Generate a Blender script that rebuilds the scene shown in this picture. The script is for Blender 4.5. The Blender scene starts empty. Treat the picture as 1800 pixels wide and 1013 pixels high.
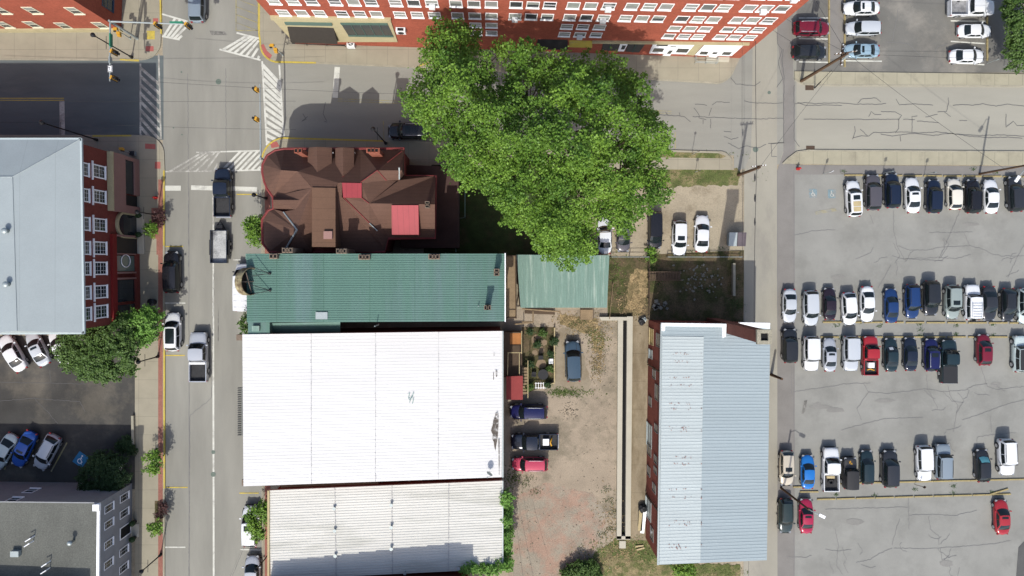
import bpy, math, random
import numpy as np
from mathutils import Vector, Matrix
random.seed(7); RNG = np.random.default_rng(7)
SC = bpy.context.scene
COL = SC.collection

# ---------------------------------------------------------------- camera, sky, sun, exposure
H, S, U0, V0 = 86.0, 14.0, 868.0, 465.0            # drone height (m), pixels per metre on the ground, pixel under the drone
cd = bpy.data.cameras.new("camera"); cam = bpy.data.objects.new("camera", cd); COL.objects.link(cam)
cam.location = (0, 0, H); cam.rotation_euler = (0, 0, 0)
cd.sensor_width = 36.0; cd.lens = H * S / 1800 * 36.0
cd.shift_x = (900 - U0) / 1800; cd.shift_y = -(506.5 - V0) / 1800
cd.clip_end = 2000
SC.camera = cam
SUN = Vector((0.16, 0.95, -1.0)).normalized()
EL = math.asin(-SUN.z)
w = bpy.data.worlds.new("World"); SC.world = w; w.use_nodes = True
nt = w.node_tree; bg = nt.nodes["Background"]; bg.inputs[1].default_value = 0.135
sky = nt.nodes.new("ShaderNodeTexSky"); sky.sky_type = 'NISHITA'; sky.sun_disc = False
sky.sun_elevation = EL; sky.sun_rotation = math.atan2(-SUN.x, -SUN.y)
sky.air_density = 0.8; sky.dust_density = 2.2; sky.ozone_density = 0.6
nt.links.new(sky.outputs[0], bg.inputs[0])
sl = bpy.data.lights.new("sun", 'SUN'); sl.energy = 2.6; sl.angle = math.radians(0.5); sl.color = (1.0, 0.975, 0.925)
so = bpy.data.objects.new("sun", sl); COL.objects.link(so); so.location = (0, -60, 120)
so.rotation_euler = SUN.to_track_quat('-Z', 'Y').to_euler()
SC.view_settings.view_transform = 'Standard'; SC.view_settings.look = 'None'
SC.view_settings.exposure = 0.84; SC.view_settings.gamma = 1.0
SC.cycles.max_bounces = 6

# ---------------------------------------------------------------- helpers
def P(u, v, z=0.0):                                  # the point at height z seen at pixel (u, v)
    k = (H - z) / H / S
    return Vector(((u - U0) * k, (V0 - v) * k, z))
def G(pts): return [P(u, v).xy for u, v in pts]
def lerp(a, b, t): return a + (b - a) * t
FAC = 1.75
def s2l(c):
    c = c / 255.0
    return c / 12.92 if c <= .04045 else ((c + .055) / 1.055) ** 2.4
def A(r, g, b, f=None):                              # sunlit sRGB look -> base colour
    f = f or FAC
    return tuple(min(.82, s2l(x) / f * k) for x, k in zip((r, g, b), (1.0, 1.015, .945)))
WL = {}
def tag(o, label=None, cat=None, group=None, kind=None):
    if label: o["label"] = label
    if cat: o["category"] = cat
    if group: o["group"] = group
    if kind: o["kind"] = kind
    return o
def root(name, label, cat, loc=(0, 0, 0), group=None, rz=0):
    o = bpy.data.objects.new(name, None); COL.objects.link(o); o.empty_display_size = .3
    o.location = loc; o.rotation_euler = (0, 0, rz)
    WL[o.name] = Vector(loc)
    return tag(o, label, cat, group)

class MB:
    def __init__(s): s.v = []; s.f = []; s.m = []
    def add(s, vs, fs, m=0):
        n = len(s.v); s.v += [tuple(x) for x in vs]
        s.f += [tuple(i + n for i in f) for f in fs]; s.m += [m] * len(fs); return s
    def poly(s, pts, m=0): return s.add(pts, [tuple(range(len(pts)))], m)
    def flat(s, xy, z, m=0): return s.poly([(p[0], p[1], z) for p in ccw(xy)], m)
    def prism(s, xy, z0, z1, m=0, top=True, mt=None):
        xy = ccw(xy); n = len(xy)
        vs = [(p[0], p[1], z0) for p in xy] + [(p[0], p[1], z1) for p in xy]
        s.add(vs, [(i, (i + 1) % n, n + (i + 1) % n, n + i) for i in range(n)], m)
        if top: s.poly([(p[0], p[1], z1) for p in xy], m if mt is None else mt)
        return s
    def box(s, c, d, rz=0, m=0, M=None):
        x, y, z = d[0] / 2, d[1] / 2, d[2] / 2
        vs = [Vector((a * x, b * y, e * z)) for e in (-1, 1) for a, b in ((-1, -1), (1, -1), (1, 1), (-1, 1))]
        R = M if M is not None else Matrix.Rotation(rz, 3, 'Z')
        vs = [R @ q + Vector(c) for q in vs]
        return s.add(vs, [(3, 2, 1, 0), (4, 5, 6, 7), (0, 1, 5, 4), (1, 2, 6, 5), (2, 3, 7, 6), (3, 0, 4, 7)], m)
    def tube(s, pts, r, n=8, m=0, cap=True):
        pts = [Vector(p) for p in pts]
        rs = r if isinstance(r, (list, tuple)) else [r] * len(pts)
        rings = []; up = None
        for i, p in enumerate(pts):
            d = (pts[min(i + 1, len(pts) - 1)] - pts[max(i - 1, 0)]).normalized()
            a = d.orthogonal().normalized() if up is None else (up - d * up.dot(d)).normalized()
            up = a; b = d.cross(a)
            rings.append([p + (a * math.cos(2 * math.pi * k / n) + b * math.sin(2 * math.pi * k / n)) * rs[i] for k in range(n)])
        vs = [q for rg in rings for q in rg]; fs = []
        for i in range(len(pts) - 1):
            for k in range(n):
                fs.append((i * n + k, i * n + (k + 1) % n, (i + 1) * n + (k + 1) % n, (i + 1) * n + k))
        if cap: fs += [tuple(range(n))[::-1], tuple((len(pts) - 1) * n + k for k in range(n))]
        return s.add(vs, fs, m)
    def ribbon(s, pts, wd, z, m=0):
        pts = [Vector(p[:2]) for p in pts]; L = []; R_ = []
        for i, p in enumerate(pts):
            d = (pts[min(i + 1, len(pts) - 1)] - pts[max(i - 1, 0)])
            if d.length < 1e-6: d = Vector((1, 0))
            d.normalize(); nn = Vector((-d.y, d.x)) * wd / 2
            L.append((p.x + nn.x, p.y + nn.y, z)); R_.append((p.x - nn.x, p.y - nn.y, z))
        n = len(pts)
        return s.add(L + R_, [(n + i, n + i + 1, i + 1, i) for i in range(n - 1)], m)
    def kerb(s, pts, wd, z0, z1, m=0):
        for i in range(len(pts) - 1):
            a, b = Vector(pts[i]), Vector(pts[i + 1]); d = b - a
            if d.length < 1e-4: continue
            s.box(((a.x + b.x) / 2, (a.y + b.y) / 2, (z0 + z1) / 2), (d.length + .02, wd, z1 - z0), math.atan2(d.y, d.x), m)
        return s
    def sphere(s, c, r, n=10, m=0, sz=1.0):
        vs = []; fs = []
        for i in range(n // 2 + 1):
            t = math.pi * i / (n // 2)
            for k in range(n):
                p = 2 * math.pi * k / n
                vs.append((c[0] + r * math.sin(t) * math.cos(p), c[1] + r * math.sin(t) * math.sin(p), c[2] + r * sz * math.cos(t)))
        for i in range(n // 2):
            for k in range(n):
                fs.append((i * n + k, (i + 1) * n + k, (i + 1) * n + (k + 1) % n, i * n + (k + 1) % n))
        return s.add(vs, fs, m)
    def mesh(s, name, smooth=False):
        me = bpy.data.meshes.new(name); me.from_pydata(s.v, [], s.f)
        if any(s.m): me.polygons.foreach_set("material_index", s.m)
        if smooth: me.polygons.foreach_set("use_smooth", [True] * len(me.polygons))
        me.update(); return me
    def build(s, name, mats, parent=None, smooth=False):
        if parent is not None:
            off = WL[parent.name]
            s.v = [(x - off.x, y - off.y, z - off.z) for x, y, z in s.v]
        me = s.mesh(name, smooth)
        for mm in (mats if isinstance(mats, (list, tuple)) else [mats]): me.materials.append(mm)
        o = bpy.data.objects.new(name, me); COL.objects.link(o)
        if parent is not None: o.parent = parent; WL[o.name] = WL[parent.name]
        else: WL[o.name] = Vector((0, 0, 0))
        return o
def ccw(xy):
    a = sum(xy[i][0] * xy[(i + 1) % len(xy)][1] - xy[(i + 1) % len(xy)][0] * xy[i][1] for i in range(len(xy)))
    return list(xy) if a > 0 else list(xy)[::-1]
def copy_tree(o, parent=None):
    c = o.copy(); COL.objects.link(c); c.parent = parent
    for ch in list(o.children): copy_tree(ch, c)
    return c
def arc(cu, cv, r, a0, a1, n=8):
    return [(cu + r * math.cos(math.radians(lerp(a0, a1, i / n))), cv + r * math.sin(math.radians(lerp(a0, a1, i / n)))) for i in range(n + 1)]

# ---------------------------------------------------------------- materials
def M(name, col, rough=.85, var=.18, sc=.6, fine=14, fvar=.12, spec=.25, metal=0, coat=0, bump=0, col2=None, stretch=(1, 1, 1), patch=.5):
    m = bpy.data.materials.new(name); m.use_nodes = True; t = m.node_tree; b = t.nodes["Principled BSDF"]
    b.inputs["Roughness"].default_value = rough; b.inputs["Metallic"].default_value = metal
    b.inputs["Specular IOR Level"].default_value = spec; b.inputs["Coat Weight"].default_value = coat
    b.inputs["Coat Roughness"].default_value = .08
    if var == 0 and fvar == 0:
        b.inputs["Base Color"].default_value = (*col, 1); return m
    geo = t.nodes.new("ShaderNodeNewGeometry")
    mp = t.nodes.new("ShaderNodeMapping"); mp.inputs["Scale"].default_value = stretch
    t.links.new(geo.outputs["Position"], mp.inputs[0])
    n1 = t.nodes.new("ShaderNodeTexNoise"); n1.inputs["Scale"].default_value = sc; n1.inputs["Detail"].default_value = 6; n1.inputs["Roughness"].default_value = .62
    n2 = t.nodes.new("ShaderNodeTexNoise"); n2.inputs["Scale"].default_value = fine; n2.inputs["Detail"].default_value = 3
    t.links.new(mp.outputs[0], n1.inputs[0]); t.links.new(geo.outputs["Position"], n2.inputs[0])
    r1 = t.nodes.new("ShaderNodeMapRange"); r1.inputs[1].default_value = .3; r1.inputs[2].default_value = .7
    r1.inputs[3].default_value = 1 - var; r1.inputs[4].default_value = 1 + var
    t.links.new(n1.outputs[0], r1.inputs[0])
    r2 = t.nodes.new("ShaderNodeMapRange"); r2.inputs[1].default_value = .3; r2.inputs[2].default_value = .7
    r2.inputs[3].default_value = 1 - fvar; r2.inputs[4].default_value = 1 + fvar
    t.links.new(n2.outputs[0], r2.inputs[0])
    mu = t.nodes.new("ShaderNodeMath"); mu.operation = 'MULTIPLY'
    t.links.new(r1.outputs[0], mu.inputs[0]); t.links.new(r2.outputs[0], mu.inputs[1])
    vm = t.nodes.new("ShaderNodeVectorMath"); vm.operation = 'SCALE'
    if col2 is not None:
        n3 = t.nodes.new("ShaderNodeTexNoise"); n3.inputs["Scale"].default_value = sc * .7; n3.inputs["Detail"].default_value = 8; n3.inputs["Roughness"].default_value = .7
        mp2 = t.nodes.new("ShaderNodeMapping"); mp2.inputs["Location"].default_value = (31, 17, 5); mp2.inputs["Scale"].default_value = stretch
        t.links.new(geo.outputs["Position"], mp2.inputs[0]); t.links.new(mp2.outputs[0], n3.inputs[0])
        rr = t.nodes.new("ShaderNodeMapRange"); rr.inputs[1].default_value = patch - .07; rr.inputs[2].default_value = patch + .07
        t.links.new(n3.outputs[0], rr.inputs[0])
        mx = t.nodes.new("ShaderNodeMix"); mx.data_type = 'RGBA'
        mx.inputs["A"].default_value = (*col, 1); mx.inputs["B"].default_value = (*col2, 1)
        t.links.new(rr.outputs[0], mx.inputs["Factor"]); t.links.new(mx.outputs["Result"], vm.inputs[0])
    else: vm.inputs[0].default_value = col
    t.links.new(mu.outputs[0], vm.inputs["Scale"]); t.links.new(vm.outputs[0], b.inputs["Base Color"])
    if bump:
        bp = t.nodes.new("ShaderNodeBump"); bp.inputs["Strength"].default_value = bump; bp.inputs["Distance"].default_value = .05
        t.links.new(n2.outputs[0], bp.inputs["Height"]); t.links.new(bp.outputs[0], b.inputs["Normal"])
    return m
def plain(name, col, rough=.6, metal=0, spec=.3, coat=0): return M(name, col, rough, 0, fvar=0, metal=metal, spec=spec, coat=coat)
def linesmat(m, period, axis, width=.02, dark=.6, off=0.0):       # darker joint lines every `period` metres along an axis
    t = m.node_tree; b = t.nodes["Principled BSDF"]
    src = b.inputs["Base Color"].links[0].from_socket
    geo = t.nodes.new("ShaderNodeNewGeometry"); sp = t.nodes.new("ShaderNodeSeparateXYZ"); t.links.new(geo.outputs["Position"], sp.inputs[0])
    def line(ax, per, o):
        a = t.nodes.new("ShaderNodeMath"); a.operation = 'MULTIPLY_ADD'; a.inputs[1].default_value = 1 / per; a.inputs[2].default_value = o
        t.links.new(sp.outputs[ax], a.inputs[0])
        f = t.nodes.new("ShaderNodeMath"); f.operation = 'FRACT'; t.links.new(a.outputs[0], f.inputs[0])
        c = t.nodes.new("ShaderNodeMath"); c.operation = 'LESS_THAN'; c.inputs[1].default_value = width / per; t.links.new(f.outputs[0], c.inputs[0])
        return c.outputs[0]
    axs = axis if isinstance(axis, (list, tuple)) else [(axis, period, off)]
    cur = None
    for ax, per, o in axs:
        l = line(ax, per, o)
        if cur is None: cur = l
        else:
            mxn = t.nodes.new("ShaderNodeMath"); mxn.operation = 'MAXIMUM'; t.links.new(cur, mxn.inputs[0]); t.links.new(l, mxn.inputs[1]); cur = mxn.outputs[0]
    mr = t.nodes.new("ShaderNodeMapRange"); mr.inputs[3].default_value = 1; mr.inputs[4].default_value = dark; t.links.new(cur, mr.inputs[0])
    vm = t.nodes.new("ShaderNodeVectorMath"); vm.operation = 'SCALE'
    t.links.new(src, vm.inputs[0]); t.links.new(mr.outputs[0], vm.inputs["Scale"]); t.links.new(vm.outputs[0], b.inputs["Base Color"])
    return m
def brickmat(name, col, sc=1.0, mortar=.75, var=.12):
    m = M(name, col, .9, var, .5, 3, .1)
    t = m.node_tree; b = t.nodes["Principled BSDF"]; src = b.inputs["Base Color"].links[0].from_socket
    geo = t.nodes.new("ShaderNodeNewGeometry"); sp = t.nodes.new("ShaderNodeSeparateXYZ"); t.links.new(geo.outputs["Position"], sp.inputs[0])
    ad = t.nodes.new("ShaderNodeMath"); ad.operation = 'ADD'; t.links.new(sp.outputs[0], ad.inputs[0]); t.links.new(sp.outputs[1], ad.inputs[1])
    cb = t.nodes.new("ShaderNodeCombineXYZ"); t.links.new(ad.outputs[0], cb.inputs[0]); t.links.new(sp.outputs[2], cb.inputs[1])
    bt = t.nodes.new("ShaderNodeTexBrick"); bt.inputs["Scale"].default_value = 3.2 * sc; bt.inputs["Mortar Size"].default_value = .03
    bt.inputs["Color1"].default_value = (1, 1, 1, 1); bt.inputs["Color2"].default_value = (.78, .76, .76, 1); bt.inputs["Mortar"].default_value = (mortar * 1.5,) * 3 + (1,)
    t.links.new(cb.outputs[0], bt.inputs[0])
    mx = t.nodes.new("ShaderNodeVectorMath"); mx.operation = 'MULTIPLY'
    t.links.new(src, mx.inputs[0]); t.links.new(bt.outputs[0], mx.inputs[1]); t.links.new(mx.outputs[0], b.inputs["Base Color"])
    return m

m_road = M("road asphalt", A(164, 161, 155), .92, .15, .3, 20, .08, stretch=(1, .18, 1))
m_road_ew = M("cross street asphalt", A(166, 163, 157), .92, .10, .25, 20, .07, stretch=(.2, 1, 1))
m_road_dark = M("dark street asphalt", A(114, 121, 124), .92, .2, .25, 20, .08, stretch=(.25, 1, 1), col2=A(134, 138, 138), patch=.6)  # darker, bluer base than the other streets
m_alley = M("old concrete", A(180, 174, 163), .92, .08, .3, 18, .06, stretch=(1, .4, 1), col2=A(168, 162, 154), patch=.58)
m_strip = M("patched asphalt", A(150, 145, 143), .92, .10, .4, 16, .07)
m_beige = M("weathered street concrete", A(181, 176, 166), .92, .07, .3, 18, .05, stretch=(.25, 1, 1))
m_lot = M("parking asphalt", A(165, 163, 160), .92, .11, .2, 15, .07, col2=A(153, 151, 148), patch=.55)
m_lot_ne = M("old parking asphalt", A(132, 129, 126), .92, .16, .2, 15, .10, col2=A(156, 150, 144), patch=.56)
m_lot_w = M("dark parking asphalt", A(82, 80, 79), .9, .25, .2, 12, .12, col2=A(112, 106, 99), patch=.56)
m_walk = linesmat(M("pavement concrete", A(180, 171, 154), .92, .08, .5, 15, .05), 0, [(0, 2.6, .13), (1, 2.3, .3)], .05, .74)
m_walk_far = linesmat(M("far pavement concrete", A(188, 180, 160), .92, .08, .5, 15, .05, col2=A(172, 164, 146), patch=.6), 0, [(0, 1.75, .13)], .06, .72)
m_kerb = M("kerb stone", A(182, 174, 158), .9, .14, .8, 12, .1)
m_yellow = M("yellow road paint", A(222, 196, 92), .8, .12, 1.2, 12, .15, col2=A(196, 180, 120), patch=.6)
m_yellow_worn = M("worn yellow paint", A(188, 176, 120), .85, .15, 1.5, 12, .2, col2=A(168, 160, 140), patch=.5)
m_white = M("white road paint", A(238, 236, 230), .8, .06, 1.5, 10, .08, col2=A(200, 197, 192), patch=.58)
m_white_worn = M("worn white paint", A(214, 211, 206), .85, .12, 1.3, 8, .15, col2=A(172, 168, 164), patch=.5)
m_brickpave = M("brick paving", A(172, 116, 104), .9, .12, 1, 8, .2)
m_tactile = M("tactile paving", A(196, 112, 106), .85, .1, 1, 14, .15)
m_gravel = M("gravel", A(184, 167, 150), .95, .13, .35, 9, .15, col2=A(152, 140, 124), patch=.55, bump=.4)
m_redgravel = M("reddish gravel", A(184, 153, 137), .95, .13, .5, 7, .18, col2=A(174, 162, 148), patch=.50, bump=.4)
m_dirtlot = M("dusty lot", A(188, 174, 154), .95, .12, .4, 6, .14, col2=A(166, 152, 132), patch=.57)
m_dirt = M("bare earth", A(116, 100, 78), .95, .3, .8, 6, .3, col2=A(84, 84, 52), patch=.5)
m_straw = M("dry straw", A(186, 160, 122), .95, .25, 1.6, 9, .4, col2=A(140, 124, 92), patch=.5)
m_grass = M("lawn grass", A(104, 112, 66), .95, .28, .8, 9, .4, col2=A(152, 138, 104), patch=.53)
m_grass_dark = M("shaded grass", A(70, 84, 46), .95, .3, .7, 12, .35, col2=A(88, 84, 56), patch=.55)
m_crack = plain("crack sealant", (.095, .094, .092), .8)
m_crack_thin = plain("open crack", (.145, .142, .138), .9)
m_weed = M("pavement weeds", A(118, 128, 66), .95, .3, 2, 12, .4)
m_iron = M("cast iron", A(96, 78, 66), .7, .2, 3, 20, .2)
m_greeniron = M("painted iron cover", A(120, 132, 124), .7, .15, 3, 20, .2)
m_blackmetal = plain("black painted metal", (.012, .012, .013), .45)
m_steel = M("galvanised steel", A(196, 204, 208), .45, .06, 1, 9, .05, metal=.35)
m_pole_wood = M("weathered pole timber", A(108, 84, 66), .9, .2, 2, 14, .2, stretch=(1, 1, .2))
m_wire = plain("cable rubber", (.025, .025, .026), .6)
m_whitepaint = M("white paint", (.78, .78, .77), .6, .04, 1, 8, .04)
m_sigyellow = plain("signal yellow", A(236, 176, 60), .5)
m_signgreen = plain("sign green", (.01, .16, .09), .5)
m_blue = M("blue stencil paint", A(86, 150, 190), .8, .1, 2, 9, .15)
m_blue_worn = M("faded blue stencil", A(140, 163, 174), .85, .1, 2, 9, .15, col2=A(162, 163, 164), patch=.5)
m_red = plain("red enamel", A(206, 40, 40), .5)
m_glass = plain("window glass", (.02, .026, .03), .06, spec=.6)
m_blind = M("window blind", A(170, 172, 168), .5, .1, 3, 3, .1, spec=.5)
m_stone = M("dressed limestone", A(206, 192, 156), .9, .1, .8, 10, .08)
m_brick = brickmat("orange red brick", A(180, 96, 76), mortar=.8)
m_brick_w = brickmat("deep red brick", A(140, 70, 62))
m_brick_s = brickmat("old red brick", A(150, 80, 68))
m_greywall = M("grey painted masonry", A(172, 172, 178), .9, .08, .6, 8, .06)
m_membrane = linesmat(M("grey roof membrane", A(178, 186, 192), .7, .05, .3, 9, .04), 0, [(0, 3.3, .2)], .06, .88)
m_shingle_grey = M("grey roof shingles", A(116, 116, 112), .95, .12, .5, 7, .2, stretch=(1, .5, 1))
m_shingle = linesmat(M("brown roof shingles", A(114, 85, 74), .95, .08, .7, 9, .10), 0, [(1, .42, .1)], .07, .88)
m_deck = linesmat(M("brown rolled roofing", A(124, 94, 78), .95, .08, .6, 9, .08), 0, [(1, 1.25, .1)], .05, .75)
m_pinkmetal = linesmat(M("faded red metal roofing", A(180, 74, 82), .6, .06, .8, 9, .05), 0, [(0, .62, .3)], .05, .7)
m_pinktrim = M("faded red trim", A(150, 70, 70), .7, .08, 1, 9, .06)
m_greenroof = M("green ribbed metal", A(106, 142, 132), .5, .08, .25, 6, .05, col2=A(116, 145, 143), patch=.55, stretch=(1.6, .15, 1))
m_greenshed = M("pale green corrugated metal", A(146, 175, 165), .42, .10, 1.2, 6, .06, col2=A(196, 214, 204), patch=.60, stretch=(3, .16, 1), metal=.1)
m_whiteroof = M("white coated metal", (.545, .532, .508), .55, .05, .3, 7, .03, stretch=(.2, 1.5, 1))
m_whiteroof2 = M("weathered white coated metal", A(243, 238, 234), .6, .05, .4, 7, .05, col2=A(222, 218, 212), patch=.56, stretch=(.3, 1.6, 1))
m_roofline = plain("sheet seam", (.36, .35, .34), .8)
m_bluemetal = M("blue grey ribbed metal", A(178, 190, 199), .5, .05, .25, 6, .04, stretch=(.2, 1.5, 1))
m_bluelight = M("paler ribbed metal", A(206, 214, 219), .55, .06, .4, 6, .05, stretch=(.2, 1.5, 1))
m_rust = M("rust", A(182, 142, 136), .9, .2, 2, 9, .2)
m_stain = M("tar stain", A(108, 98, 92), .9, .3, 2, 9, .3, col2=(.45, .44, .42), patch=.56)
m_chimbrick = brickmat("grey brown chimney brick", A(150, 132, 118))
m_chimred = brickmat("orange chimney brick", A(168, 100, 82))
m_black = plain("soot and shade black", (.006, .006, .006), .9)  # flues, a door, and the painted shade under the awning and in the slot
m_wood = linesmat(M("weathered decking", A(170, 146, 118), .9, .15, .8, 10, .15), 0, [(1, .16, .1)], .03, .6)
m_woodnew = linesmat(M("orange decking", A(206, 138, 84), .85, .1, .8, 10, .1), 0, [(1, .16, .1)], .03, .65)
m_darkwood = M("dark weathered timber", A(104, 86, 72), .9, .2, .8, 10, .15)
m_concrete = M("pale concrete", A(214, 206, 192), .9, .06, .6, 12, .05)
m_concrete_brown = linesmat(M("stained concrete", A(172, 156, 134), .92, .14, .5, 9, .08, col2=A(146, 130, 108), patch=.52, stretch=(1, .4, 1)), 0, [(1, 3.5, .2)], .05, .7)
m_stop = M("wheel stop concrete", A(186, 168, 124), .9, .12, 1.5, 10, .15)
m_awning = M("black awning canvas", A(72, 66, 62), .85, .08, 2, 20, .15)
m_acmetal = plain("air conditioner casing", (.62, .63, .62), .5)
m_rose = linesmat(M("rose clapboard", A(176, 136, 130), .8, .05, .8, 9, .05), 0, [(2, .3, .1)], .03, .8)
m_maroon = M("maroon shopfront panel", A(140, 36, 36), .7, .08, .8, 9, .05)
m_dumpster = M("dumpster steel", A(150, 162, 172), .6, .1, 1, 9, .1)
m_dumplid = M("dumpster lid", A(112, 100, 108), .6, .1, 1, 9, .1)
m_plastic = plain("black plastic", (.015, .015, .016), .5)
m_boards = M("bare boards", A(210, 190, 150), .8, .1, 2, 9, .1)
m_terracotta = M("planter clay", A(150, 96, 74), .85, .1, 2, 9, .1)
m_redcanopy = M("red canopy cloth", A(168, 76, 76), .85, .05, 1, 9, .05)
m_flag = M("flagstone", A(160, 138, 116), .9, .12, 1, 9, .15)
def leafmat(name, c1, c2, trans=.3):
    m = bpy.data.materials.new(name); m.use_nodes = True; t = m.node_tree; b = t.nodes["Principled BSDF"]
    b.inputs["Roughness"].default_value = .55; b.inputs["Specular IOR Level"].default_value = .25
    at = t.nodes.new("ShaderNodeAttribute"); at.attribute_name = "tint"
    mx = t.nodes.new("ShaderNodeMix"); mx.data_type = 'RGBA'; mx.inputs["A"].default_value = (*c1, 1); mx.inputs["B"].default_value = (*c2, 1)
    t.links.new(at.outputs["Fac"], mx.inputs["Factor"]); t.links.new(mx.outputs["Result"], b.inputs["Base Color"])
    tr = t.nodes.new("ShaderNodeBsdfTranslucent"); t.links.new(mx.outputs["Result"], tr.inputs[0])
    ms = t.nodes.new("ShaderNodeMixShader"); ms.inputs[0].default_value = trans
    t.links.new(b.outputs[0], ms.inputs[1]); t.links.new(tr.outputs[0], ms.inputs[2])
    t.links.new(ms.outputs[0], t.nodes["Material Output"].inputs[0]); return m
m_leaf = leafmat("maple leaf", (.028, .084, .010), (.182, .305, .036), .18)
m_leaf_dark = leafmat("dark shrub leaf", (.046, .096, .020), (.105, .172, .040))
m_leaf_deep = leafmat("deep evergreen leaf", (.018, .042, .012), (.04, .075, .022), .15)
m_leaf_bright = leafmat("young bright leaf", (.09, .20, .03), (.17, .31, .06))
m_leaf_red = leafmat("purple leaf", (.07, .035, .035), (.12, .06, .05))
m_bark = M("tree bark", A(110, 94, 78), .95, .2, 2, 12, .25)

# ---------------------------------------------------------------- the ground and everything painted on it
def rag(px, step=5, j=2.2):                          # a ragged outline for earth, gravel and grass
    r = random.Random(len(px) * 7 + int(px[0][0])); out = []
    for a, b in zip(px, px[1:] + px[:1]):
        n = max(1, int(math.dist(a, b) / step))
        if math.dist(a, b) > 400: n = 1
        out += [(lerp(a[0], b[0], i / n) + r.uniform(-j, j), lerp(a[1], b[1], i / n) + r.uniform(-j, j)) for i in range(n)]
    return out
def struct(name, mb, mats): return tag(mb.build(name, mats), kind="structure")
def sheet(name, px, z, mat): return struct(name, MB().flat(G(px), z), mat)
struct("ground", MB().flat([(-400, -400), (400, -400), (400, 400), (-400, 400)], -.02), m_dirtlot)
sheet("main_street", [(286, -400), (472, -400), (472, 1500), (286, 1500)], .004, m_road)
sheet("west_street", [(-900, 100), (287.5, 98), (287.5, 246), (-900, 246)], .008, m_road_dark)
sheet("east_street", [(470.5, 92), (735, 104), (1120, 120), (1398, 128), (1398, 272), (1130, 275), (470.5, 262)], .008, m_road_ew)
sheet("alley_mouth", [(1290, -400), (1400, -400), (1400, 285), (1290, 300)], .006, m_road_ew)
sheet("alley", [(1308, 300), (1320, 268), (1322, 200), (1326, -400), (1366, -400), (1366, 300), (1378, 262), (1367, 1500), (1306, 1500)], .012, m_alley)
sheet("alley_patch", [(1366, -400), (1392, -400), (1394, 138), (1397, 145), (1397, 1500), (1367, 1500), (1366, 300), (1377, 268), (1376, 150), (1366, 60)], .016, m_strip)
sheet("far_street", [(1397.2, 140), (2600, 148), (2600, 272), (1397.2, 268)], .004, m_beige)
sheet("east_parking_lot", [(1395, 300), (1404, 292), (2600, 296), (2600, 1500), (1395, 1500)], .004, m_lot)
sheet("north_parking_lot", [(1390, -400), (1780, -400), (1800, 128), (1398, 128)], .004, m_lot_ne)
sheet("north_lot_strip", [(1454, -40), (1488, -40), (1485, 100), (1456, 105)], .008, m_strip)
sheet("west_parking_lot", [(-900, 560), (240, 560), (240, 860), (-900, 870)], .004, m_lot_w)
sheet("gravel_yard", [(888, 545), (1090, 545), (1090, 1500), (888, 1500)], .004, m_gravel)
sheet("red_gravel", rag([(893, 880), (960, 850), (1040, 868), (1068, 905), (1050, 960), (1010, 1013), (990, 1200), (893, 1200)]), .008, m_redgravel)
sheet("concrete_pad", rag([(972, 600), (985, 578), (1010, 575), (1030, 640), (1038, 668), (1035, 690), (955, 690), (962, 676), (972, 668)]), .008, M("worn concrete pad", A(170, 156, 138), .92, .1, .5, 9, .08, col2=A(156, 140, 120), patch=.55))
sheet("walkway", [(1108, 555), (1142, 555), (1142, 950), (1106, 950)], .0145, m_concrete_brown)
sheet("dirt_parking", [(1010, 325), (1310, 325), (1308, 452), (1040, 452)], .0055, m_dirtlot)
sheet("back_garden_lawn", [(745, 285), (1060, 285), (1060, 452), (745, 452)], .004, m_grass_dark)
sheet("sunken_lot", [(1136, 448), (1308, 440), (1306, 600), (1136, 600)], .0100, m_dirt)
sheet("straw_yard", [(1068, 450), (1140, 450), (1140, 562), (1068, 562)], .0085, m_dirt)
sheet("straw_patch", rag([(1104, 500), (1100, 540), (1112, 556), (1128, 550), (1138, 520), (1139, 478), (1120, 472), (1108, 484)]), .012, m_straw)
sheet("straw_bank", rag([(985, 552), (1048, 562), (1062, 600), (1056, 630), (1046, 615), (1036, 590), (1000, 575), (984, 572)]), .012, m_straw)
sheet("grass_verge", rag([(1000, 296), (1294, 296), (1302, 305), (1296, 326), (1150, 330), (1000, 330)]), .008, m_grass)
sheet("yard_grass", rag([(1010, 1013), (1050, 968), (1095, 940), (1140, 945), (1160, 992), (1300, 992), (1300, 1500), (1000, 1500)]), .012, m_grass)
sheet("dry_grass", rag([(1075, 1000), (1100, 975), (1130, 985), (1150, 1013), (1090, 1030)]), .016, M("thin dry grass", A(158, 142, 108), .95, .25, 1.6, 9, .4, col2=A(110, 112, 70), patch=.5))

# raised pavements with kerbs
def pavement(name, px, mat=None, z=.13): return struct(name, MB().prism(G(px), -.05, z), mat or m_walk)
def kerb(name, px, mat, z=.145, wd=.2): return struct(name, MB().kerb(G(px), wd, 0, z), mat)
NWc = [(-900, 100), (240, 106), (255, 104)] + arc(252, 74, 30, 80, 5, 8) + [(283, 40), (281, -400)]
pavement("northwest_pavement", NWc + [(-900, -400)])
kerb("northwest_kerb", NWc, m_kerb)
kerb("northwest_yellow_kerb", [(284, 60), (283, 20), (282, -60)], m_yellow, .15)
kerb("west_street_yellow_kerb", [(212, 105.5), (245, 107)], m_yellow, .15)
SWc = [(-900, 240), (236, 239)] + arc(256, 272, 32, -85, -5, 8) + [(289, 300), (289, 1500)]
pavement("west_pavement", SWc + [(238, 1500), (238, 590), (-900, 590)])
kerb("west_kerb", SWc, m_kerb)
kerb("main_street_yellow_kerb", [(289, 300), (289, 432)], m_yellow, .15)
kerb("long_yellow_kerb", [(289.5, 600), (289.5, 858)], m_yellow, .15)
kerb("west_corner_yellow_kerb", [(164, 239.6), (232, 239)], m_yellow, .15)
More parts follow.
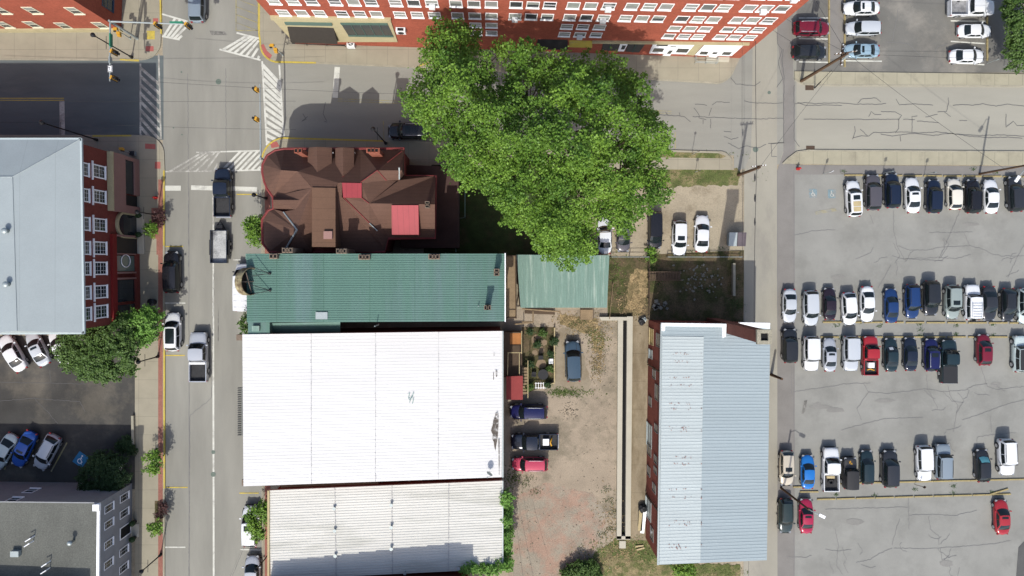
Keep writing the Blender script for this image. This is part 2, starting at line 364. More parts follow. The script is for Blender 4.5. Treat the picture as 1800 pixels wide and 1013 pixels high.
struct("brick_edging", MB().flat(G([(279, 316), (287, 316), (287, 1500), (279, 1500)]), .136), m_brickpave)
struct("brick_planting_strip", MB().flat(G([(267, 366), (279, 366), (279, 448), (276, 448), (276, 420), (267, 420)]), .136), m_brickpave)
struct("brick_planter", MB().flat(G([(273, 880), (287, 880), (287, 938), (273, 938)]), .140), m_dirt)
HNc = [(455, -400), (456, 60)] + arc(490, 78, 32, 185, 100, 8) + [(556, 111), (740, 119), (1128, 139), (1254, 146)] + arc(1256, 112, 35, 85, 20, 7) + [(1300, 100), (1300, -400)]
pavement("north_pavement", HNc)
kerb("north_kerb", HNc, m_kerb)
kerb("hotel_corner_yellow_kerb", [(456, -100), (456, 60)] + arc(490, 78, 32, 185, 100, 8) + [(556, 111)], m_yellow, .15)
HSc = [(463, 1500), (461, 300)] + arc(502, 284, 41, 185, 265, 8) + [(676, 248.5), (760, 251), (1150, 265), (1262, 268)] + arc(1262, 292, 25, -80, -10, 6)
pavement("corner_pavement", HSc + [(1290, 299), (1000, 297), (760, 290), (700, 330), (500, 330), (500, 1500)])
kerb("corner_kerb", HSc, m_kerb)
kerb("corner_yellow_kerb", arc(502, 284, 41, 190, 265, 8) + [(676, 248.5)], m_yellow, .15)
struct("brick_pavement_strip", MB().flat(G([(466, 330), (476, 330), (476, 1500), (466, 1500)]), .136), m_brickpave)
struct("tree_lawn", MB().flat(G([(1000, 262), (1150, 267), (1262, 270), (1276, 275), (1268, 279), (1150, 277), (1000, 273)]), .136), m_grass)
FNc = [(2600, 156), (1440, 150), (1412, 148), (1397, 140), (1396, 126)]
pavement("far_north_pavement", FNc + [(1800, 131), (2600, 134)], m_walk_far)
kerb("far_north_kerb", FNc[:-1], m_kerb)
FSc = [(2600, 273), (1420, 265), (1400, 268), (1384, 280), (1376, 288)]
pavement("far_south_pavement", FSc + [(1500, 290), (2600, 293)], m_walk_far)
kerb("far_south_kerb", FSc, m_kerb)
sheet("far_lot_margin", [(1380, 290), (2600, 297), (2600, 309), (1398, 307)], .012, m_strip)
tac = MB()
for q in [[(257, 82), (271, 82), (271, 91), (257, 91)], [(256, 253), (274, 254), (274, 263), (256, 262)], [(273, 285), (283, 285), (283, 297), (273, 297)], [(270, 33), (279, 33), (279, 42), (270, 42)],
          [(459, 80), (464, 78), (470, 90), (479, 98), (475, 105), (465, 97)], [(475, 252), (487, 249), (492, 258), (478, 261)]]: tac.flat(G(q), .138)
struct("tactile_paving", tac, m_tactile)
struct("yellow_access_cover", MB().flat(G([(259, 55), (273, 55), (273, 70), (259, 70)]), .139), m_yellow)

# painted markings
Z1 = .024
wh, wn, ye, yw = MB(), MB(), MB(), MB()
def bar(mb, a, b, wd, z=Z1): mb.ribbon(G([a, b]), wd / S, z)
def cross(mb, a0, a1, b0, b1, n, skew, wd, edge=3.0, z=Z1, skip=()):      # ladder between edge lines a0-a1 and b0-b1, slanted bars
    bar(mb, a0, a1, edge, z); bar(mb, b0, b1, edge, z)
    A0, A1, B0, B1 = map(Vector, (a0, a1, b0, b1))
    for i in range(n):
        if i in skip: continue
        t = (i + .5) / n; p = A0.lerp(A1, t); q = B0.lerp(B1, t + skew)
        if 0 <= t + skew <= 1.0: bar(mb, p, q, wd, z + .003)
        else:
            tt = (1 - t) / skew if skew > 0 else t / -skew
            bar(mb, p, p.lerp(q, tt), wd, z + .003)
cross(wh, (461, 108), (469, 256), (491, 114), (499, 240), 12, .23, 6.0)          # east crosswalk
cross(wn, (247, 112), (247, 245), (279, 96), (283, 245), 9, .30, 5.0)           # west crosswalk
cross(wh, (386, 87), (458, 106), (416, 58), (456, 68), 7, .40, 4.2)  # north crosswalk, right half
cross(wh, (285, 64), (316, 70), (285, 25), (330, 38), 5, .42, 4.2)               # north crosswalk, left half
cross(wn, (290, 302), (384, 301), (345, 268), (388, 267), 6, .2, 3.2, 2.4); cross(wh, (384, 301), (458, 299), (388, 267), (460, 265), 7, .42, 4.0, 2.6)     # south crosswalk
for a, b, ww in [((290, 331), (318, 331), 9), ((336, 330), (452, 333), 8)]: bar(wh, a, b, ww)
bar(wh, (593, 118), (589, 172), 9.5)
bar(wn, (109, 178), (110, 238), 9)
bar(wh, (375, 395), (375, 560), 2.6); bar(wh, (375, 560), (376.5, 1400), 3.2)
bar(wn, (374, 337), (375, 395), 2.2)
for v in (533, 962): bar(wh, (290, v), (326, v), 2.2)
for a, b in [((410, 457), (424, 457)), ((421, 561), (432, 561)), ((423, 966), (463, 967))]: bar(wh, a, b, 2.2)
for a, b in [((289, 433.5), (322, 433.5)), ((291, 625), (325, 625)), ((292, 857), (330, 857)), ((421, 867), (455, 867)), ((416, 342), (452, 342))]: bar(ye, a, b, 2.0)
for v in (173, 176.5): bar(ye, (-600, v), (113, v), 1.3)
for o in (0, 4): bar(yw, (594, 174 + o), (1180, 196 + o), 1.2)
bar(yw, (674, 213), (675, 249), 1.5); bar(yw, (1187, 232), (1187, 262), 1.2)
for i in range(6): bar(yw, (415, -30 + i * 14), (452, -52 + i * 14 + 36), 1.2)
bar(yw, (415, 54), (455, 54), 1.4); bar(yw, (415, -60), (415, 54), 1.4); bar(yw, (453, -60), (453, 54), 1.4)
for a, b in [((1404, 32), (1456, 32)), ((1404, 68), (1455, 69)), ((1404, 109), (1455, 110)), ((1480, 107), (1550, 108)), ((1671, 37), (1735, 38)), ((1671, 73), (1731, 77)), ((1668, 111), (1730, 114))]: bar(wh, a, b, 2.2)
for a, b in [((118, 778), (90, 829)), ((48, 812), (59, 790)), ((8, 826), (14, 812))]: bar(yw, a, b, 2.4)
struct("white_road_markings", wh, m_white); struct("worn_white_markings", wn, m_white_worn)
struct("yellow_road_markings", ye, m_yellow); struct("worn_yellow_markings", yw, m_yellow_worn)
sheet("yellow_curb_smudge", [(1432, 372), (1450, 369), (1468, 366), (1472, 371), (1452, 374), (1434, 378)], Z1, M("faint tan stain", A(176, 168, 144), .9, .1, 2, 9, .1, col2=A(164, 162, 158), patch=.5))
# wheelchair stencils
def wheelchair(name, cu, cv, sz, rot, mblue, mwhite, z=.022):
    c = P(cu, cv).xy; R = Matrix.Rotation(rot, 2)
    def T(p): q = R @ Vector(p); return (c.x + q.x * sz, c.y + q.y * sz)
    struct(name, MB().flat([T(p) for p in ((-.5, -.55), (.5, -.55), (.5, .55), (-.5, .55))], z), mblue)
    g = MB(); zz = z + .004
    g.ribbon([T((.02 + .2 * math.cos(a), -.14 + .2 * math.sin(a))) for a in np.linspace(2.2, 6.6, 14)], .07 * sz, zz)
    g.ribbon([T(p) for p in ((-.06, .24), (-.03, -.02), (.14, -.05), (.22, -.28), (.3, -.26))], .075 * sz, zz + .002)
    g.ribbon([T(p) for p in ((-.05, .12), (.1, .09))], .06 * sz, zz + .004)
    g.flat([T((-.06 + .075 * math.cos(a), .33 + .075 * math.sin(a))) for a in np.linspace(0, 5.6, 9)], zz)
    struct(name + "_symbol", g, mwhite)
wheelchair("blue_parking_stencil", 142, 808, 1.45, math.radians(-35), plain("bright stencil blue", A(60, 150, 205)), m_whitepaint)
wheelchair("faded_parking_stencil", 1429, 340, 1.0, 0, m_blue_worn, m_white_worn)
wheelchair("faded_parking_stencil", 1462, 341, 1.0, 0, m_blue_worn, m_white_worn)

# cracks
rc = random.Random(3)
def wander(pts, step=5.0, jit=1.4):
    out = []
    for (a, b) in zip(pts[:-1], pts[1:]):
        d = math.dist(a, b); n = max(1, int(d / step))
        for i in range(n):
            t = i / n; out.append((lerp(a[0], b[0], t) + rc.uniform(-jit, jit), lerp(a[1], b[1], t) + rc.uniform(-jit, jit)))
    return out + [pts[-1]]
def c4(*p): return [(1350 + x / 3.8956, y / 3.8956) for x, y in p]
def c3(*p): return [(900 + x / 3.8956, y / 3.8956) for x, y in p]
def c8(*p): return [(1350 + x / 3.8956, 250 + y / 3.8956) for x, y in p]
def c12(*p): return [(1350 + x / 3.8956, 500 + y / 3.8956) for x, y in p]
def c16(*p): return [(1350 + x / 3.8956, 753 + y / 3.8956) for x, y in p]
seal = MB()
for ln in [c4((185, 712), (250, 705), (330, 712), (450, 705), (600, 714), (760, 716), (808, 710)), c4((200, 705), (270, 725), (390, 720), (505, 724)), c4((612, 712), (640, 680), (740, 672), (772, 700)),
           c4((875, 680), (900, 720), (1000, 714), (1130, 722)), c4((1232, 668), (1236, 700), (1222, 765), (1160, 768)), c4((1210, 768), (1250, 800)), c4((1075, 804), (1160, 785)), c4((1265, 725), (1320, 716), (1400, 722), (1470, 712), (1560, 728), (1640, 716), (1753, 728)),
           c4((245, 818), (450, 818), (640, 820), (900, 818)), c4((690, 800), (705, 765), (730, 785), (775, 786)), c4((770, 765), (870, 768), (915, 790), (895, 820), (895, 880), (870, 910)), c4((985, 905), (985, 800), (1022, 795)), c4((925, 818), (1005, 820)), c4((1020, 830), (1170, 842)),
           c4((590, 865), (598, 900), (578, 955)), c4((580, 945), (640, 930), (690, 935), (720, 908), (800, 910), (900, 905), (1050, 912), (1150, 905), (1300, 920), (1450, 930), (1600, 925), (1753, 935)),
           c4((630, 885), (680, 930)), c4((770, 920), (850, 935), (990, 915), (1130, 930), (1250, 915), (1380, 935), (1520, 945), (1640, 940), (1740, 950)), c4((905, 930), (908, 970)), c4((1630, 780), (1628, 875), (1680, 830), (1705, 860), (1753, 860)), c4((1310, 827), (1362, 827)),
           c4((103, 340), (95, 420), (108, 520), (106, 980), (20, 985)), c4((178, 585), (178, 960), (215, 1005)), c4((60, 220), (65, 300), (95, 340), (70, 430), (100, 540), (60, 600)), c4((0, 710), (100, 705)), c4((0, 812), (105, 812)),
           c3((990, 788), (1060, 790), (1140, 795), (1180, 800), (1222, 836)), c3((1050, 770), (1066, 790)), c3((1145, 770), (1150, 795)), c3((1235, 800), (1400, 806), (1560, 812), (1753, 816)), c3((1252, 714), (1320, 718), (1334, 724)), c3((1370, 722), (1400, 700), (1490, 702)),
           c3((1243, 738), (1282, 792), (1280, 810), (1330, 822)), c3((1365, 742), (1348, 795)), c3((1308, 822), (1308, 852)), c3((1360, 815), (1360, 880)), c3((1450, 935), (1500, 955), (1550, 942)), c3((1590, 692), (1660, 706), (1753, 708)), c3((1498, 532), (1530, 575), (1660, 590), (1700, 560)),
           c3((1448, 902), (1500, 905)), c3((1480, 980), (1550, 1020), (1600, 1000), (1680, 1015), (1740, 990)), [(572, 180), (568, 200), (575, 215), (570, 213)], [(532, 200), (538, 210), (530, 214), (541, 205)], c8((0, 10), (110, 5)), c8((22, 10), (25, 100), (60, 100))]:
    seal.ribbon(G(wander(ln, 4, .55)), .07, .032)
struct("sealed_cracks", seal, m_crack)
thin = MB(); dark_thin = MB()
for ln in [c8((858, 470), (860, 600), (880, 700), (930, 800), (1200, 815)), c8((1315, 470), (1250, 620), (1200, 740), (1170, 800)), c8((890, 710), (960, 740), (1100, 740), (1180, 720), (1300, 715), (1380, 710)), c8((1340, 620), (1380, 710), (1460, 730), (1530, 765), (1600, 780), (1753, 780)),
           c8((850, 780), (920, 800), (1180, 790), (1280, 800), (1390, 770)), c8((750, 1000), (800, 920), (840, 840)), c8((600, 800), (700, 760), (720, 720)), c8((180, 640), (300, 610), (460, 600)), c8((1640, 930), (1700, 800), (1753, 700)), c8((1100, 620), (1400, 615)), c8((700, 500), (720, 560)),
           c8((1180, 790), (1240, 700), (1200, 660)), c8((860, 690), (900, 780), (870, 830)),
           c12((170, 735), (400, 705), (520, 682), (700, 675)), c12((655, 680), (690, 735), (800, 748), (930, 735), (1080, 715), (1200, 735), (1350, 725), (1420, 690), (1500, 680)), c12((690, 735), (650, 790), (610, 850), (640, 930)), c12((1085, 620), (1090, 710), (1130, 780), (1160, 850)), c12((1230, 690), (1250, 770), (1300, 830), (1280, 950), (1270, 1010)),
           c12((1200, 740), (1260, 800), (1340, 810)), c12((500, 1000), (640, 960), (800, 920), (1060, 912)), c12((1330, 930), (1500, 870), (1640, 820), (1753, 790)), c12((1460, 570), (1500, 700), (1560, 720), (1753, 700)), c12((1300, 740), (1340, 800), (1290, 880)), c12((1520, 900), (1530, 1013)), c12((160, 560), (162, 750)),
           c16((390, 555), (600, 548), (780, 545), (960, 540)), c16((960, 460), (965, 690)), c16((900, 620), (870, 720), (850, 800)), c16((860, 820), (1050, 825), (1300, 812), (1550, 790), (1660, 770)), c16((1100, 600), (1110, 690), (1170, 740), (1170, 800)), c16((965, 595), (1150, 590), (1280, 600), (1430, 560)), c16((460, 690), (480, 800), (470, 940), (510, 1000)),
           c16((600, 920), (700, 900), (760, 860), (850, 820)), c16((1430, 130), (1430, 60), (1520, 45), (1700, 30)), c16((130, 880), (260, 885), (300, 870)), c16((1310, 950), (1300, 1013)), c16((390, 830), (470, 840), (570, 830)), c16((1180, 820), (1190, 900), (1290, 870)),
           c4((890, 60), (880, 130), (858, 240), (850, 280)), c4((815, 290), (960, 300), (1000, 340), (1060, 400)), c4((1145, 360), (1160, 320), (1240, 300)), [(0, 705), (60, 700), (140, 706), (150, 724)], [(60, 700), (85, 725), (102, 745)], [(0, 672), (150, 675)], [(88, 650), (90, 672)], [(376, 480), (372, 700), (334, 730), (332, 1013)], [(330, 130), (331, 260), (332, 470)], [(397, 120), (398, 300)]]:
    (dark_thin if ln[0][0] < 200 else thin).ribbon(G(wander(ln, 3.2, .8)), .05, .026)
for _ in range(28):                                   # short crazing around the lots' worst spots
    cu, cv, rr = rc.choice([(1580, 445, 30), (1655, 450, 25), (1780, 470, 22), (1640, 690, 30), (1675, 710, 35), (1590, 975, 40), (1650, 960, 35), (1490, 985, 30), (1730, 690, 30), (1660, 760, 25)])
    p = [(cu + rc.gauss(0, rr * .6), cv + rc.gauss(0, rr * .6))]; a = rc.uniform(0, 6.28)
    for k in range(4): a += rc.uniform(-.9, .9); p.append((p[-1][0] + 7 * math.cos(a), p[-1][1] + 6 * math.sin(a)))
    thin.ribbon(G(wander(p, 3, .6)), .045, .028)
struct("hairline_cracks", thin, m_crack_thin); struct("left_lot_cracks", dark_thin, m_crack)
joints = MB()
for ln in [[(332, 330), (333, 1400)], [(397, 340), (398, 380)], [(1395.5, 300), (1395.5, 1400)], [(1366.5, 300), (1366.5, 560)]]: joints.ribbon(G(wander(ln, 12, .35)), .06, .029)
struct("paving_joints", joints, m_crack_thin)
patches = MB()
rp = random.Random(12)
for _k in range(9):
    u, v = rp.choice([(1450, 720), (1600, 980), (1500, 940), (1480, 460), (1700, 660), (1420, 700), (1730, 420)])
    u += rp.gauss(0, 50); v += rp.gauss(0, 22); n = 9; a, b = rp.uniform(8, 22), rp.uniform(3, 7)
    patches.flat(G([(u + a * math.cos(6.28 * i / n) * rp.uniform(.7, 1.1), v + b * math.sin(6.28 * i / n) * rp.uniform(.7, 1.1)) for i in range(n)]), .0205 + _k * .0003)
struct("old_asphalt_patches", patches, M("stained patch asphalt", A(154, 151, 149), .95, .1, .6, 12, .08))
struct("fresh_asphalt_wedge", MB().flat(G([(1786, 1013), (1790, 962), (1830, 920), (1900, 915), (1900, 1200), (1782, 1200)]), .021), M("fresh dark asphalt", A(104, 103, 104), .95, .12, .5, 14, .12))
st = MB()
for q in [[(368, 54), (395, 56), (400, 62), (372, 62)], [(1409, 727), (1413, 705), (1419, 703), (1416, 722), (1412, 728)], [(383, 560), (384.5, 540), (384.5, 600), (383, 600)]]: st.flat(G(q), .0215)
struct("tar_patches", st, M("crumbled asphalt", A(122, 119, 117), .95, .2, 3, 9, .25, col2=A(150, 147, 144), patch=.5))
ir = MB()
for (u, v, r) in [(384, 144, 5), (375, 834, 4.5), (375, 795, 3.5), (1328, 263, 5), (319, 127, 1.6), (305, 225, 1.4), (320, 237, 1.4), (1352, 163, 3)]:
    ir.flat(G([(u + r * math.cos(a), v + r * math.sin(a)) for a in np.linspace(0, 5.9, 14)]), .027)
struct("manhole_covers", ir, m_greeniron)
dr = MB()
for (u, v) in [(1423, 154.5), (1424.5, 261)]: dr.box(P(u, v, .02), (1.05, .6, .06))
struct("drain_grates", dr, m_iron)
# weeds in the pavement
def weeds(name, px_list, n, r, h=.12):
    g = MB()
    for (u, v) in px_list:
        for _ in range(n):
            p = P(u + rc.gauss(0, r), v + rc.gauss(0, r * .6), .02); a = rc.uniform(0, 6.28); s_ = rc.uniform(.05, .14)
            t = Vector((math.cos(a), math.sin(a), 0)) * s_; q = Vector((-t.y, t.x, 0)) * .35
            g.add([p - q, p + q, p + t + Vector((0, 0, h * rc.uniform(.3, 1)))], [(0, 1, 2)])
    return tag(g.build(name, m_leaf_dark), "thin green weeds growing in cracks of the parking lot", "weeds", kind="stuff")
weeds("crack_weeds", [(1616, 570), (1618, 580), (1617, 590), (1547, 573), (1511, 566), (1477, 594), (1681, 572), (1680, 588), (1745, 590), (1745, 570), (1470, 572), (1676, 868), (1742, 866), (1538, 871), (1608, 860), (1676, 855), (1470, 870), (1409, 137), (1404, 138), (1560, 147), (1482, 302), (1711, 297), (1750, 303)], 40, 3)
weeds("yard_weeds", [(1048, 600), (1055, 612), (1050, 650), (1042, 585), (1000, 690), (1012, 692), (985, 690), (968, 690), (1060, 940), (1075, 930), (1080, 900), (1072, 880), (1020, 565), (1005, 570), (930, 840), (920, 850), (940, 865), (905, 840), (1066, 860), (1150, 470), (1160, 500), (1240, 510), (1290, 530), (1300, 540), (1080, 490), (1085, 520), (1088, 560), (1080, 470), (1240, 440), (1210, 445), (1270, 440), (1130, 455)], 70, 6, .15)
peb = MB()
for _ in range(420):
    u, v = rc.uniform(895, 1080), rc.uniform(700, 1013)
    if rc.random() < .4: u, v = rc.gauss(1055, 14), rc.gauss(610, 40)
    s_ = rc.uniform(.03, .09); peb.box(P(u, v, .02), (s_ * 2, s_ * 1.4, s_), rc.uniform(0, 3))
for _ in range(60): peb.box(P(rc.gauss(1000, 8), rc.gauss(722, 8), .03), (rc.uniform(.08, .2), .12, .08), rc.uniform(0, 3))
tag(peb.build("loose_stones", m_gravel), "loose stones strewn over the gravel yard", "stones", kind="stuff")
rub = MB()
for _ in range(90):
    s_ = rc.uniform(.08, .28); rub.box(P(rc.gauss(1230, 26), rc.gauss(490, 16), .05), (s_, s_ * .8, s_ * .6), rc.uniform(0, 3))
for _ in range(10): s_ = rc.uniform(.3, .5); rub.box(P(rc.gauss(1165, 8), rc.gauss(536, 5), .1), (s_, s_, .15), rc.uniform(0, 3))
tag(rub.build("rubble", M("rubble stone", A(150, 146, 138), .9, .2, 2, 9, .2)), "pale rubble scattered over the shaded sunken lot", "rubble", kind="stuff")

def tufts(name, label, regions, mat, n, ln=.22):
    g = MB()
    for _ in range(n):
        u0, v0, su, sv = rc.choice(regions); p = P(rc.gauss(u0, su), rc.gauss(v0, sv), .025); a = rc.uniform(0, 6.28); s_ = ln * rc.uniform(.5, 1.4)
        t = Vector((math.cos(a), math.sin(a), 0)) * s_; q = Vector((-t.y, t.x, 0)) * .22
        g.add([p - q, p + q, p + t + Vector((0, 0, rc.uniform(.02, .14)))], [(0, 1, 2)])
    return tag(g.build(name, mat), label, "grass", kind="stuff")
tufts("dry_grass_tufts", "dry straw coloured grass scattered over the straw yard and gravel edge", [(1120, 515, 12, 24), (1112, 540, 12, 10), (1030, 575, 22, 9), (1052, 600, 8, 20), (1000, 562, 14, 6), (1060, 985, 30, 12), (1100, 965, 20, 10), (1075, 920, 14, 30), (1050, 640, 6, 16)], m_straw, 2600)
tufts("green_grass_tufts", "green grass tufts on the yard's lower edge and verge", [(1060, 965, 25, 10), (1110, 960, 20, 10), (1140, 975, 12, 12), (1225, 310, 50, 8), (1220, 271, 40, 3), (1260, 1003, 25, 6), (1010, 690, 18, 4), (985, 690, 10, 4), (1050, 595, 10, 10), (1085, 480, 8, 20), (900, 840, 8, 12), (1146, 446, 6, 6)], M("grass blade", A(104, 120, 62), .9, .3, 2, 9, .3), 2600, .18)

# ---------------------------------------------------------------- buildings
class Wall:                                             # a vertical wall plane seen by the drone
    def __init__(s, a, b):
        s.a = Vector((a[0], a[1], 0)); s.d = (Vector((b[0], b[1], 0)) - s.a); s.len = s.d.length; s.d.normalize()
        s.n = Vector((s.d.y, -s.d.x, 0))
        if s.n.dot(-s.a) < 0: s.n = -s.n                # faces the drone's foot
        s.M = Matrix((s.d, s.n, Vector((0, 0, 1)))).transposed()
    def at(s, u, v):
        c = Vector((0, 0, H)); g = P(u, v) - c
        t = (s.a - c).dot(s.n) / g.dot(s.n); return c + g * t
    def pt(s, sx, z, out=0): return s.a + s.d * sx + s.n * out + Vector((0, 0, z))
    def panel(s, mb, px, out, inn=0.0, m=0):            # an outline on the wall, standing `out` proud of it
        pts = [s.at(u, v) for u, v in px]; n = len(pts)
        f = [p + s.n * out for p in pts]; k = [p + s.n * inn for p in pts]
        mb.poly(f, m); mb.add(k + f, [(i, (i + 1) % n, n + (i + 1) % n, n + i) for i in range(n)], m)
def window(wall, par, c, w_, h_, m_fr, m_pane, fr=.09, sill=True, rail=True, grid=0, name="window", blind=None, lintel=None):
    R = wall.M; up = Vector((0, 0, 1)); d, n = wall.d, wall.n; mid = c + up * h_ / 2
    f = MB()
    for sx in (-1, 1): f.box(mid + d * sx * (w_ / 2 - fr / 2) + n * .02, (fr, .09, h_), M=R)
    for sz in (-1, 1): f.box(mid + up * sz * (h_ / 2 - fr / 2) + n * .018, (w_ - 2 * fr, .07, fr), M=R)
    if rail: f.box(mid + n * .014, (w_ - 2 * fr, .05, .05), M=R)
    for i in range(1, grid): f.box(mid + d * (-w_ / 2 + w_ * i / grid) + n * .010, (.022, .03, h_ - 2 * fr), M=R)
    if grid:
        for z in (-.25, .25): f.box(mid + up * z * h_ + n * .009, (w_ - 2 * fr, .028, .022), M=R)
    if lintel: f.box(mid + up * (h_ / 2 + .14) + n * .05, (w_ + .6, .14, .2), M=R)
    fo = f.build(name, m_fr, par)
    g = MB().box(mid + n * .004, (w_ - 2 * fr, .02, h_ - 2 * fr), M=R); g.build("pane", m_pane, fo)
    if blind: MB().box(mid + up * (h_ / 2 - fr - blind * h_ / 2) + n * .012, (w_ - 2 * fr - .01, .012, blind * h_), M=R).build("blind", m_blind, fo)
    if sill: MB().box(c + n * .06 - up * .05, (w_ + .1, .16, .1), M=R).build("sill", m_fr, fo)
    return fo
def ribbed(mb, a, b, c, d, n, h=.06, duty=.22, edge=.28, m=0):          # a-b along the ribs, a-d across them
    a, b, c, d = map(Vector, (a, b, c, d)); pr = []
    for i in range(n):
        for t, z in ((0, 0), (.06, h), (duty - .06, h), (duty, 0)): pr.append(((i + t) / n, z))
    pr.append((1, 0)); vs = []
    for t, z in pr: vs += [a.lerp(d, t) + Vector((0, 0, z)), b.lerp(c, t) + Vector((0, 0, z))]
    mb.add(vs, [(2 * i, 2 * i + 1, 2 * i + 3, 2 * i + 2) for i in range(len(pr) - 1)], m)
    q = [a, b, c, d]; dn = Vector((0, 0, -edge))
    for i in range(4): mb.poly([q[i], q[(i + 1) % 4], q[(i + 1) % 4] + dn, q[i] + dn], m)
def chimney(par, u, v, ztop, z0, du, dv, flues, mat, name="chimney", axis='u'):
    c = P(u, v, ztop); sx, sy = du / S * (H - ztop) / H, dv / S * (H - ztop) / H
    b = MB(); b.box((c.x, c.y, (z0 + ztop - .25) / 2), (sx * .86, sy * .86, ztop - .25 - z0))
    b.box((c.x, c.y, ztop - .14), (sx, sy, .24))
    o = b.build(name, mat, par)
    k = MB()
    for i in range(flues):
        t = (i + .5) / flues - .5; ox, oy = (t * sx * .8, 0) if axis == 'u' else (0, t * sy * .8)
        k.box((c.x + ox, c.y + oy, ztop - .005), (.34, .34, .03))
    k.build("flue", m_black, o)
    cr = MB()
    for i in range(flues):
        t = (i + .5) / flues - .5; ox, oy = (t * sx * .8, 0) if axis == 'u' else (0, t * sy * .8)
        for (px, py, dx, dy) in ((0, .2, .48, .06), (0, -.2, .48, .06), (.21, 0, .06, .34), (-.21, 0, .06, .34)): cr.box((c.x + ox + px, c.y + oy + py, ztop + .03), (dx, dy, .1))
    cr.build("flue_rim", mat, o)
    return o
rw = random.Random(5)
m_hotelglass2 = plain('dark pane glass', (.035, .04, .042), .08, spec=.5); m_hotelglass3 = plain('lace curtain glass', (.22, .22, .205), .15, spec=.5)
m_hotelglass = plain('curtained glass', (.10, .105, .10), .1, spec=.5)

# hotel-like brick block along the north
wl = Wall(P(519, 77), P(1300, 103)); Lh = wl.len
hot = root("brick_building", "long orange brick block of many white windows behind the large tree", "building", (P(900, 40).x, P(900, 40).y, 0))
N_ = -wl.n
b = MB(); q = [wl.pt(0, 0), wl.pt(Lh, 0), wl.pt(Lh, 0) + N_ * 18, wl.pt(0, 0) + N_ * 18]
b.prism([p.xy for p in q], 0, 21.5); b.build("wall", m_brick, hot)
b = MB(); b.prism([(p + (Vector((0, 0, 0)))).xy for p in [wl.pt(-.3, 0, .3), wl.pt(Lh + .3, 0, .3), wl.pt(Lh + .3, 0) + N_ * 18.3, wl.pt(-.3, 0) + N_ * 18.3]], 21.5, 21.7); b.build("roof", m_membrane, hot)
b = MB()
for a0, a1 in ((wl.pt(0, 0), wl.pt(Lh, 0)), (wl.pt(Lh, 0), wl.pt(Lh, 0) + N_ * 18), (wl.pt(0, 0), wl.pt(0, 0) + N_ * 18)): b.kerb([a0.xy, a1.xy], .5, 21.7, 22.3)
b.build("parapet", m_stone, hot)
cols = [492, 524, 555, 594, 625, 654, 695, 725, 755, 795, 825, 854, 895, 923, 951, 990, 1019, 1049, 1087, 1116, 1144, 1185, 1213, 1240, 1281, 1308, 1336]
def r2(u): return 27 + (u - 492) * (40.5 - 27) / (1336 - 492)
hw = []
for i, u in enumerate(cols):
    p = wl.at(u + 10, r2(u)); hw.append((p, 0))
    p3 = p.copy(); p3.z += 3.35; hw.append((p3, 0)); p4 = p.copy(); p4.z += 6.6; hw.append((p4, 0))
    if i in (10, 11, 15, 16, 17, 21, 22, 23, 24, 25, 26):
        a = p.copy(); a.z -= 2.75; hw.append((a, 1)); a = p.copy(); a.z -= 5.3
        if a.z > 4: hw.append((a, 1))
        elif i in (10, 11): hw.append((a, 1))
for p, k in hw:
    wo = window(wl, hot, p, 1.34, 1.66 if k == 0 else 1.4, m_whitepaint, rw.choice([m_hotelglass, m_hotelglass, m_hotelglass2, m_hotelglass3, m_blind]), fr=.075, rail=rw.random() < .4, blind=rw.choice([None, None, None, .3, .45]))
    if rw.random() < .1:
        MB().box(p + wl.n * .22 + Vector((0, 0, .32)), (.62, .5, .42), M=wl.M).build("window_air_conditioner", m_acmetal, wo)
# cream shopfront, awning, glass
b = MB(); wl.panel(b, [(475.5, 28), (686, 32), (699, 72), (516, 72)], .16); b.build("stone_shopfront", m_stone, hot)
b = MB(); wl.panel(b, [(475, 27), (687, 31), (688, 34), (477, 30)], .38); b.build("shopfront_cornice", m_stone, hot)
shop = MB(); wl.panel(shop, [(598.5, 37.5), (681, 38.3), (692, 61.5), (613, 60.5)], .2); so_ = shop.build("shop_window", m_glass, hot)
b = MB()
for a in [((598, 37.5), (681, 38.2), (682, 41), (600, 40.5)), ((612, 59), (691, 60), (692, 62.3), (613, 61.3))]: wl.panel(b, a, .25)
for i in range(1, 5):
    t = i / 5; a, c_ = Vector((598, 37.5)).lerp(Vector((681, 38)), t), Vector((613, 61)).lerp(Vector((692, 62)), t)
    wl.panel(b, [(a.x, a.y), (a.x + 1, a.y), (c_.x + 1, c_.y), (c_.x, c_.y)], .24)
b.build("window_frame", plain("green window frame", A(92, 120, 112), .6), so_)
t0, t1 = wl.at(503, 39), wl.at(584, 41); o0, o1 = P(511, 74, 3.0), P(593, 76, 3.0); dz = Vector((0, 0, -.06))
b = MB(); b.poly([o0, o1, t1, t0]); b.poly([t0 + dz, t1 + dz, o1 + dz, o0 + dz])
for a, c_ in ((o0, o1), (o1, t1), (t1, t0), (t0, o0)): b.poly([a, c_, c_ + dz, a + dz])
b.poly([o0 + dz, o1 + dz, o1 + Vector((0, 0, -.38)), o0 + Vector((0, 0, -.38))]); b.poly([t0, o0, wl.pt((o0 - wl.a).dot(wl.d), 2.7)]); b.poly([t1, o1, wl.pt((o1 - wl.a).dot(wl.d), 2.7)])
b.build("awning", m_awning, hot)
b = MB(); wl.panel(b, [(500, 36), (583, 37.5), (584.5, 41.5), (502.5, 40)], .3); b.build("awning_header", plain("green awning header", A(104, 128, 120), .6), hot)
struct("awning_shade_sheet", MB().flat(G([(514, 74), (607, 77), (607, 82), (514, 78)]), .14), m_black)  # flat black sheet: the shade beneath the awning painted on the pavement
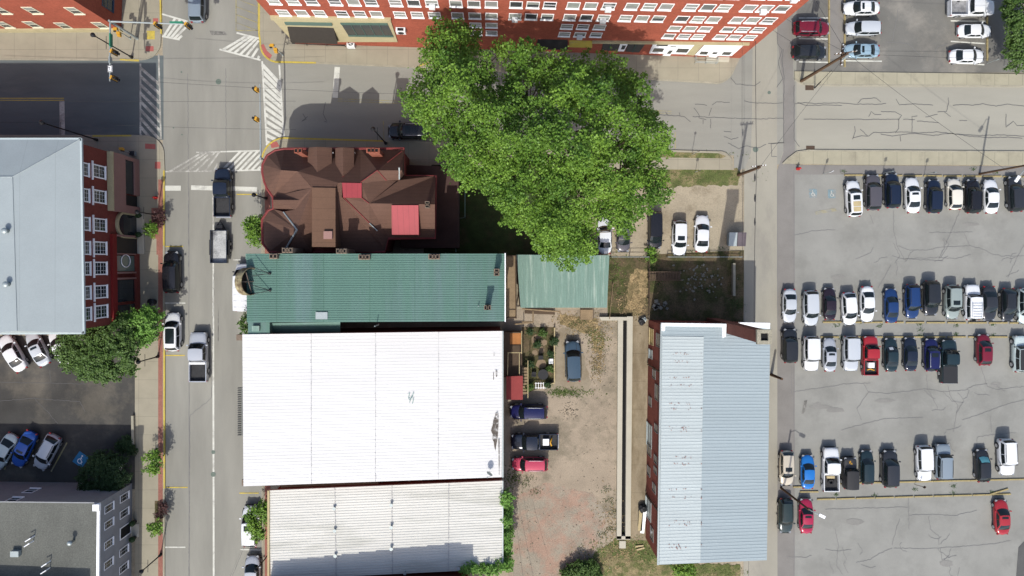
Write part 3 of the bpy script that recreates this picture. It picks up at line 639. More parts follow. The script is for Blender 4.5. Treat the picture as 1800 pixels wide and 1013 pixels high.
# right-hand shops
def b7(*p): return [(930 + x / 4.615, 50 + y / 4.615) for x, y in p]
b = MB(); wl.panel(b, b7((515, 98), (1790, 114), (1784, 124), (510, 108)), .25); b.build("stone_band", m_stone, hot)
b = MB()
for q in ([(600, 112), (740, 112), (716, 178), (588, 174)], [(806, 114), (948, 116), (892, 192), (778, 184)]): wl.panel(b, b7(*q), .08)
b.build("shop_window", m_glass, hot)
b = MB()
for q in ([(596, 112), (742, 112), (740, 118), (594, 118)], [(660, 112), (668, 112), (650, 178), (642, 178)], [(868, 116), (876, 116), (842, 188), (834, 188)]): wl.panel(b, b7(*q), .12)
b.build("shop_trim", plain("dark green trim", A(70, 92, 86), .6), hot)
b = MB(); wl.panel(b, b7((742, 118), (802, 119), (770, 182), (720, 180)), .1); do = b.build("shop_door", m_whitepaint, hot)
b = MB(); wl.panel(b, b7((758, 132), (788, 133), (772, 164), (744, 163)), .12); b.build("pane", m_glass, do)
for quad, pane, door, dp in [([(1008, 118), (1345, 124), (1275, 204), (974, 196)], [[(1012, 146), (1106, 149), (1084, 186), (990, 183)], [(1206, 148), (1310, 152), (1280, 192), (1180, 189)], [(1040, 122), (1130, 124), (1122, 136), (1030, 134)], [(1150, 138), (1195, 139), (1190, 145), (1146, 144)]], [(1138, 150), (1188, 152), (1142, 212), (1084, 208)], [(1140, 166), (1168, 167), (1146, 194), (1116, 192)]),
                            ([(1424, 126), (1742, 130), (1645, 216), (1345, 211)], [[(1394, 172), (1466, 174), (1442, 208), (1370, 205)], [(1578, 176), (1656, 178), (1626, 211), (1550, 208)]], [(1500, 172), (1560, 174), (1520, 224), (1456, 220)], [(1496, 180), (1532, 181), (1520, 196), (1484, 195)])]:
    b = MB(); wl.panel(b, b7(*quad), .12); o = b.build("white_shopfront", m_whitepaint, hot)
    b = MB()
    for q in pane: b = MB(); wl.panel(b, b7(*q), .15); b.build("shop_pane", m_glass, o)
    b = MB()
    for q in pane[:2]:
        for i in range(4): e0, e1 = Vector(q[i]), Vector(q[(i + 1) % 4]); nn = Vector((0, 3)) if i % 2 == 0 else Vector((5, 0)); wl.panel(b, b7(e0 - nn, e1 - nn, e1 + nn, e0 + nn), .19)
    b.build("shop_frame", m_whitepaint, o)
    b = MB(); wl.panel(b, b7(*door), .2); d_ = b.build("door", m_whitepaint, hot)
    b = MB(); wl.panel(b, b7(*dp), .22); b.build("pane", m_glass, d_)
b = MB(); wl.panel(b, b7((1346, 118), (1420, 119), (1336, 216), (1262, 208)), .1); b.build("stone_pier", m_stone, hot)
for (u0, u1, v0, vo, mt) in [(945, 998, 69, 86, m_plastic), (1001, 1041, 71, 82, m_yellow)]:
    t0, t1 = wl.at(u0, v0), wl.at(u1, v0 + 1); o0, o1 = P(u0, vo, 2.6), P(u1, vo + 1, 2.6); dz = Vector((0, 0, -.1))
    b = MB(); b.poly([o0, o1, t1, t0]); b.poly([t0 + dz, t1 + dz, o1 + dz, o0 + dz])
    for a, c_ in ((o0, o1), (o1, t1), (t0, o0)): b.poly([a, c_, c_ + dz * 3, a + dz * 3])
    b.build("awning", mt, hot)
b = MB()
for i in range(2): wl_c = P(1261, 100 + i * 3.0, .2); b.box((wl_c.x, wl_c.y, .27 - i * .09), (2.9, .9 - .1 * i, .3 - i * .16), math.atan2(wl.d.y, wl.d.x))
b.build("entrance_steps", m_concrete, hot)
rl = MB(); c0, c1, c2, c3_ = P(1220, 103, .2), P(1221, 112, .2), P(1258, 113.5, .2), P(1260, 103, .2)
for z in (.5, .95): rl.tube([p + Vector((0, 0, z)) for p in (c0, c1, c2, c3_)], .03, 6)
for p in (c0, c1, c1.lerp(c2, .5), c2, c3_): rl.tube([p, p + Vector((0, 0, .95))], .03, 6)
tag(rl.build("handrail", m_steel), "grey metal handrail around the white shop's entrance steps", "handrail")
rl = MB(); pts = [P(506, 78.5, .13), P(540, 80.5, .13), P(575, 81.5, .13), P(608, 83, .13)]
for z in (.5, 1.0): rl.tube([p + Vector((0, 0, z)) for p in pts], .03, 6)
for p in pts: rl.tube([p, p + Vector((0, 0, 1))], .03, 6)
tag(rl.build("handrail", m_blackmetal), "black railing on the pavement under the black awning", "handrail")
def acunit(u, v, z, wall, label):
    c = P(u, v, z); r = root("air_conditioner", label, "air conditioner", (c.x, c.y, c.z - .85 if wall is None else c.z))
    if wall is None:
        MB().box((c.x, c.y, c.z - .43), (.95, .95, .86)).build("casing", m_acmetal, r)
        top = c; up = Vector((0, 0, 1))
        b = MB(); b.tube([top + up * .004, top + up * .03], [.36, .36], 16); f = b.build("fan_grille", m_plastic, r)
        b = MB()
        for a in range(5): b.box(top + Vector((math.cos(a * 1.257) * .17, math.sin(a * 1.257) * .17, .045)), (.3, .1, .02), a * 1.257)
        b.build("fan_blade", m_acmetal, f)
    else:
        MB().box(c, (1.1, .5, 1.0), M=wall.M).build("casing", m_acmetal, r)
        b = MB(); b.tube([c + wall.n * .252, c + wall.n * .29], .36, 16); b.build("fan_grille", m_plastic, r)
        b = MB(); b.box(c + Vector((0, 0, .51)), (.7, .3, .03), M=wall.M); b.build("top_vent", m_plastic, r)
    return r
acunit(616, 75.5, 1.1, None, "white air conditioner with dark fan on the pavement beside the black awning")
pw = wl.at(705, 50); pw2 = pw + wl.n * .3; k = (H) / (H - pw2.z)
acunit(U0 + pw2.x * 14 * k, V0 - pw2.y * 14 * k, pw2.z, wl, "white air conditioner hung on the orange brick wall")

# north-west corner brick building
ws = Wall(P(-500, 57), P(214, 54)); we = Wall(P(214, 54), P(228, -300))
nwb = root("brick_building", "orange brick corner building with paired sash windows by the traffic signal mast", "building", (P(0, 40).x, P(0, 40).y, 0))
a_, b_, c_ = P(-500, 57), P(214, 54), P(228, -300)
MB().prism([a_.xy, b_.xy, c_.xy, P(-500, -300).xy], 0, 14).build("wall", m_brick, nwb)
MB().prism([(a_.x, a_.y - .25), (b_.x + .2, b_.y - .25), (b_.x + .2, b_.y + .05), (a_.x, a_.y + .05)], 0, .9).build("stone_base", m_stone, nwb)
def c1(*p): return [(x / 3.8956, y / 3.8956) for x, y in p]
for (x, y) in [(35, 96), (245, 96), (530, 98), (55, 192), (245, 190), (455, 198), (705, 195), (-120, 96), (-150, 192)]:
    u, v = c1((x + 15, y - 3))[0]; p = ws.at(u, v)
    window(ws, nwb, p, 1.25, 2.05, plain("cream sash", (.6, .56, .42), .6) if "cream sash" not in bpy.data.materials else bpy.data.materials["cream sash"], m_glass, fr=.12, blind=.45)
for z in (13.0, 9.6):
    pass
b = MB(); we.panel(b, [(190, -6), (197, -6), (222, 32), (214, 24)], .1); 
pe = [we.pt(2.2 + i * 2.6, 2.2) for i in range(3)]
for p in pe: window(we, nwb, p, 1.5, 2.3, plain("blue window frame", A(60, 84, 110), .6) if "blue window frame" not in bpy.data.materials else bpy.data.materials["blue window frame"], m_glass, grid=3)

# long red brick block with grey hipped roof
ZB = 12.3
bw = Wall(P(141, 245, ZB), P(146, 585, ZB))
bb = root("brick_building", "red brick block with pale grey hipped roof and white arched window heads", "building", (P(60, 420).x, P(60, 420).y, 0))
x0 = P(-700, 400).x
n0, n1, s1, s0 = P(-700, 246, ZB), P(141, 245, ZB), P(146, 585, ZB), P(-700, 589, ZB)
MB().prism([(n0.x, n0.y - .35), (n1.x - .35, n1.y - .35), (s1.x - .35, s1.y + .35), (s0.x, s0.y + .35)], 0, ZB - .15).build("wall", m_brick_w, bb)
bw = Wall((n1.x - .35, n1.y - .35), (s1.x - .35, s1.y + .35))
r = MB(); k1, k2 = P(22, 311, 13.7), P(30, 582, 13.7); k0 = P(-700, 313, 13.7)
r.poly([n1, n0, k0, k1]); r.poly([n1, k1, k2, s1]); r.poly([k0, k0 + Vector((0, -20, 0)), k2, k1]); r.poly([s1, k2, s0])
r.poly([s0, k2, k0])
ro = r.build("roof", m_membrane, bb)
e = MB()
for a, c_ in ((n0, n1), (n1, s1), (s1, s0)):
    d = (c_ - a); mid = (a + c_) / 2
    e.box(mid + Vector((0, 0, -.12)), (d.length + .2, .32, .26), math.atan2(d.y, d.x))
e.build("roof_edge", plain("pale metal edging", A(205, 216, 222), .5), bb)
hc = MB(); hc.tube([n1 + Vector((0, 0, .02)), k1 + Vector((0, 0, .02)), k2 + Vector((0, 0, .02))], .05, 6); hc.tube([k1 + Vector((0, 0, .02)), k0 + Vector((0, 0, .02))], .05, 6)
hc.build("hip_seam", m_membrane, ro)
for (u, v) in [(10, 406), (12, 500)]:
    p = P(u, v, 14.0); b = MB(); b.tube([(p.x, p.y, 13.2), (p.x, p.y, 14.1), (p.x, p.y, 14.15)], [.22, .22, .3], 14); b.sphere((p.x, p.y, 14.2), .33, 12, sz=.6); b.build("roof_vent", m_steel, ro, smooth=True)
def yv(v, z): return (V0 - v) / S * (H - z) / H
xw = bw.a.x
def sy(v, z): return (yv(v, z) - bw.a.y) / bw.d.y
for v in (297.5, 343, 393.5, 436, 472.5, 515, 552.5): window(bw, bb, bw.pt(sy(v, 11.2), 10.3), 1.5, 1.75, m_whitepaint, m_glass, fr=.12, grid=3, blind=None)
for v in (302, 346, 395.7, 436.5, 472, 513, 548): window(bw, bb, bw.pt(sy(v, 8.3), 7.1), 1.5, 2.35, m_whitepaint, m_glass, fr=.13, grid=3, lintel=True)
def bbox_on(wall, v0, v1, z0, z1, out, zr=2.6):
    z0, z1 = z0 * 1.32, z1 * 1.32     # a block on the east wall between pixel rows
    a, c_ = sy(v0, zr), sy(v1, zr); b = MB(); b.box(wall.pt((a + c_) / 2, (z0 + z1) / 2, out / 2 - .02), (abs(c_ - a), out + .04, z1 - z0), M=wall.M); return b
bbox_on(bw, 276, 375, 2.75, 4.9, .55).build("clapboard_fascia", m_rose, bb)
bbox_on(bw, 276, 282, 0, 2.75, .42).build("clapboard_pier", m_rose, bb); bbox_on(bw, 362, 375, 0, 2.75, .42).build("clapboard_pier", m_rose, bb)
bbox_on(bw, 282, 341, 0, .95, .42).build("clapboard_stallriser", m_rose, bb)
bbox_on(bw, 282, 341, .95, 2.75, .25).build("shop_window", m_glass, bb)
bbox_on(bw, 343, 361, .1, 2.7, .06).build("recessed_door", m_plastic, bb)
bbox_on(bw, 276, 375, 4.9, 5.02, .7).build("fascia_cap", m_stone, bb)
bbox_on(bw, 414, 562, 4.05, 4.75, .3).build("shop_fascia", m_maroon, bb)
for v0, v1 in ((414, 417), (446, 448), (478, 481), (488, 491)): bbox_on(bw, v0, v1, .8, 4.0, .32).build("shop_pilaster", m_rose, bb)
bbox_on(bw, 418, 446, .3, 4.0, .05).build("recessed_door", m_plastic, bb)
g1 = bbox_on(bw, 450, 477, .9, 3.95, .16).build("shop_window", plain("tinted shop glass", A(110, 132, 130), .1, spec=.6), bb)
ring = MB(); cc = bw.pt(sy(459, 2.6), 3.3, .24)
ring.tube([cc + bw.d * (.75 * math.cos(t)) + Vector((0, 0, 1.0 * math.sin(t))) for t in np.linspace(0, 6.283, 20)], .05, 6)
ring.build("round_window_emblem", m_whitepaint, g1)
bbox_on(bw, 492, 530, .9, 3.9, .12).build("shop_window", m_glass, bb)
bbox_on(bw, 535, 560, .9, 3.9, .12).build("shop_window", m_glass, bb)
bbox_on(bw, 446, 562, .1, .9, .28).build("shop_stallriser", m_brick_w, bb)
am = bw.pt(sy(396, 2.6), 0); ar = MB(); R1, R0 = 1.6, 1.28; hh = 3.5
pts = [(-R1, .15), (-R1, hh)] + [(R1 * math.cos(t), hh + R1 * math.sin(t)) for t in np.linspace(math.pi, 0, 13)] + [(R1, .15), (R0, .15), (R0, hh)] + [(R0 * math.cos(t), hh + R0 * math.sin(t)) for t in np.linspace(0, math.pi, 13)] + [(-R0, hh), (-R0, .15)]
no = len(pts) // 2
for i in range(no - 1):
    q = [pts[i], pts[i + 1], pts[-2 - i], pts[-1 - i]]; f = [am + bw.d * x + Vector((0, 0, z)) + bw.n * .3 for x, z in q]; kk = [am + bw.d * x + Vector((0, 0, z)) for x, z in q]
    ar.poly(f); ar.add(kk + f, [(j, (j + 1) % 4, 4 + (j + 1) % 4, 4 + j) for j in range(4)])
ar.build("stone_arch", m_stone, bb)
dr_ = MB(); dr_.poly([am + bw.d * x + Vector((0, 0, z)) + bw.n * .06 for x, z in [(-R0, .15), (R0, .15)] + [(R0 * math.cos(t), hh + R0 * math.sin(t)) for t in np.linspace(0, math.pi, 13)]]); dr_.build("arched_door", m_glass, bb)
st_ = MB()
for i in range(2): st_.box(am + bw.n * (.35 + .3 * i) + Vector((0, 0, .2 - .06 * i)), (3.2, .7 - .1 * i, .28 - .12 * i), M=bw.M)
st_.box(bw.pt(sy(430, 0), .2, .5), (2.4, .9, .2), M=bw.M); st_.build("entrance_step", m_concrete, bb)
for v in (379.5, 413):
    pp = bw.pt(sy(v, .4), .15, .55); q = root("planter_urn", "dark urn planter on the %s side of the arched stone doorway" % ("north" if v < 400 else "south"), "planter", pp)
    b = MB(); b.tube([pp, pp + Vector((0, 0, .2)), pp + Vector((0, 0, .7))], [.2, .16, .34], 12); b.build("pot", m_plastic, q, smooth=True)
    b = MB(); b.sphere(pp + Vector((0, 0, .78)), .36, 10, sz=.7); b.build("plant", m_leaf_deep, q)

# grey corner building, south-west
ZC = 7.4
cb = root("grey_building", "grey painted building with shingled roof and small paned windows beside the left car park", "building", (P(80, 950).x, P(80, 950).y, 0))
n0, n1, s1, s0 = P(-600, 876, ZC), P(174, 884, ZC), P(170, 1300, ZC), P(-600, 1300, ZC)
MB().prism([(n0.x, n0.y - .1), (n1.x - .1, n1.y - .1), (s1.x - .1, s1.y), (s0.x, s0.y)], 0, ZC - .1).build("wall", m_greywall, cb)
cw = Wall((n1.x - .1, n1.y - .1), (s1.x - .1, s1.y)); cn = Wall((n0.x, n0.y - .1), (n1.x - .1, n1.y - .1))
ro = MB().prism([p.xy for p in (n0, n1, s1, s0)], ZC - .1, ZC).build("roof", m_shingle_grey, cb)
e = MB(); d = s1 - n1; e.box((n1 + s1) / 2 + Vector((.0, 0, .03)), (d.length, .3, .24), math.atan2(d.y, d.x)); e.build("roof_edge", m_whitepaint, cb)
e = MB(); d = n1 - n0; e.box((n1 + n0) / 2 + Vector((0, .02, .02)), (d.length - .4, .12, .16), math.atan2(d.y, d.x)); e.build("north_edge", m_greywall, cb)
p = P(170, 892, ZC + .2); MB().box((p.x, p.y, ZC + .2), (.75, .75, .4)).build("corner_block", m_whitepaint, cb)
def sc_(v, z): return (yv(v, z) - cw.a.y) / cw.d.y
for i, v in enumerate((893, 921, 956, 991)): window(cw, cb, cw.pt(sc_(v, 5.2), 4.3), .95, 1.8, m_whitepaint, m_glass, fr=.08, grid=2, rail=False)
for i, v in enumerate((874, 902, 968, 998)): window(cw, cb, cw.pt(sc_(v, 1.8), .9), .95, 1.9, m_whitepaint, m_glass, fr=.08, grid=2, rail=False)
window(cw, cb, cw.pt(sc_(933, 1.5), .25), 1.5, 2.5, m_whitepaint, m_black, fr=.12, rail=False, name="door", sill=False)
MB().box(cw.pt(sc_(933, .2), .1, .5), (1.6, 1.0, .22), M=cw.M).build("door_step", m_concrete, cb)
cn_h = lambda u, v: cn.at(u, v)
for (u, v) in ((62, 859.5), (32, 875)): p = cn.at(u, v); window(cn, cb, p, 1.3, 1.5, m_whitepaint, m_glass, fr=.1, rail=True)
for v in (918, 946):
    pp = cw.pt(sc_(v, .4), .13, .5); q = root("planter_urn", "dark shrub in a pot %s the grey building's street door" % ("above" if v < 930 else "below"), "planter", pp)
    b = MB(); b.tube([pp, pp + Vector((0, 0, .55))], [.22, .3], 12); b.build("pot", m_plastic, q, smooth=True)
    b = MB(); b.sphere(pp + Vector((0, 0, .75)), .38, 10); b.build("plant", m_leaf_deep, q)
for (u, v) in ((130, 950),):
    p = P(u, v, ZC); b = MB(); b.tube([p, p + Vector((0, 0, .7)), p + Vector((0, 0, .72))], [.14, .14, .27], 14); b.sphere(p + Vector((0, 0, .85)), .28, 12, sz=.7); b.build("roof_vent", m_steel, ro, smooth=True)
for (u, v) in ((61, 942), (59, 951), (89, 986), (88, 998)):
    p = P(u, v, ZC); b = MB(); b.tube([p, p + Vector((0, 0, .75)), p + Vector((-.55, -.35, .8))], .06, 8); b.build("roof_pipe", m_whitepaint, ro)
p = P(26, 974, ZC + .4); MB().box((p.x, p.y, ZC + .25), (.95, .65, .5)).build("roof_hatch", m_steel, ro)

# the taller neighbours just below the frame, which shade the two southern roofs
kb = root("brick_building", "red brick building just south of the weathered white roof", "building", (P(650, 1060).x, P(650, 1060).y, 0))
xa, xb, yk = -25.4, -3.0, -35.7
b = MB(); b.add([(xa, yk, 0), (xb, yk, 0), (xb, yk, 11.9), (xb - 1.3, yk, 11.9), (xb - 1.3, yk, 11.6), (xa, yk, 9.6)] + [(x, yk - 16, z) for x, z in ((xa, 0), (xb, 0), (xb, 11.9), (xb - 1.3, 11.9), (xb - 1.3, 11.6), (xa, 9.6))],
                [(0, 1, 2, 3, 4, 5), (11, 10, 9, 8, 7, 6)] + [(i, 6 + i, 6 + (i + 1) % 6, (i + 1) % 6) for i in range(6)]); b.build("wall", m_brick_s, kb)
st_ = MB()
for i in range(11): t = (i + .5) / 11; st_.box((lerp(xa, xb - 1.3, t), yk + .1, lerp(9.6, 11.6, t) + .06 + rw.uniform(-.05, .05)), ((xb - 1.3 - xa) / 11 - .01, .5, .3))
st_.build("coping", m_stone, kb)
lb = root("grey_building", "taller plain building south of the grey shingled roof", "building", (P(60, 1100).x, P(60, 1100).y, 0))
MB().prism([(-75, -36.1), (P(180, 1000).x * .95, -37.2), (P(180, 1000).x * .95, -50), (-75, -50)], 0, 9.7).build("wall", m_greywall, lb)
MB().prism([(-75, -36.1), (P(180, 1000).x * .95, -37.2), (P(180, 1000).x * .95, -50), (-75, -50)], 9.7, 9.85).build("roof", m_shingle_grey, lb)

# red-roofed corner house
def q7(x, y, z): return P(450 + x / 5.0636, 250 + y / 5.0636, z)
dh = root("corner_house", "corner house with brown shingle roofs, faded red trim and dormers", "house", (P(610, 350).x, P(610, 350).y, 0))
E_ = 7.0
per = [(250, 60), (1320, 58), (1322, 300), (1600, 300), (1592, 855), (1180, 858), (1150, 978), (120, 978), (60, 905), (55, 690), (110, 608), (155, 592), (152, 490), (100, 415), (75, 350), (58, 270), (60, 200), (100, 120), (170, 75)]
pp = [q7(x, y, E_) for x, y in per]; cen = sum((Vector(p) for p in pp), Vector()) / len(pp)
MB().prism([(cen.xy + (p.xy - cen.xy) * .975) for p in pp], 0, E_ - .05).build("wall", m_brick_w, dh)
F = [[(250, 62, 7), (930, 60, 7), (930, 360, 10.3), (735, 362, 10.3), (705, 405, 10.45), (500, 405, 10.45), (370, 260, 10), (225, 250, 10)],
     [(930, 60, 7), (1320, 58, 7), (1300, 252, 9.3), (1080, 252, 10), (930, 360, 10.3)],
     [(1300, 252, 9.3), (1320, 58, 7), (1322, 300, 7), (1275, 340, 8.4)],
     [(225, 250, 10), (150, 480, 7), (350, 470, 9.2), (500, 408, 10.45), (370, 260, 10)],
     [(155, 485, 7), (152, 515, 8.6), (390, 515, 9.7), (350, 440, 9.25)], [(152, 515, 8.6), (155, 592, 7), (350, 600, 9.2), (390, 515, 9.7)],
     [(500, 408, 10.45), (350, 440, 9.3), (390, 515, 9.7), (350, 600, 9.2), (245, 620, 8.4), (365, 780, 9.6), (270, 940, 7.6), (120, 978, 7), (500, 978, 7.6)],
     [(705, 408, 9.9), (735, 362, 10.3), (765, 362, 10.25), (765, 490, 9.9), (1010, 720, 8.9), (1150, 978, 7), (705, 978, 7.6)],
     [(780, 492, 9.9), (940, 495, 10), (1005, 545, 10), (1592, 555, 10), (1592, 855, 7), (1180, 858, 7), (1150, 978, 7), (1010, 720, 8.9)],
     [(1005, 545, 10), (1250, 345, 8.3), (1275, 340, 8.4), (1322, 300, 7), (1600, 300, 7), (1592, 555, 10)],
     [(940, 365, 10.2), (930, 360, 10.3), (1080, 252, 10), (1160, 342, 9), (1250, 345, 8.3), (1005, 545, 10), (940, 495, 10)],
     [(1080, 252, 10), (1300, 252, 9.3), (1275, 340, 8.4), (1160, 342, 9)]]
r = MB()
for f in F: r.poly([q7(*p) for p in f])
arcp = [(250, 62), (170, 75), (100, 120), (60, 200), (58, 270), (75, 350), (100, 415), (152, 482)]
for a, c_ in zip(arcp[:-1], arcp[1:]): r.poly([q7(225, 250, 10), q7(*a, 7), q7(*c_, 7)])
oct_ = [(245, 622, 8.4), (155, 595, 7), (110, 608, 7), (55, 690, 7), (60, 905, 7), (120, 978, 7), (270, 942, 7.6)]
for a, c_ in zip(oct_[:-1], oct_[1:]): r.poly([q7(365, 780, 9.6), q7(*a), q7(*c_)])
for f in r.f: pass
for i, f in enumerate(r.f):                            # roof faces look up
    a, b_, c_ = (Vector(r.v[j]) for j in f[:3])
    if (b_ - a).cross(c_ - a).z < 0: r.f[i] = f[::-1]
roof = r.build("roof", m_shingle, dh)
dk = [q7(498, 404, 10.6), q7(707, 408, 10.6), q7(707, 934, 10.6), q7(498, 932, 10.6)]
MB().prism([p.xy for p in dk], 7.2, 10.6).build("flat_roof", m_deck, dh)
for (x0_, x1_, xr, yv0, yv1, yr1) in ((460, 675, 545, 42, 240, 335), (706, 872, 775, 46, 245, 312)):
    b = MB(); ez = 8.75; rz = 9.75
    A0, A1, R0_, R1_, B0, B1 = q7(x0_, yv0 + 8, ez), q7(x0_, yv1, ez), q7(xr, yv0, rz), q7(xr, yr1, rz), q7(x1_, yv0 + 8, ez), q7(x1_, yv1, ez)
    b.poly([A0, A1, R1_, R0_]); b.poly([R0_, R1_, B1, B0]); b.poly([A0, R0_, B0, Vector((B0.x, B0.y, 7)), Vector((A0.x, A0.y, 7))])
    b.poly([A0, Vector((A0.x, A0.y, 7)), Vector((A1.x, A1.y, 7)), A1]); b.poly([B0, B1, Vector((B1.x, B1.y, 7)), Vector((B0.x, B0.y, 7))])
    for i, f in enumerate(b.f[:2]):
        a, b2, c_ = (Vector(b.v[j]) for j in f[:3])
        if (b2 - a).cross(c_ - a).z < 0: b.f[i] = f[::-1]
    d_ = b.build("dormer", m_shingle, roof)
    up = Vector((0, 0, .03)); t = MB(); t.tube([A1 + up, R1_ + up, B1 + up], .04, 6)
    t.build("dormer_valley_flashing", m_pinktrim, roof)
MB().prism([q7(x, y, 10.35).xy for x, y in ((765, 362), (940, 365), (940, 495), (775, 492))], 9, 10.35).build("red_metal_patch", m_pinkmetal, dh)
pk = [q7(1205, 562, 10.15), q7(1445, 562, 10.15), q7(1449, 824, 8.9), q7(1210, 824, 8.9)]
b = MB(); b.poly(pk[::-1]); lo = [Vector((p.x, p.y, 7.0)) for p in pk]
for i in range(4): b.poly([pk[i], pk[(i + 1) % 4], lo[(i + 1) % 4], lo[i]])
b.build("shed_dormer", m_pinkmetal, dh)
t = MB(); gp = [p + Vector((0, 0, .02)) for p in pp] + [pp[0] + Vector((0, 0, .02))]; t.tube(gp, .16, 6); t.build("gutter", m_pinktrim, dh)
for ln in [[(780, 492, 9.95), (1010, 720, 8.95)], [(930, 360, 10.33), (1080, 252, 10.03)], [(1080, 252, 10.03), (1160, 342, 9.03)], [(940, 495, 10.05), (1005, 545, 10.05)], [(1300, 80, 7.5), (1170, 180, 8.9)]]: MB().tube([q7(*p) + Vector((0, 0, .03)) for p in ln], .05, 6).build("ridge_flashing", m_pinktrim, roof)
t = MB(); t.tube([q7(245, 622, 8.45), q7(365, 780, 9.7)], .09, 6); t.tube([q7(365, 780, 9.7), q7(270, 942, 7.7)], .11, 6); t.tube([q7(1010, 722, 8.95), q7(1080, 790, 8.4)], .06, 6); t.build("hip_capping", m_steel, roof)
t = MB(); t.tube([q7(1275, 225, 9.6), q7(1275, 330, 8.5)], .1, 6); t.build("downpipe", m_steel, dh)
q = q7(640, 828, 10.85); MB().box((q.x, q.y, 10.75), (.95, .85, .3)).build("roof_light", m_rose, dh)
for (x, y) in ((683, 95), (875, 95)): q = q7(x, y, 8.4); MB().box((q.x, q.y, 8.3), (.12, .12, .3)).build("dormer_finial", m_whitepaint, dh)
chimney(dh, 524, 265, 11.2, 6.5, 14, 8.5, 2, m_chimred); chimney(dh, 655.5, 264.5, 11.2, 6.5, 23.5, 8.5, 3, m_chimred)
chimney(dh, 751, 360, 10.9, 8.5, 7, 11, 2, m_chimbrick, axis='v')
chimney(dh, 505, 440, 12.3, 6.0, 19, 9.5, 3, m_chimbrick); chimney(dh, 600, 441.5, 12.3, 6.0, 18.5, 9.5, 3, m_chimbrick)
ann = MB().prism([P(704, 290, 3).xy, P(770, 292, 3).xy, P(806, 300, 3).xy, P(806, 436, 3).xy, P(704, 436, 3).xy], 0, 3.0); ann.build("rear_porch", M("dark porch roofing", A(92, 70, 66), .95, .15), dh)

# long green roofed building
ZE = 11.0
ge = root("green_roofed_building", "long building with green ribbed metal roof and brick chimneys", "building", (P(660, 510).x, P(660, 510).y, 0))
a, b_, c_, d_ = P(433, 446, ZE + .2), P(887, 446, ZE - .3), P(887, 565, ZE - .3), P(434, 567, ZE + .2)
MB().prism([(p.x * .985, p.y) for p in (a + Vector((0, -.2, 0)), b_ + Vector((-.3, -.2, 0)), c_ + Vector((-.3, .3, 0)), d_ + Vector((0, .3, 0)))], 0, ZE - .5).build("wall", m_brick_s, ge)
r = MB(); ribbed(r, a, b_, c_, d_, 30, .04, .2); ro = r.build("roof", m_greenroof, ge)
sm = MB()
m_greenseam = plain("green seam", A(84, 124, 110), .6)
for u in (487, 569, 650, 729, 808):
    p, q = P(u, 447, ZE), P(u, 566, ZE); t = (u - 433) / 454; zz = lerp(ZE + .2, ZE - .3, t) + .012
    MB().box(((p.x + q.x) / 2, (p.y + q.y) / 2, zz), (.05, abs(p.y - q.y), .02)).build("sheet_seam", m_greenseam, ro)
e = MB(); e.box((b_ + c_) / 2 + Vector((.06, 0, 0)), (.12, abs(b_.y - c_.y) + .1, .3)); e.build("gutter", m_whitepaint, ge)
MB().prism([p.xy for p in (P(436, 567, 9.2), P(474, 567, 9.2), P(474, 588, 9.2), P(436, 588, 9.2))], 0, 9.2).build("side_extension", m_greenroof, ge)
b = MB(); ribbed(b, P(474, 568, 8.6), P(598, 566, 8.6), P(598, 586, 7.8), P(474, 588, 7.8), 5); b.build("lower_roof", m_greenroof, ge)
for (u, v, fl, du, dv, zt, ax) in [(480.5, 450.5, 2, 14, 10, 11.9, 'u'), (640, 452, 3, 20, 9.5, 11.9, 'u'), (763, 451.5, 3, 20, 9.5, 11.9, 'u'), (873, 479, 2, 10, 12, 12.4, 'v'), (857, 541, 2, 11, 7.5, 12.8, 'u')]:
    chimney(ge, u, v, zt, ZE - .6, du, dv, fl, m_chimbrick, axis=ax)
MB().box((P(566, 555, 11).x, P(566, 555, 11).y, 10.85), (1.3, .78, .7)).build("roof_hatch", m_steel, ro)
for (u, v) in ((438, 451), (441, 541), (441, 580)): p = P(u, v, 11); MB().box((p.x, p.y, 10.75 if v < 570 else 9.3), (.8, .6, .5)).build("roof_corner_block", m_greenshed, ge)
for (u, v, hh_) in ((841, 538, .7), (662, 572, 1.6)): p = P(u, v, 11); MB().tube([(p.x, p.y, 9.5), (p.x, p.y, 10.6 + hh_)], .05, 6).build("vent_pipe", m_steel, ge)
# round drum sign with guy wires
cs = P(437, 495, 11.6); sg = root("drum_sign", "round rusty drum sign standing on the green roof's street edge", "sign", (cs.x, cs.y, 10.6))
ax = Vector((1, 0, .42)).normalized(); uu = Vector((0, 1, 0)); vv = ax.cross(uu)
dsk = MB(); n = 28; Rr = 1.5
rim = []
for off, rr in ((-.55, Rr), (.35, Rr)):
    rim.append([cs + ax * off + (uu * math.cos(2 * math.pi * k / n) + vv * math.sin(2 * math.pi * k / n)) * rr for k in range(n)])
rim_in = [[p + (cs + ax * o - p) * .06 for p in rg] for rg, o in zip(rim, (-.55, .35))]
vs = rim[0] + rim[1] + rim_in[1]
dsk.add(vs, [(k, (k + 1) % n, n + (k + 1) % n, n + k) for k in range(n)] + [(n + k, n + (k + 1) % n, 2 * n + (k + 1) % n, 2 * n + k) for k in range(n)])
dsk.build("rim", M("rusty cream enamel", A(190, 176, 140), .8, .15, 1.2, 8, .15, col2=A(110, 92, 74), patch=.52), sg)
dsk = MB(); back = [p + ax * .03 for p in rim_in[0]]
dsk.poly(back); dsk.add(back + rim_in[1], [(n + k, n + (k + 1) % n, (k + 1) % n, k) for k in range(n)]); dsk.build("drum_interior", M("dark brown drum", A(60, 48, 42), .9, .2), sg)  # inside of the drum is a much darker brown than the rim
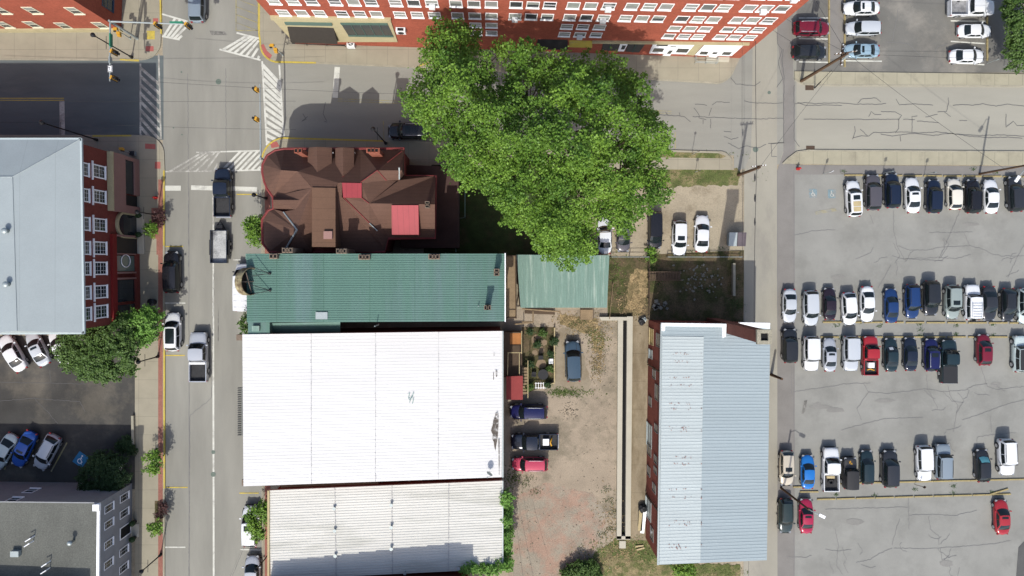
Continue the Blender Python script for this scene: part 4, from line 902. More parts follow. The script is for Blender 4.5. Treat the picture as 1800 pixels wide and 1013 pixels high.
dsk = MB(); dsk.tube([cs + ax * .2 + uu * -1.2 + vv * -.2, cs + ax * .2 + uu * 1.0 + vv * .6], .06, 6); dsk.tube([cs + ax * .2 + vv * 1.4, cs + ax * .2 - vv * 1.4], .06, 6); dsk.build("brace", M("grey brace", A(120, 104, 96), .7), sg)
for (u, v, y0) in ((474.5, 481, 1.1), (475, 510.5, -.9)):
    e_ = P(u, v, ZE + .2); gw = MB()
    gw.tube([e_, cs + uu * (y0 + .6) + Vector((.4, 0, .9))], .035, 5); gw.tube([e_, cs + uu * (y0 - .5) + Vector((.4, 0, .2))], .035, 5)
    gw.sphere(e_ + Vector((0, 0, .1)), .17, 8, sz=.6); gw.build("guy_wire", m_blackmetal, sg)

# big white roof and the weathered white roof
ZF = 9.2
wf = root("white_roofed_building", "wide building with bright white ribbed metal roof", "building", (P(655, 715).x, P(655, 715).y, 0))
a, b_, c_, d_ = P(426, 588, ZF + .2), P(884, 582, ZF - .2), P(882, 839, ZF - .2), P(428, 855, ZF + .2)
MB().prism([(p.x * .985, p.y) for p in (a + Vector((0, -.3, 0)), b_ + Vector((-.2, -.3, 0)), c_ + Vector((-.2, .3, 0)), d_ + Vector((0, .3, 0)))], 0, ZF - .4).build("wall", m_brick_s, wf)
r = MB(); ribbed(r, a, b_, c_, d_, 46, .016, .16); ro = r.build("roof", m_whiteroof, wf)
sm = MB(); bits = MB()
m_paleseam = plain("pale seam", (.42, .42, .41), .7)
for u in (546, 659, 770):
    t = (u - 426) / 457; zz = lerp(ZF + .2, ZF - .2, t)
    p, q = a.lerp(b_, t), d_.lerp(c_, t)
    for k in range(70):
        f = (k + .5) / 70
        if rw.random() < .55: x = p.lerp(q, f); bits.box((x.x + rw.uniform(-.03, .03), x.y, zz + .05), (rw.uniform(.04, .1), rw.uniform(.05, .14), .025))
    MB().box(((p.x + q.x) / 2, (p.y + q.y) / 2, zz + .018), (.05, abs(p.y - q.y), .02)).build("sheet_seam", m_paleseam, ro)
pass; bits.build("seam_screws", m_roofline, ro)
rs = MB()
def blob(mb, pts, z): mb.poly([P(u, v, z) for u, v in pts])
blob(rs, [(866, 748), (867, 740), (870, 733), (871, 727), (875, 724), (876.5, 735), (876, 752), (875, 766), (874, 775), (872, 784), (871, 793), (869, 786), (868, 777), (865, 772), (866, 764), (863, 757)][::-1], ZF - .09)
rs.build("tar_stain", m_stain, ro); rs = MB()
blob(rs, [(871, 650), (874, 652), (874, 662), (872, 663)][::-1], ZF - .09); rs.build("tar_stain", m_stain, ro); rs = MB(); blob(rs, [(867, 655), (868, 655), (868, 668), (867, 668)][::-1], ZF - .09); rs.build("tar_stain", m_stain, ro); rs = MB(); blob(rs, [(868, 620), (869, 620), (869, 626), (868, 626)][::-1], ZF - .09); rs.build("tar_stain", m_stain, ro); rs = MB(); blob(rs, [(876, 772), (878, 772), (878, 835), (877, 835)][::-1], ZF - .09)
rs.build("tar_stain", m_stain, ro)
gr = MB()
for ln in [[(717, 692), (720, 691), (718, 700), (721, 704), (720, 708)], [(727, 690), (724, 700), (727, 701), (725, 710)], [(721, 704), (724, 697)]]:
    pts = [P(u, v, ZF + .09) for u, v in ln]; gr.ribbon(pts, .09, ZF + .085)
gr.build("painted_scrawl", plain("teal spray paint", A(150, 176, 176), .8), ro)
e = MB(); e.box((b_ + c_) / 2 + Vector((.05, 0, -.02)), (.14, abs(b_.y - c_.y), .24)); e.build("gutter", m_steel, wf)
dn = MB()
for i in range(22): p = P(423, lerp(682, 764, i / 21), 8.4); dn.box((p.x - .05, p.y, 8.5), (.42, .11, .3))
dn.build("cornice_dentil", plain("dark cornice", A(92, 92, 92), .8), wf)
p = P(424, 722, 8.2); MB().box((p.x + .3, p.y, 8.3), (.25, 5.4, .7)).build("cornice", plain("grey cornice", A(128, 128, 126), .8), wf)
for (u, v) in ((423.5, 593), (433, 847)): p = P(u, v, 8.6); MB().box((p.x, p.y, 8.6), (.75, .65, .8)).build("cornice_block", m_chimbrick, wf)
ZG = 8.0
wg = root("white_roofed_building", "building with weathered white ribbed roof, partly in shadow, at the bottom", "building", (P(680, 930).x, P(680, 930).y, 0))
a, b_, c_, d_ = P(472, 862, ZG + .15), P(884, 845, ZG - .15), P(882, 1000, ZG - .15), P(476, 1020, ZG + .15)
MB().prism([(p.x * .98 + .1, p.y) for p in (a + Vector((0, -.25, 0)), b_ + Vector((-.2, -.25, 0)), c_ + Vector((-.2, .2, 0)), d_ + Vector((0, .2, 0)))], 0, ZG - .4).build("wall", m_brick_s, wg)
r = MB(); ribbed(r, a, b_, c_, d_, 34, .032, .16); ro = r.build("roof", m_whiteroof2, wg)
sm = MB()
for u in (588, 688, 788):
    t = (u - 472) / 411; p, q = a.lerp(b_, t), d_.lerp(c_, t)
    for k in range(60):
        f = (k + .5) / 60; x = p.lerp(q, f)
        if rw.random() < .7: sm.box((x.x + rw.uniform(-.03, .03), x.y, x.z + .055), (rw.uniform(.04, .1), rw.uniform(.06, .16), .03))
    sm.box(((p.x + q.x) / 2, (p.y + q.y) / 2, p.z + .018), (.06, (p - q).length, .02), math.atan2((q - p).y, (q - p).x) - math.pi / 2)
    sm.build("sheet_seam", m_roofline, ro); sm = MB()
for (u, v) in ((588, 893), (589, 932), (590, 976), (688, 887), (688, 926), (688, 964), (806, 998), (712, 1006)):
    p = P(u, v, ZG + .1); b = MB(); b.tube([p, p + Vector((0, 0, .25)), p + Vector((0, 0, .3))], [.13, .13, .2], 10); b.build("roof_vent", m_steel, ro)
e = MB(); e.box((a + d_) / 2 + Vector((-.1, 0, 0)), (.24, abs(a.y - d_.y), .3), 0); e.build("roof_edge", m_boards, wg)
e = MB(); e.box((b_ + c_) / 2 + Vector((.05, 0, -.02)), (.12, abs(b_.y - c_.y), .2)); e.build("gutter", m_steel, wg)
b = MB(); b.prism([P(494, 853, 6.5).xy, P(665, 846, 6.5).xy, P(665, 860, 6.5).xy, P(494, 866, 6.5).xy], 0, 6.5); b.build("party_wall", m_stone, wg)

# dish on the white roof
p = P(861, 832, ZF + .6); ds = root("satellite_dish", "small grey satellite dish on the bright white roof's corner", "satellite dish", (p.x, p.y, ZF))
b = MB(); ax = Vector((-.5, -.6, .65)).normalized(); u1 = ax.orthogonal().normalized(); u2 = ax.cross(u1); ring_ = []
for i in range(5):
    rr = .36 * i / 4
    for k in range(16): ring_.append(p + (u1 * math.cos(k * math.pi / 8) + u2 * math.sin(k * math.pi / 8)) * rr + ax * (rr * rr * .5))
b.add(ring_, [(i * 16 + k, i * 16 + (k + 1) % 16, (i + 1) * 16 + (k + 1) % 16, (i + 1) * 16 + k) for i in range(4) for k in range(16)]); b.build("reflector", plain("grey dish", A(110, 116, 120), .4), ds, smooth=True)
b = MB(); b.tube([p - ax * .02, p + Vector((0, 0, -.6))], .04, 6); b.build("mount", m_steel, ds)
b = MB(); b.tube([p - u2 * .4, p + ax * .55], .025, 6); b.sphere(p + ax * .58, .08, 8); b.build("feed_arm", m_steel, ds)

# small pale green shed roof and the timber stair tower beside it
ZH = 3.6
gh = root("green_shed", "low shed with pale green corrugated metal roof beneath the tree's edge", "shed", (P(990, 495).x, P(990, 495).y, 0))
a, b_, c_, d_ = P(908, 448, ZH), P(908 + 7, 541, ZH), P(1067, 541, ZH), P(1071, 449, ZH)
MB().prism([p.xy * .99 for p in (a, b_, c_, d_)], 0, ZH - .3).build("wall", m_darkwood, gh)
r = MB(); ribbed(r, a, b_, c_, d_, 36, .07, .5); r.build("roof", m_greenshed, gh)
tw = root("timber_stair", "weathered timber stair landing between the green roof and the shed", "stair", (P(898, 505).x, P(898, 505).y, 0))
b = MB(); q = [P(889, 450, 4.2), P(906, 450, 4.2), P(907, 558, 4.2), P(889, 558, 4.2)]; b.prism([p.xy for p in q], 4.05, 4.2); b.build("deck", m_wood, tw)
b = MB()
for i in range(4): b.tube([q[i], q[(i + 1) % 4]], .06, 6); b.tube([q[i] + Vector((0, 0, 1)), q[(i + 1) % 4] + Vector((0, 0, 1))], .06, 6); b.box((q[i].x, q[i].y, 2.6), (.14, .14, 5.2))
for i in range(9): x = q[1].lerp(q[2], i / 8); b.box((x.x, x.y, 4.7), (.09, .09, 1))
b.build("railing", m_darkwood, tw)
b = MB()
for i in range(6): x = q[3].lerp(q[0], .04 + i * .035); b.box((x.x + .6, x.y, 4.0 - i * .2), (1.1, .25, .06))
b.build("tread", m_wood, tw)

# brick building with blue-grey metal roof and the tall chimney
ZI = 7.3
bi = root("brick_building", "brick building with blue grey ribbed metal roof and one tall square chimney", "building", (P(1250, 780).x, P(1250, 780).y, 0))
a, b_, c_, d_ = P(1163, 570, ZI), P(1354, 574, ZI), P(1348, 985, ZI), P(1157, 993, ZI)
MB().prism([p.xy for p in (a + Vector((.15, -.1, 0)), b_ + Vector((-.2, -.1, 0)), c_ + Vector((-.2, .2, 0)), d_ + Vector((.15, .2, 0)))], 0, ZI - .3).build("wall", m_brick_s, bi)
iw = Wall((a.x + .15, a.y), (d_.x + .15, d_.y))
r = MB(); ribbed(r, a, b_, c_, d_, 72, .022, .3); ro = r.build("roof", m_bluemetal, bi)
a2, b2, c2, d2 = P(1164, 591, ZI + .05), P(1237, 592, ZI + .05), P(1231, 989, ZI + .05), P(1159, 992, ZI + .05)
r = MB(); ribbed(r, a2, b2, c2, d2, 69, .022, .3, .03); pl_ = r.build("replaced_roof_sheets", m_bluelight, bi)
rt = MB()
for v in (621, 635, 664, 677, 709, 718, 750, 756, 803, 815, 860, 874, 916, 922, 958, 963):
    for _ in range(9):
        u = rw.uniform(1176, 1215) if rw.random() < .85 else 1233; vv_ = v + rw.choice([0, 0, 2.5]) + rw.uniform(-.5, .5); p = P(u, vv_, ZI + .11); s_ = rw.uniform(.04, .12)
        rt.box((p.x, p.y, ZI + .108), (s_ * 1.4, s_ * .7, .012), rw.uniform(0, 3))
rt.build("rust_spot", m_rust, pl_)
b = MB(); b.prism([P(u, v, ZI + .3).xy for u, v in ((1163, 568), (1277, 569.5), (1277, 575), (1169, 573.5), (1169, 582), (1163, 582))], ZI - .2, ZI + .3); b.build("white_parapet", m_whitepaint, bi)
b = MB(); b.prism([P(u, v, ZI + .3).xy for u, v in ((1270, 570), (1277, 570), (1276, 592), (1270, 594))], ZI - .1, ZI + .32); b.prism([P(u, v, ZI + .3).xy for u, v in ((1300, 567), (1354, 568), (1353, 578), (1304, 573))], ZI - .2, ZI + .3); b.build("white_flashing", m_whitepaint, bi)
e = MB(); e.box((a + d_) / 2 + Vector((-.06, 0, 0)), (.16, abs(a.y - d_.y), .2), 0, M=Matrix.Rotation(math.atan2((d_ - a).y, (d_ - a).x) + math.pi / 2, 3, 'Z')); e.build("gutter", m_steel, bi)
p = P(1343.5, 592.5, 16.8); hsz = 1.28
b = MB(); b.box((p.x, p.y, 8.3), (hsz * .96, hsz * .96, 16.6)); ch = b.build("tall_chimney", brickmat("chimney brick red", A(136, 84, 74)), bi)
b = MB()
for dx, dy, wx, wy in ((0, .56, 1.5, .38), (0, -.56, 1.5, .38), (.56, 0, .38, .74), (-.56, 0, .38, .74)): b.box((p.x + dx, p.y + dy, 16.7), (wx, wy, .36))
b.build("chimney_cap", M("weathered cap", A(176, 168, 152), .95, .2, 3, 9, .25), ch)
MB().box((p.x, p.y, 16.62), (.74, .74, .05)).build("flue", m_black, ch)
def si(v, z): return (yv(v, z) - iw.a.y) / iw.d.y
for (v, z, w_, h_, k) in [(592, .9, 2.0, 1.9, 'b'), (598, 4.2, 1.6, 1.9, 'w'), (623, .9, 1.1, 1.5, 'l'), (658, 2.6, 1.1, 1.6, 'w'), (690, 4.0, 1.9, 1.8, 'w'), (706, .8, 1.2, 1.5, 'w'), (753, 4.0, 1.0, 1.6, 'w'), (764, .3, 2.8, 2.4, 'l'), (790, .3, 1.4, 2.2, 'w'), (808, 4.0, 1.0, 1.6, 'w'), (828, .5, 1.2, 1.6, 'w'), (827, 4.0, .8, 1.5, 'w'), (858, 3.4, 1.1, 1.7, 'w'), (893, .3, 2.4, 2.6, 'l'), (938, 2.6, 1.6, 1.7, 'w')]:
    window(iw, bi, iw.pt(si(v, z + .8), z), w_, h_, {'b': m_boards, 'w': plain("grey sash", (.16, .15, .145), .6) if "grey sash" not in bpy.data.materials else bpy.data.materials["grey sash"], 'l': m_steel}[k], {'b': M("pane board", A(214, 184, 120), .8, .1), 'w': m_glass, 'l': m_steel}[k], fr=.07, name="window", sill=k != 'w')
for v in (640, 866):
    q0, q1 = iw.pt(si(v, 0), .2, .1), iw.pt(si(v, 0), ZI - .2, .1); MB().tube([q0, q1], .07, 6).build("downspout", m_blackmetal, bi)

# ---------------------------------------------------------------- trees and plants
def leaf_mesh(name, lobes, leaf, spacing, per, mat, parent, sq=.75, sig=.32, under=-.15, seed=1, up=.9, holes=.0, ragged=0.0):
    rng = np.random.default_rng(seed); L = []
    for (u, v, r, zt) in lobes:
        rr = r / S * (H - zt) / H; z = zt - rr * sq; p = P(u, v, zt - rr * .3); L.append((p.x, p.y, z, rr))
    L = np.array(L); cs = []; ds = []
    ph = rng.uniform(0, 6.28, 9)
    def field(c):                                        # smooth hollow-and-clump field through the crown
        f = 0
        for i, (a, b, e) in enumerate(((1.5, .4, 1.1), (-.5, 1.7, .9), (1.0, -1.2, 1.6), (2.3, 1.3, -.7), (-1.8, 2.1, 1.2))): f = f + np.sin(c[:, 0] * a + c[:, 1] * b + c[:, 2] * e + ph[i])
        return f
    for (x, y, z, rr) in L:
        n = max(5, int(2 * math.pi * rr * rr * 1.2 / spacing ** 2))
        d = rng.normal(size=(n, 3)); d /= np.linalg.norm(d, axis=1)[:, None]; d[:, 2] = np.where(d[:, 2] < under, -d[:, 2], d[:, 2])
        k = rng.uniform(.70, 1.04 + ragged, size=(n, 1)) ; c = np.array([x, y, z]) + d * np.array([rr, rr, rr * sq]) * k
        keep = np.ones(n, bool)
        for (x2, y2, z2, r2) in L:
            q = (c - np.array([x2, y2, z2])) / np.array([r2, r2, r2 * sq]); dd = np.sqrt((q ** 2).sum(1)); keep &= (dd > (.62 if holes == 0 else .5))
        if holes: keep &= (field(c) > -2.2 + holes * 3) | (rng.uniform(size=n) < .10)
        cs.append(c[keep]); ds.append(d[keep])
    c = np.vstack(cs); d = np.vstack(ds); off = -np.array(WL[parent.name]); n = len(c)
    cl = rng.uniform(0, 1, n)
    sp = d * np.array([1, 1, .55]) + rng.normal(size=(n, 3)) * .35; sp[:, 2] += .25; sp /= np.linalg.norm(sp, axis=1)[:, None]    # each spray points outward
    c = np.repeat(c, per, 0); d = np.repeat(d, per, 0); t = np.repeat(cl, per); sp = np.repeat(sp, per, 0)
    m = len(c)
    al = rng.uniform(-1, 1, size=(m, 1)); o = sp * al * sig * 2.1 + rng.normal(size=(m, 3)) * sig * .62 * (1.15 - .55 * al)
    o[:, 2] = o[:, 2] * .85
    c = c + o
    c[:, 2] = np.maximum(c[:, 2], .15)
    nn = d * .5 + np.array([0, 0, up]) + rng.normal(size=(m, 3)) * .6; nn /= np.linalg.norm(nn, axis=1)[:, None]
    a = np.cross(nn, rng.normal(size=(m, 3))); a /= np.linalg.norm(a, axis=1)[:, None]; b = np.cross(nn, a)
    s_ = leaf * rng.uniform(.55, 1.25, size=(m, 1))
    v0 = c - a * s_ * .5; v1 = c + b * s_ * .36 - nn * s_ * .08; v2 = c + a * s_ * .5; v3 = c - b * s_ * .36 - nn * s_ * .08
    vs = np.stack([v0, v1, v2, v3], 1).reshape(-1, 3) + off
    me = bpy.data.meshes.new(name); me.vertices.add(len(vs)); me.vertices.foreach_set("co", vs.astype(np.float32).ravel())
    me.loops.add(m * 4); me.loops.foreach_set("vertex_index", np.arange(m * 4, dtype=np.int32))
    me.polygons.add(m); me.polygons.foreach_set("loop_start", np.arange(0, m * 4, 4, dtype=np.int32)); me.polygons.foreach_set("loop_total", np.full(m, 4, np.int32))
    me.update(calc_edges=True)
    at = me.attributes.new("tint", 'FLOAT', 'FACE'); at.data.foreach_set("value", np.clip(.5 * t + .5 * rng.uniform(0, 1, m), 0, 1).astype(np.float32))
    me.materials.append(mat); o = bpy.data.objects.new(name, me); COL.objects.link(o); o.parent = parent; WL[o.name] = WL[parent.name]
    return o
def tree(label, cat, u, v, lobes, mat=m_leaf, leaf=.34, spacing=.75, per=26, trunk=.2, name="tree", seed=1, sig=.32, part="crown", limbs=6, group=None, th=None, holes=0, ragged=0.0):
    b_ = P(u, v, .1); r = root(name, label, cat, b_, group)
    zt = max(l[3] for l in lobes); th = th or zt * .45
    t = MB(); tr = random.Random(seed)
    t.tube([b_, b_ + Vector((.03, .02, th * .5)), b_ + Vector((.0, .05, th))], [trunk * 1.25, trunk, trunk * .85], 10)
    for l in (lobes if len(lobes) <= limbs else tr.sample(lobes, limbs)):
        rr = l[2] / S * .9; e = P(l[0], l[1], l[3] - rr * .7); s_ = b_ + Vector((0, .05, th * tr.uniform(.7, 1)))
        mid = s_.lerp(e, .5) + Vector((0, 0, .12 * (e - s_).length))
        t.tube([s_, mid, e], [trunk * .6, trunk * .35, trunk * .12], 7)
    t.build("trunk" if part == "crown" else "stem", m_bark, r)
    leaf_mesh(part, lobes, leaf, spacing, per, mat, r, seed=seed, sig=sig, holes=holes, ragged=ragged)
    return r
def inside(poly, u, v):
    r = False; n = len(poly)
    for i in range(n):
        (x1, y1), (x2, y2) = poly[i], poly[i - 1]
        if (y1 > v) != (y2 > v) and u < (x2 - x1) * (v - y1) / (y2 - y1) + x1: r = not r
    return r
def edge_dist(poly, u, v):
    best = 1e9
    for i in range(len(poly)):
        a, b = Vector(poly[i - 1]), Vector(poly[i]); p = Vector((u, v)); d = b - a; t = max(0, min(1, (p - a).dot(d) / max(1e-6, d.length_squared))); best = min(best, (p - a - d * t).length)
    return best
OUT = [(690 + x / 2.2, 20 + y / 2.2) for x, y in [(145,60),(215,30),(270,45),(325,80),(340,150),(385,170),(385,230),(400,270),(432,210),(405,150),(420,108),(470,103),(530,110),(560,160),(600,180),(660,150),(700,165),(770,170),(850,165),(890,190),(905,215),(940,240),(1000,300),(1000,350),(1010,400),(1060,440),(1080,490),(1075,540),(1020,560),(1000,590),(1060,620),(1065,700),(1060,745),(1000,760),(945,800),(935,850),(900,860),(850,830),(800,800),(790,870),(780,940),(720,960),(690,990),(630,970),(560,920),(540,850),(450,830),(410,760),(370,700),(330,670),(290,700),(260,660),(190,590),(185,550),(220,490),(150,500),(95,430),(35,380),(40,320),(90,250),(130,210),(120,140)]]
HOLES = [(690 + x / 2.2, 20 + y / 2.2, a / 2.2, b / 2.2) for x, y, a, b in [(415, 235, 34, 66), (395, 180, 24, 30), (545, 312, 56, 36), (565, 395, 42, 36), (720, 455, 50, 36), (552, 625, 30, 36), (530, 705, 44, 26), (770, 195, 40, 26), (640, 385, 36, 30), (330, 190, 28, 36), (880, 600, 52, 40), (470, 640, 38, 28), (620, 560, 38, 24), (400, 430, 40, 24), (840, 470, 40, 26), (250, 330, 40, 22), (700, 720, 48, 28), (300, 560, 30, 20), (950, 330, 28, 20), (860, 300, 34, 22), (960, 690, 30, 34), (480, 480, 30, 20)]]
def big_tree():
    rt = random.Random(21); rng = np.random.default_rng(21)
    base = P(930, 288, .1); r = root("tree", "huge bright green broadleaf tree whose crown covers half the cross street", "tree", base)
    C0 = Vector((925, 265)); tips = []
    def lump(u, v): return math.sin(u * .052 + 1.3) * math.cos(v * .061 + .4) + .7 * math.sin(u * .031 - v * .047 + 2.1) + .5 * math.sin(u * .09 + v * .08)
    heads = []; tries = 0
    while tries < 9000:
        tries += 1; u, v = rt.uniform(700, 1185), rt.uniform(30, 475)
        if not inside(OUT, u, v) or edge_dist(OUT, u, v) < 7: continue
        if any(((u - hx) / ha) ** 2 + ((v - hy) / hb) ** 2 < .8 for hx, hy, ha, hb in HOLES): continue
        if any((u - h[0]) ** 2 + (v - h[1]) ** 2 < 23 ** 2 for h in heads): continue
        heads.append((u, v, rt.uniform(13, 20), rt.uniform(-1.4, 1.4)))
    for layer, (nn, mind) in enumerate(((1150, 7.5), (190, 21), (130, 25))):
        pts = []; tries = 0
        while len(pts) < nn and tries < 16000:
            tries += 1; u, v = rt.uniform(700, 1185), rt.uniform(30, 475)
            if not inside(OUT, u, v): continue
            if any(((u - hx) / ha) ** 2 + ((v - hy) / hb) ** 2 < (.9 if layer == 0 else .6) for hx, hy, ha, hb in HOLES): continue
            h_ = min(heads, key=lambda h: math.hypot(u - h[0], v - h[1]) / h[2]); k = math.hypot(u - h_[0], v - h_[1]) / h_[2]; d = edge_dist(OUT, u, v) / S * .85
            if layer == 0 and (k > .92 and d > .5 or d < .55 and rt.random() < .75): continue
            if any((u - a) ** 2 + (v - b) ** 2 < mind ** 2 for a, b in pts): continue
            pts.append((u, v))
            if layer and d < 1.0: continue
            z = 14.0 + 7.5 * (1 - math.exp(-d / 4.5)) + h_[3] + .8 * lump(u, v) + rt.uniform(-.3, .3)
            z += 1.9 * math.sqrt(max(0, 1 - min(1, k) ** 2)) if layer == 0 else (-1.4 if layer == 1 else -3.2)
            tips.append((u, v, z, layer, d, h_[0], h_[1], k))
    cs, ns, ts = [], [], []
    for (u, v, z, layer, d, hu, hv, k) in tips:
        p = np.array(P(u, v, z)); q = (Vector((u, v)) - C0).normalized() * .5 + Vector((u - hu, v - hv)) / 20; ang = math.atan2(-q.y, q.x) + rt.gauss(0, .8); el = rt.uniform(.3, .9) - .5 * min(1, k) if d > 1.0 else rt.uniform(-.2, .3)
        ax = np.array([math.cos(ang) * math.cos(el), math.sin(ang) * math.cos(el), math.sin(el)]); sd = np.cross(ax, [0, 0, 1]); sd /= np.linalg.norm(sd); up = np.cross(sd, ax)
        m = int(rt.uniform(72, 110)); al = rng.uniform(-1, 1, m); wd = .46 * (1 - .55 * np.clip(al, -.3, 1)); sc_ = rt.uniform(.6, .95) * (.8 if d < .6 else 1)
        c = p + (al[:, None] * (1.0 if d > 1 else 1.35) * ax + (rng.normal(size=m) * wd)[:, None] * sd + (rng.normal(size=m) * .28 - .25 * np.abs(rng.normal(size=m)))[:, None] * up) * sc_
        n_ = up * .8 + np.array([0, 0, .5]) + rng.normal(size=(m, 3)) * .7
        cs.append(c); ns.append(n_); ts.append(np.clip((.5 + .5 * math.sin(hu * 1.7 + hv * 2.3)) * .3 + rt.uniform(.1, .9) * .3 + .4 * rng.uniform(0, 1, m) - (.15 if layer else 0), 0, 1))
    c = np.vstack(cs); nn = np.vstack(ns); nn /= np.linalg.norm(nn, axis=1)[:, None]; tt = np.concatenate(ts); m = len(c)
    a = np.cross(nn, rng.normal(size=(m, 3))); a /= np.linalg.norm(a, axis=1)[:, None]; b = np.cross(nn, a); s_ = .245 * rng.uniform(.55, 1.25, size=(m, 1))
    vs = np.stack([c - a * s_ * .5, c + b * s_ * .38 - nn * s_ * .1, c + a * s_ * .5, c - b * s_ * .38 - nn * s_ * .1], 1).reshape(-1, 3) - np.array(base)
    me = bpy.data.meshes.new("crown"); me.vertices.add(len(vs)); me.vertices.foreach_set("co", vs.astype(np.float32).ravel())
    me.loops.add(m * 4); me.loops.foreach_set("vertex_index", np.arange(m * 4, dtype=np.int32))
    me.polygons.add(m); me.polygons.foreach_set("loop_start", np.arange(0, m * 4, 4, dtype=np.int32)); me.polygons.foreach_set("loop_total", np.full(m, 4, np.int32)); me.update(calc_edges=True)
    me.attributes.new("tint", 'FLOAT', 'FACE').data.foreach_set("value", tt.astype(np.float32)); me.materials.append(m_leaf)
    o = bpy.data.objects.new("crown", me); COL.objects.link(o); o.parent = r
    t = MB(); top = base + Vector((.2, .3, 5.5)); t.tube([base, base + Vector((.1, .1, 2)), top], [.75, .55, .5], 12)
    hubs = [P(u, v, z) for u, v, z in ((820, 150, 11), (800, 235, 11), (900, 290, 12), (1010, 180, 12), (1090, 200, 11), (1010, 300, 13), (1090, 300, 11), (960, 380, 11), (1010, 410, 10), (930, 190, 12), (870, 230, 12))]
    for h_ in hubs: t.tube([top, top.lerp(h_, .5) + Vector((0, 0, 1.2)), h_], [.32, .2, .13], 8)
    for (u, v, z, layer, d, hu, hv, k) in tips:
        if rt.random() < (.25 if layer == 0 else .8):
            e = P(u, v, z - .35); h_ = min(hubs, key=lambda q: (q - e).length); t.tube([h_, h_.lerp(e, .55) + Vector((0, 0, .35)), e], [.07, .045, .02], 5)
    t.build("trunk", m_bark, r)
big_tree()
tree("dense mid green tree at the corner of the left car park", "tree", 178, 596, [(118, 612, 26, 6), (145, 600, 34, 6.5), (185, 592, 34, 6.8), (215, 606, 24, 6.2), (160, 630, 38, 6.5), (200, 630, 34, 6.3), (128, 636, 20, 5.5), (178, 648, 24, 5.5), (150, 652, 16, 5), (222, 640, 16, 5.4), (205, 575, 22, 6)], m_leaf_dark, .26, .40, 22, .2, seed=4, sig=.22, holes=.22, ragged=.1)
tree("bright lime green street tree beside the parked white SUV", "tree", 262, 572, [(233, 560, 12, 5), (252, 566, 20, 5.6), (244, 588, 17, 5.2), (268, 576, 14, 5), (228, 582, 9, 4.6), (260, 552, 11, 5), (276, 560, 8, 4.6), (258, 598, 9, 4.7)], m_leaf_bright, .30, .42, 20, .1, seed=5, sig=.22, holes=.2, ragged=.2)
tree("dark evergreen yew against the grey building's wall", "tree", 190, 812, [(180, 832, 34, 3.6), (156, 842, 24, 3.3), (204, 830, 26, 3.4), (192, 850, 22, 3.3), (170, 818, 20, 3.2), (150, 857, 14, 3.0)], m_leaf_deep, .2, .36, 24, .16, seed=6, sig=.18, holes=.2)
for k, (lab, u, v, lb_, mt) in enumerate([
    ("young green street tree over the yellow kerb on the left pavement", 274, 800, [(266, 812, 13, 2.8), (276, 800, 9, 2.6), (258, 822, 8, 2.5), (272, 824, 7, 2.4)], m_leaf),
    ("thin sapling by the brick strip across from the arched doorway", 277, 408, [(263, 404, 9, 2.2), (268, 398, 5, 2.0)], m_leaf),
    ("purple leaved sapling next to the lamp post opposite the black pickup", 281, 378, [(281, 376, 6, 1.6), (284, 388, 5, 1.5), (276, 384, 5, 1.3)], m_leaf_red),
    ("small green sapling growing out of the brick planter", 281, 925, [(272, 930, 9, 2.3), (266, 925, 6, 2.2), (276, 922, 6, 2.1)], m_leaf),
    ("reddish sapling at the upper end of the brick planter", 282, 896, [(284, 894, 7, 1.5), (279, 904, 5, 1.4), (287, 888, 4, 1.3)], m_leaf_red),
    ("narrow leaved street tree on the brick strip beside the octagonal turret", 468, 402, [(444, 404, 17, 4.5), (452, 392, 10, 4.2), (450, 418, 12, 4), (438, 398, 9, 4)], m_leaf),
    ("feathery street tree overhanging the white SUV near the bottom", 470, 905, [(455, 912, 20, 5), (448, 925, 13, 4.6), (462, 895, 12, 4.8), (462, 930, 12, 4.5), (440, 912, 9, 4.4), (452, 942, 8, 4)], m_leaf),
    ("small bush like tree at the white roof's upper street corner", 452, 566, [(432, 566, 9, 3.6), (436, 556, 7, 3.4), (430, 578, 7, 3.4)], m_leaf_dark)]):
    tree(lab, "tree", u, v, lb_, mt, .24, .34, 16, .06, name="street_tree" , seed=20 + k, sig=.19, limbs=5, holes=.15, ragged=.3)
tree("dark hedge like tree in the top right corner", "tree", 1800, 60, [(1794, 15, 24, 5), (1800, 50, 28, 6), (1796, 85, 24, 5), (1820, 10, 40, 7), (1800, 108, 18, 4), (1822, 80, 34, 6), (1782, 117, 9, 3), (1800, -20, 30, 6)], m_leaf_dark, .28, .5, 22, .2, seed=9, sig=.24)
for k, (lab, u, v, lb_, mt) in enumerate([
    ("dark bush at the bottom edge of the gravel yard", 1024, 992, [(1022, 1008, 20, 1.7), (1040, 1000, 13, 1.3), (1002, 1014, 16, 1.4), (1044, 1014, 14, 1.2), (1022, 1024, 22, 1.7)], m_leaf_dark),
    ("pale green bush at the foot of the blue grey roof", 1203, 1000, [(1204, 998, 15, 4.8), (1192, 1003, 10, 4.2), (1215, 1004, 9, 4), (1207, 984, 6, 4.4)], m_leaf),
    ("low shrub beside the street sign poles in the shaded planting bed", 216, 790, [(212, 785, 10, .9), (222, 775, 8, .8), (228, 792, 9, .9)], m_leaf_deep),
    ("bushy weeds at the corner where the straw yard meets the parked cars", 1146, 445, [(1144, 440, 7, 1), (1147, 455, 6, .9)], m_leaf)]):
    tree(lab, "shrub", u, v, lb_, mt, .2, .3, 18, .05, name="shrub", seed=40 + k, sig=.16, part="foliage", limbs=3)
vine = [(rc.uniform(884, 892), v, rc.uniform(5, 9), rc.uniform(6, 8.6)) for v in range(868, 1000, 7)] + [(u, 1002 - (u - 815) * .05 + rc.uniform(-4, 4), rc.uniform(5, 9), rc.uniform(8, 8.7)) for u in range(815, 890, 7)] + [(893, v, 7, 4) for v in range(900, 1000, 12)]
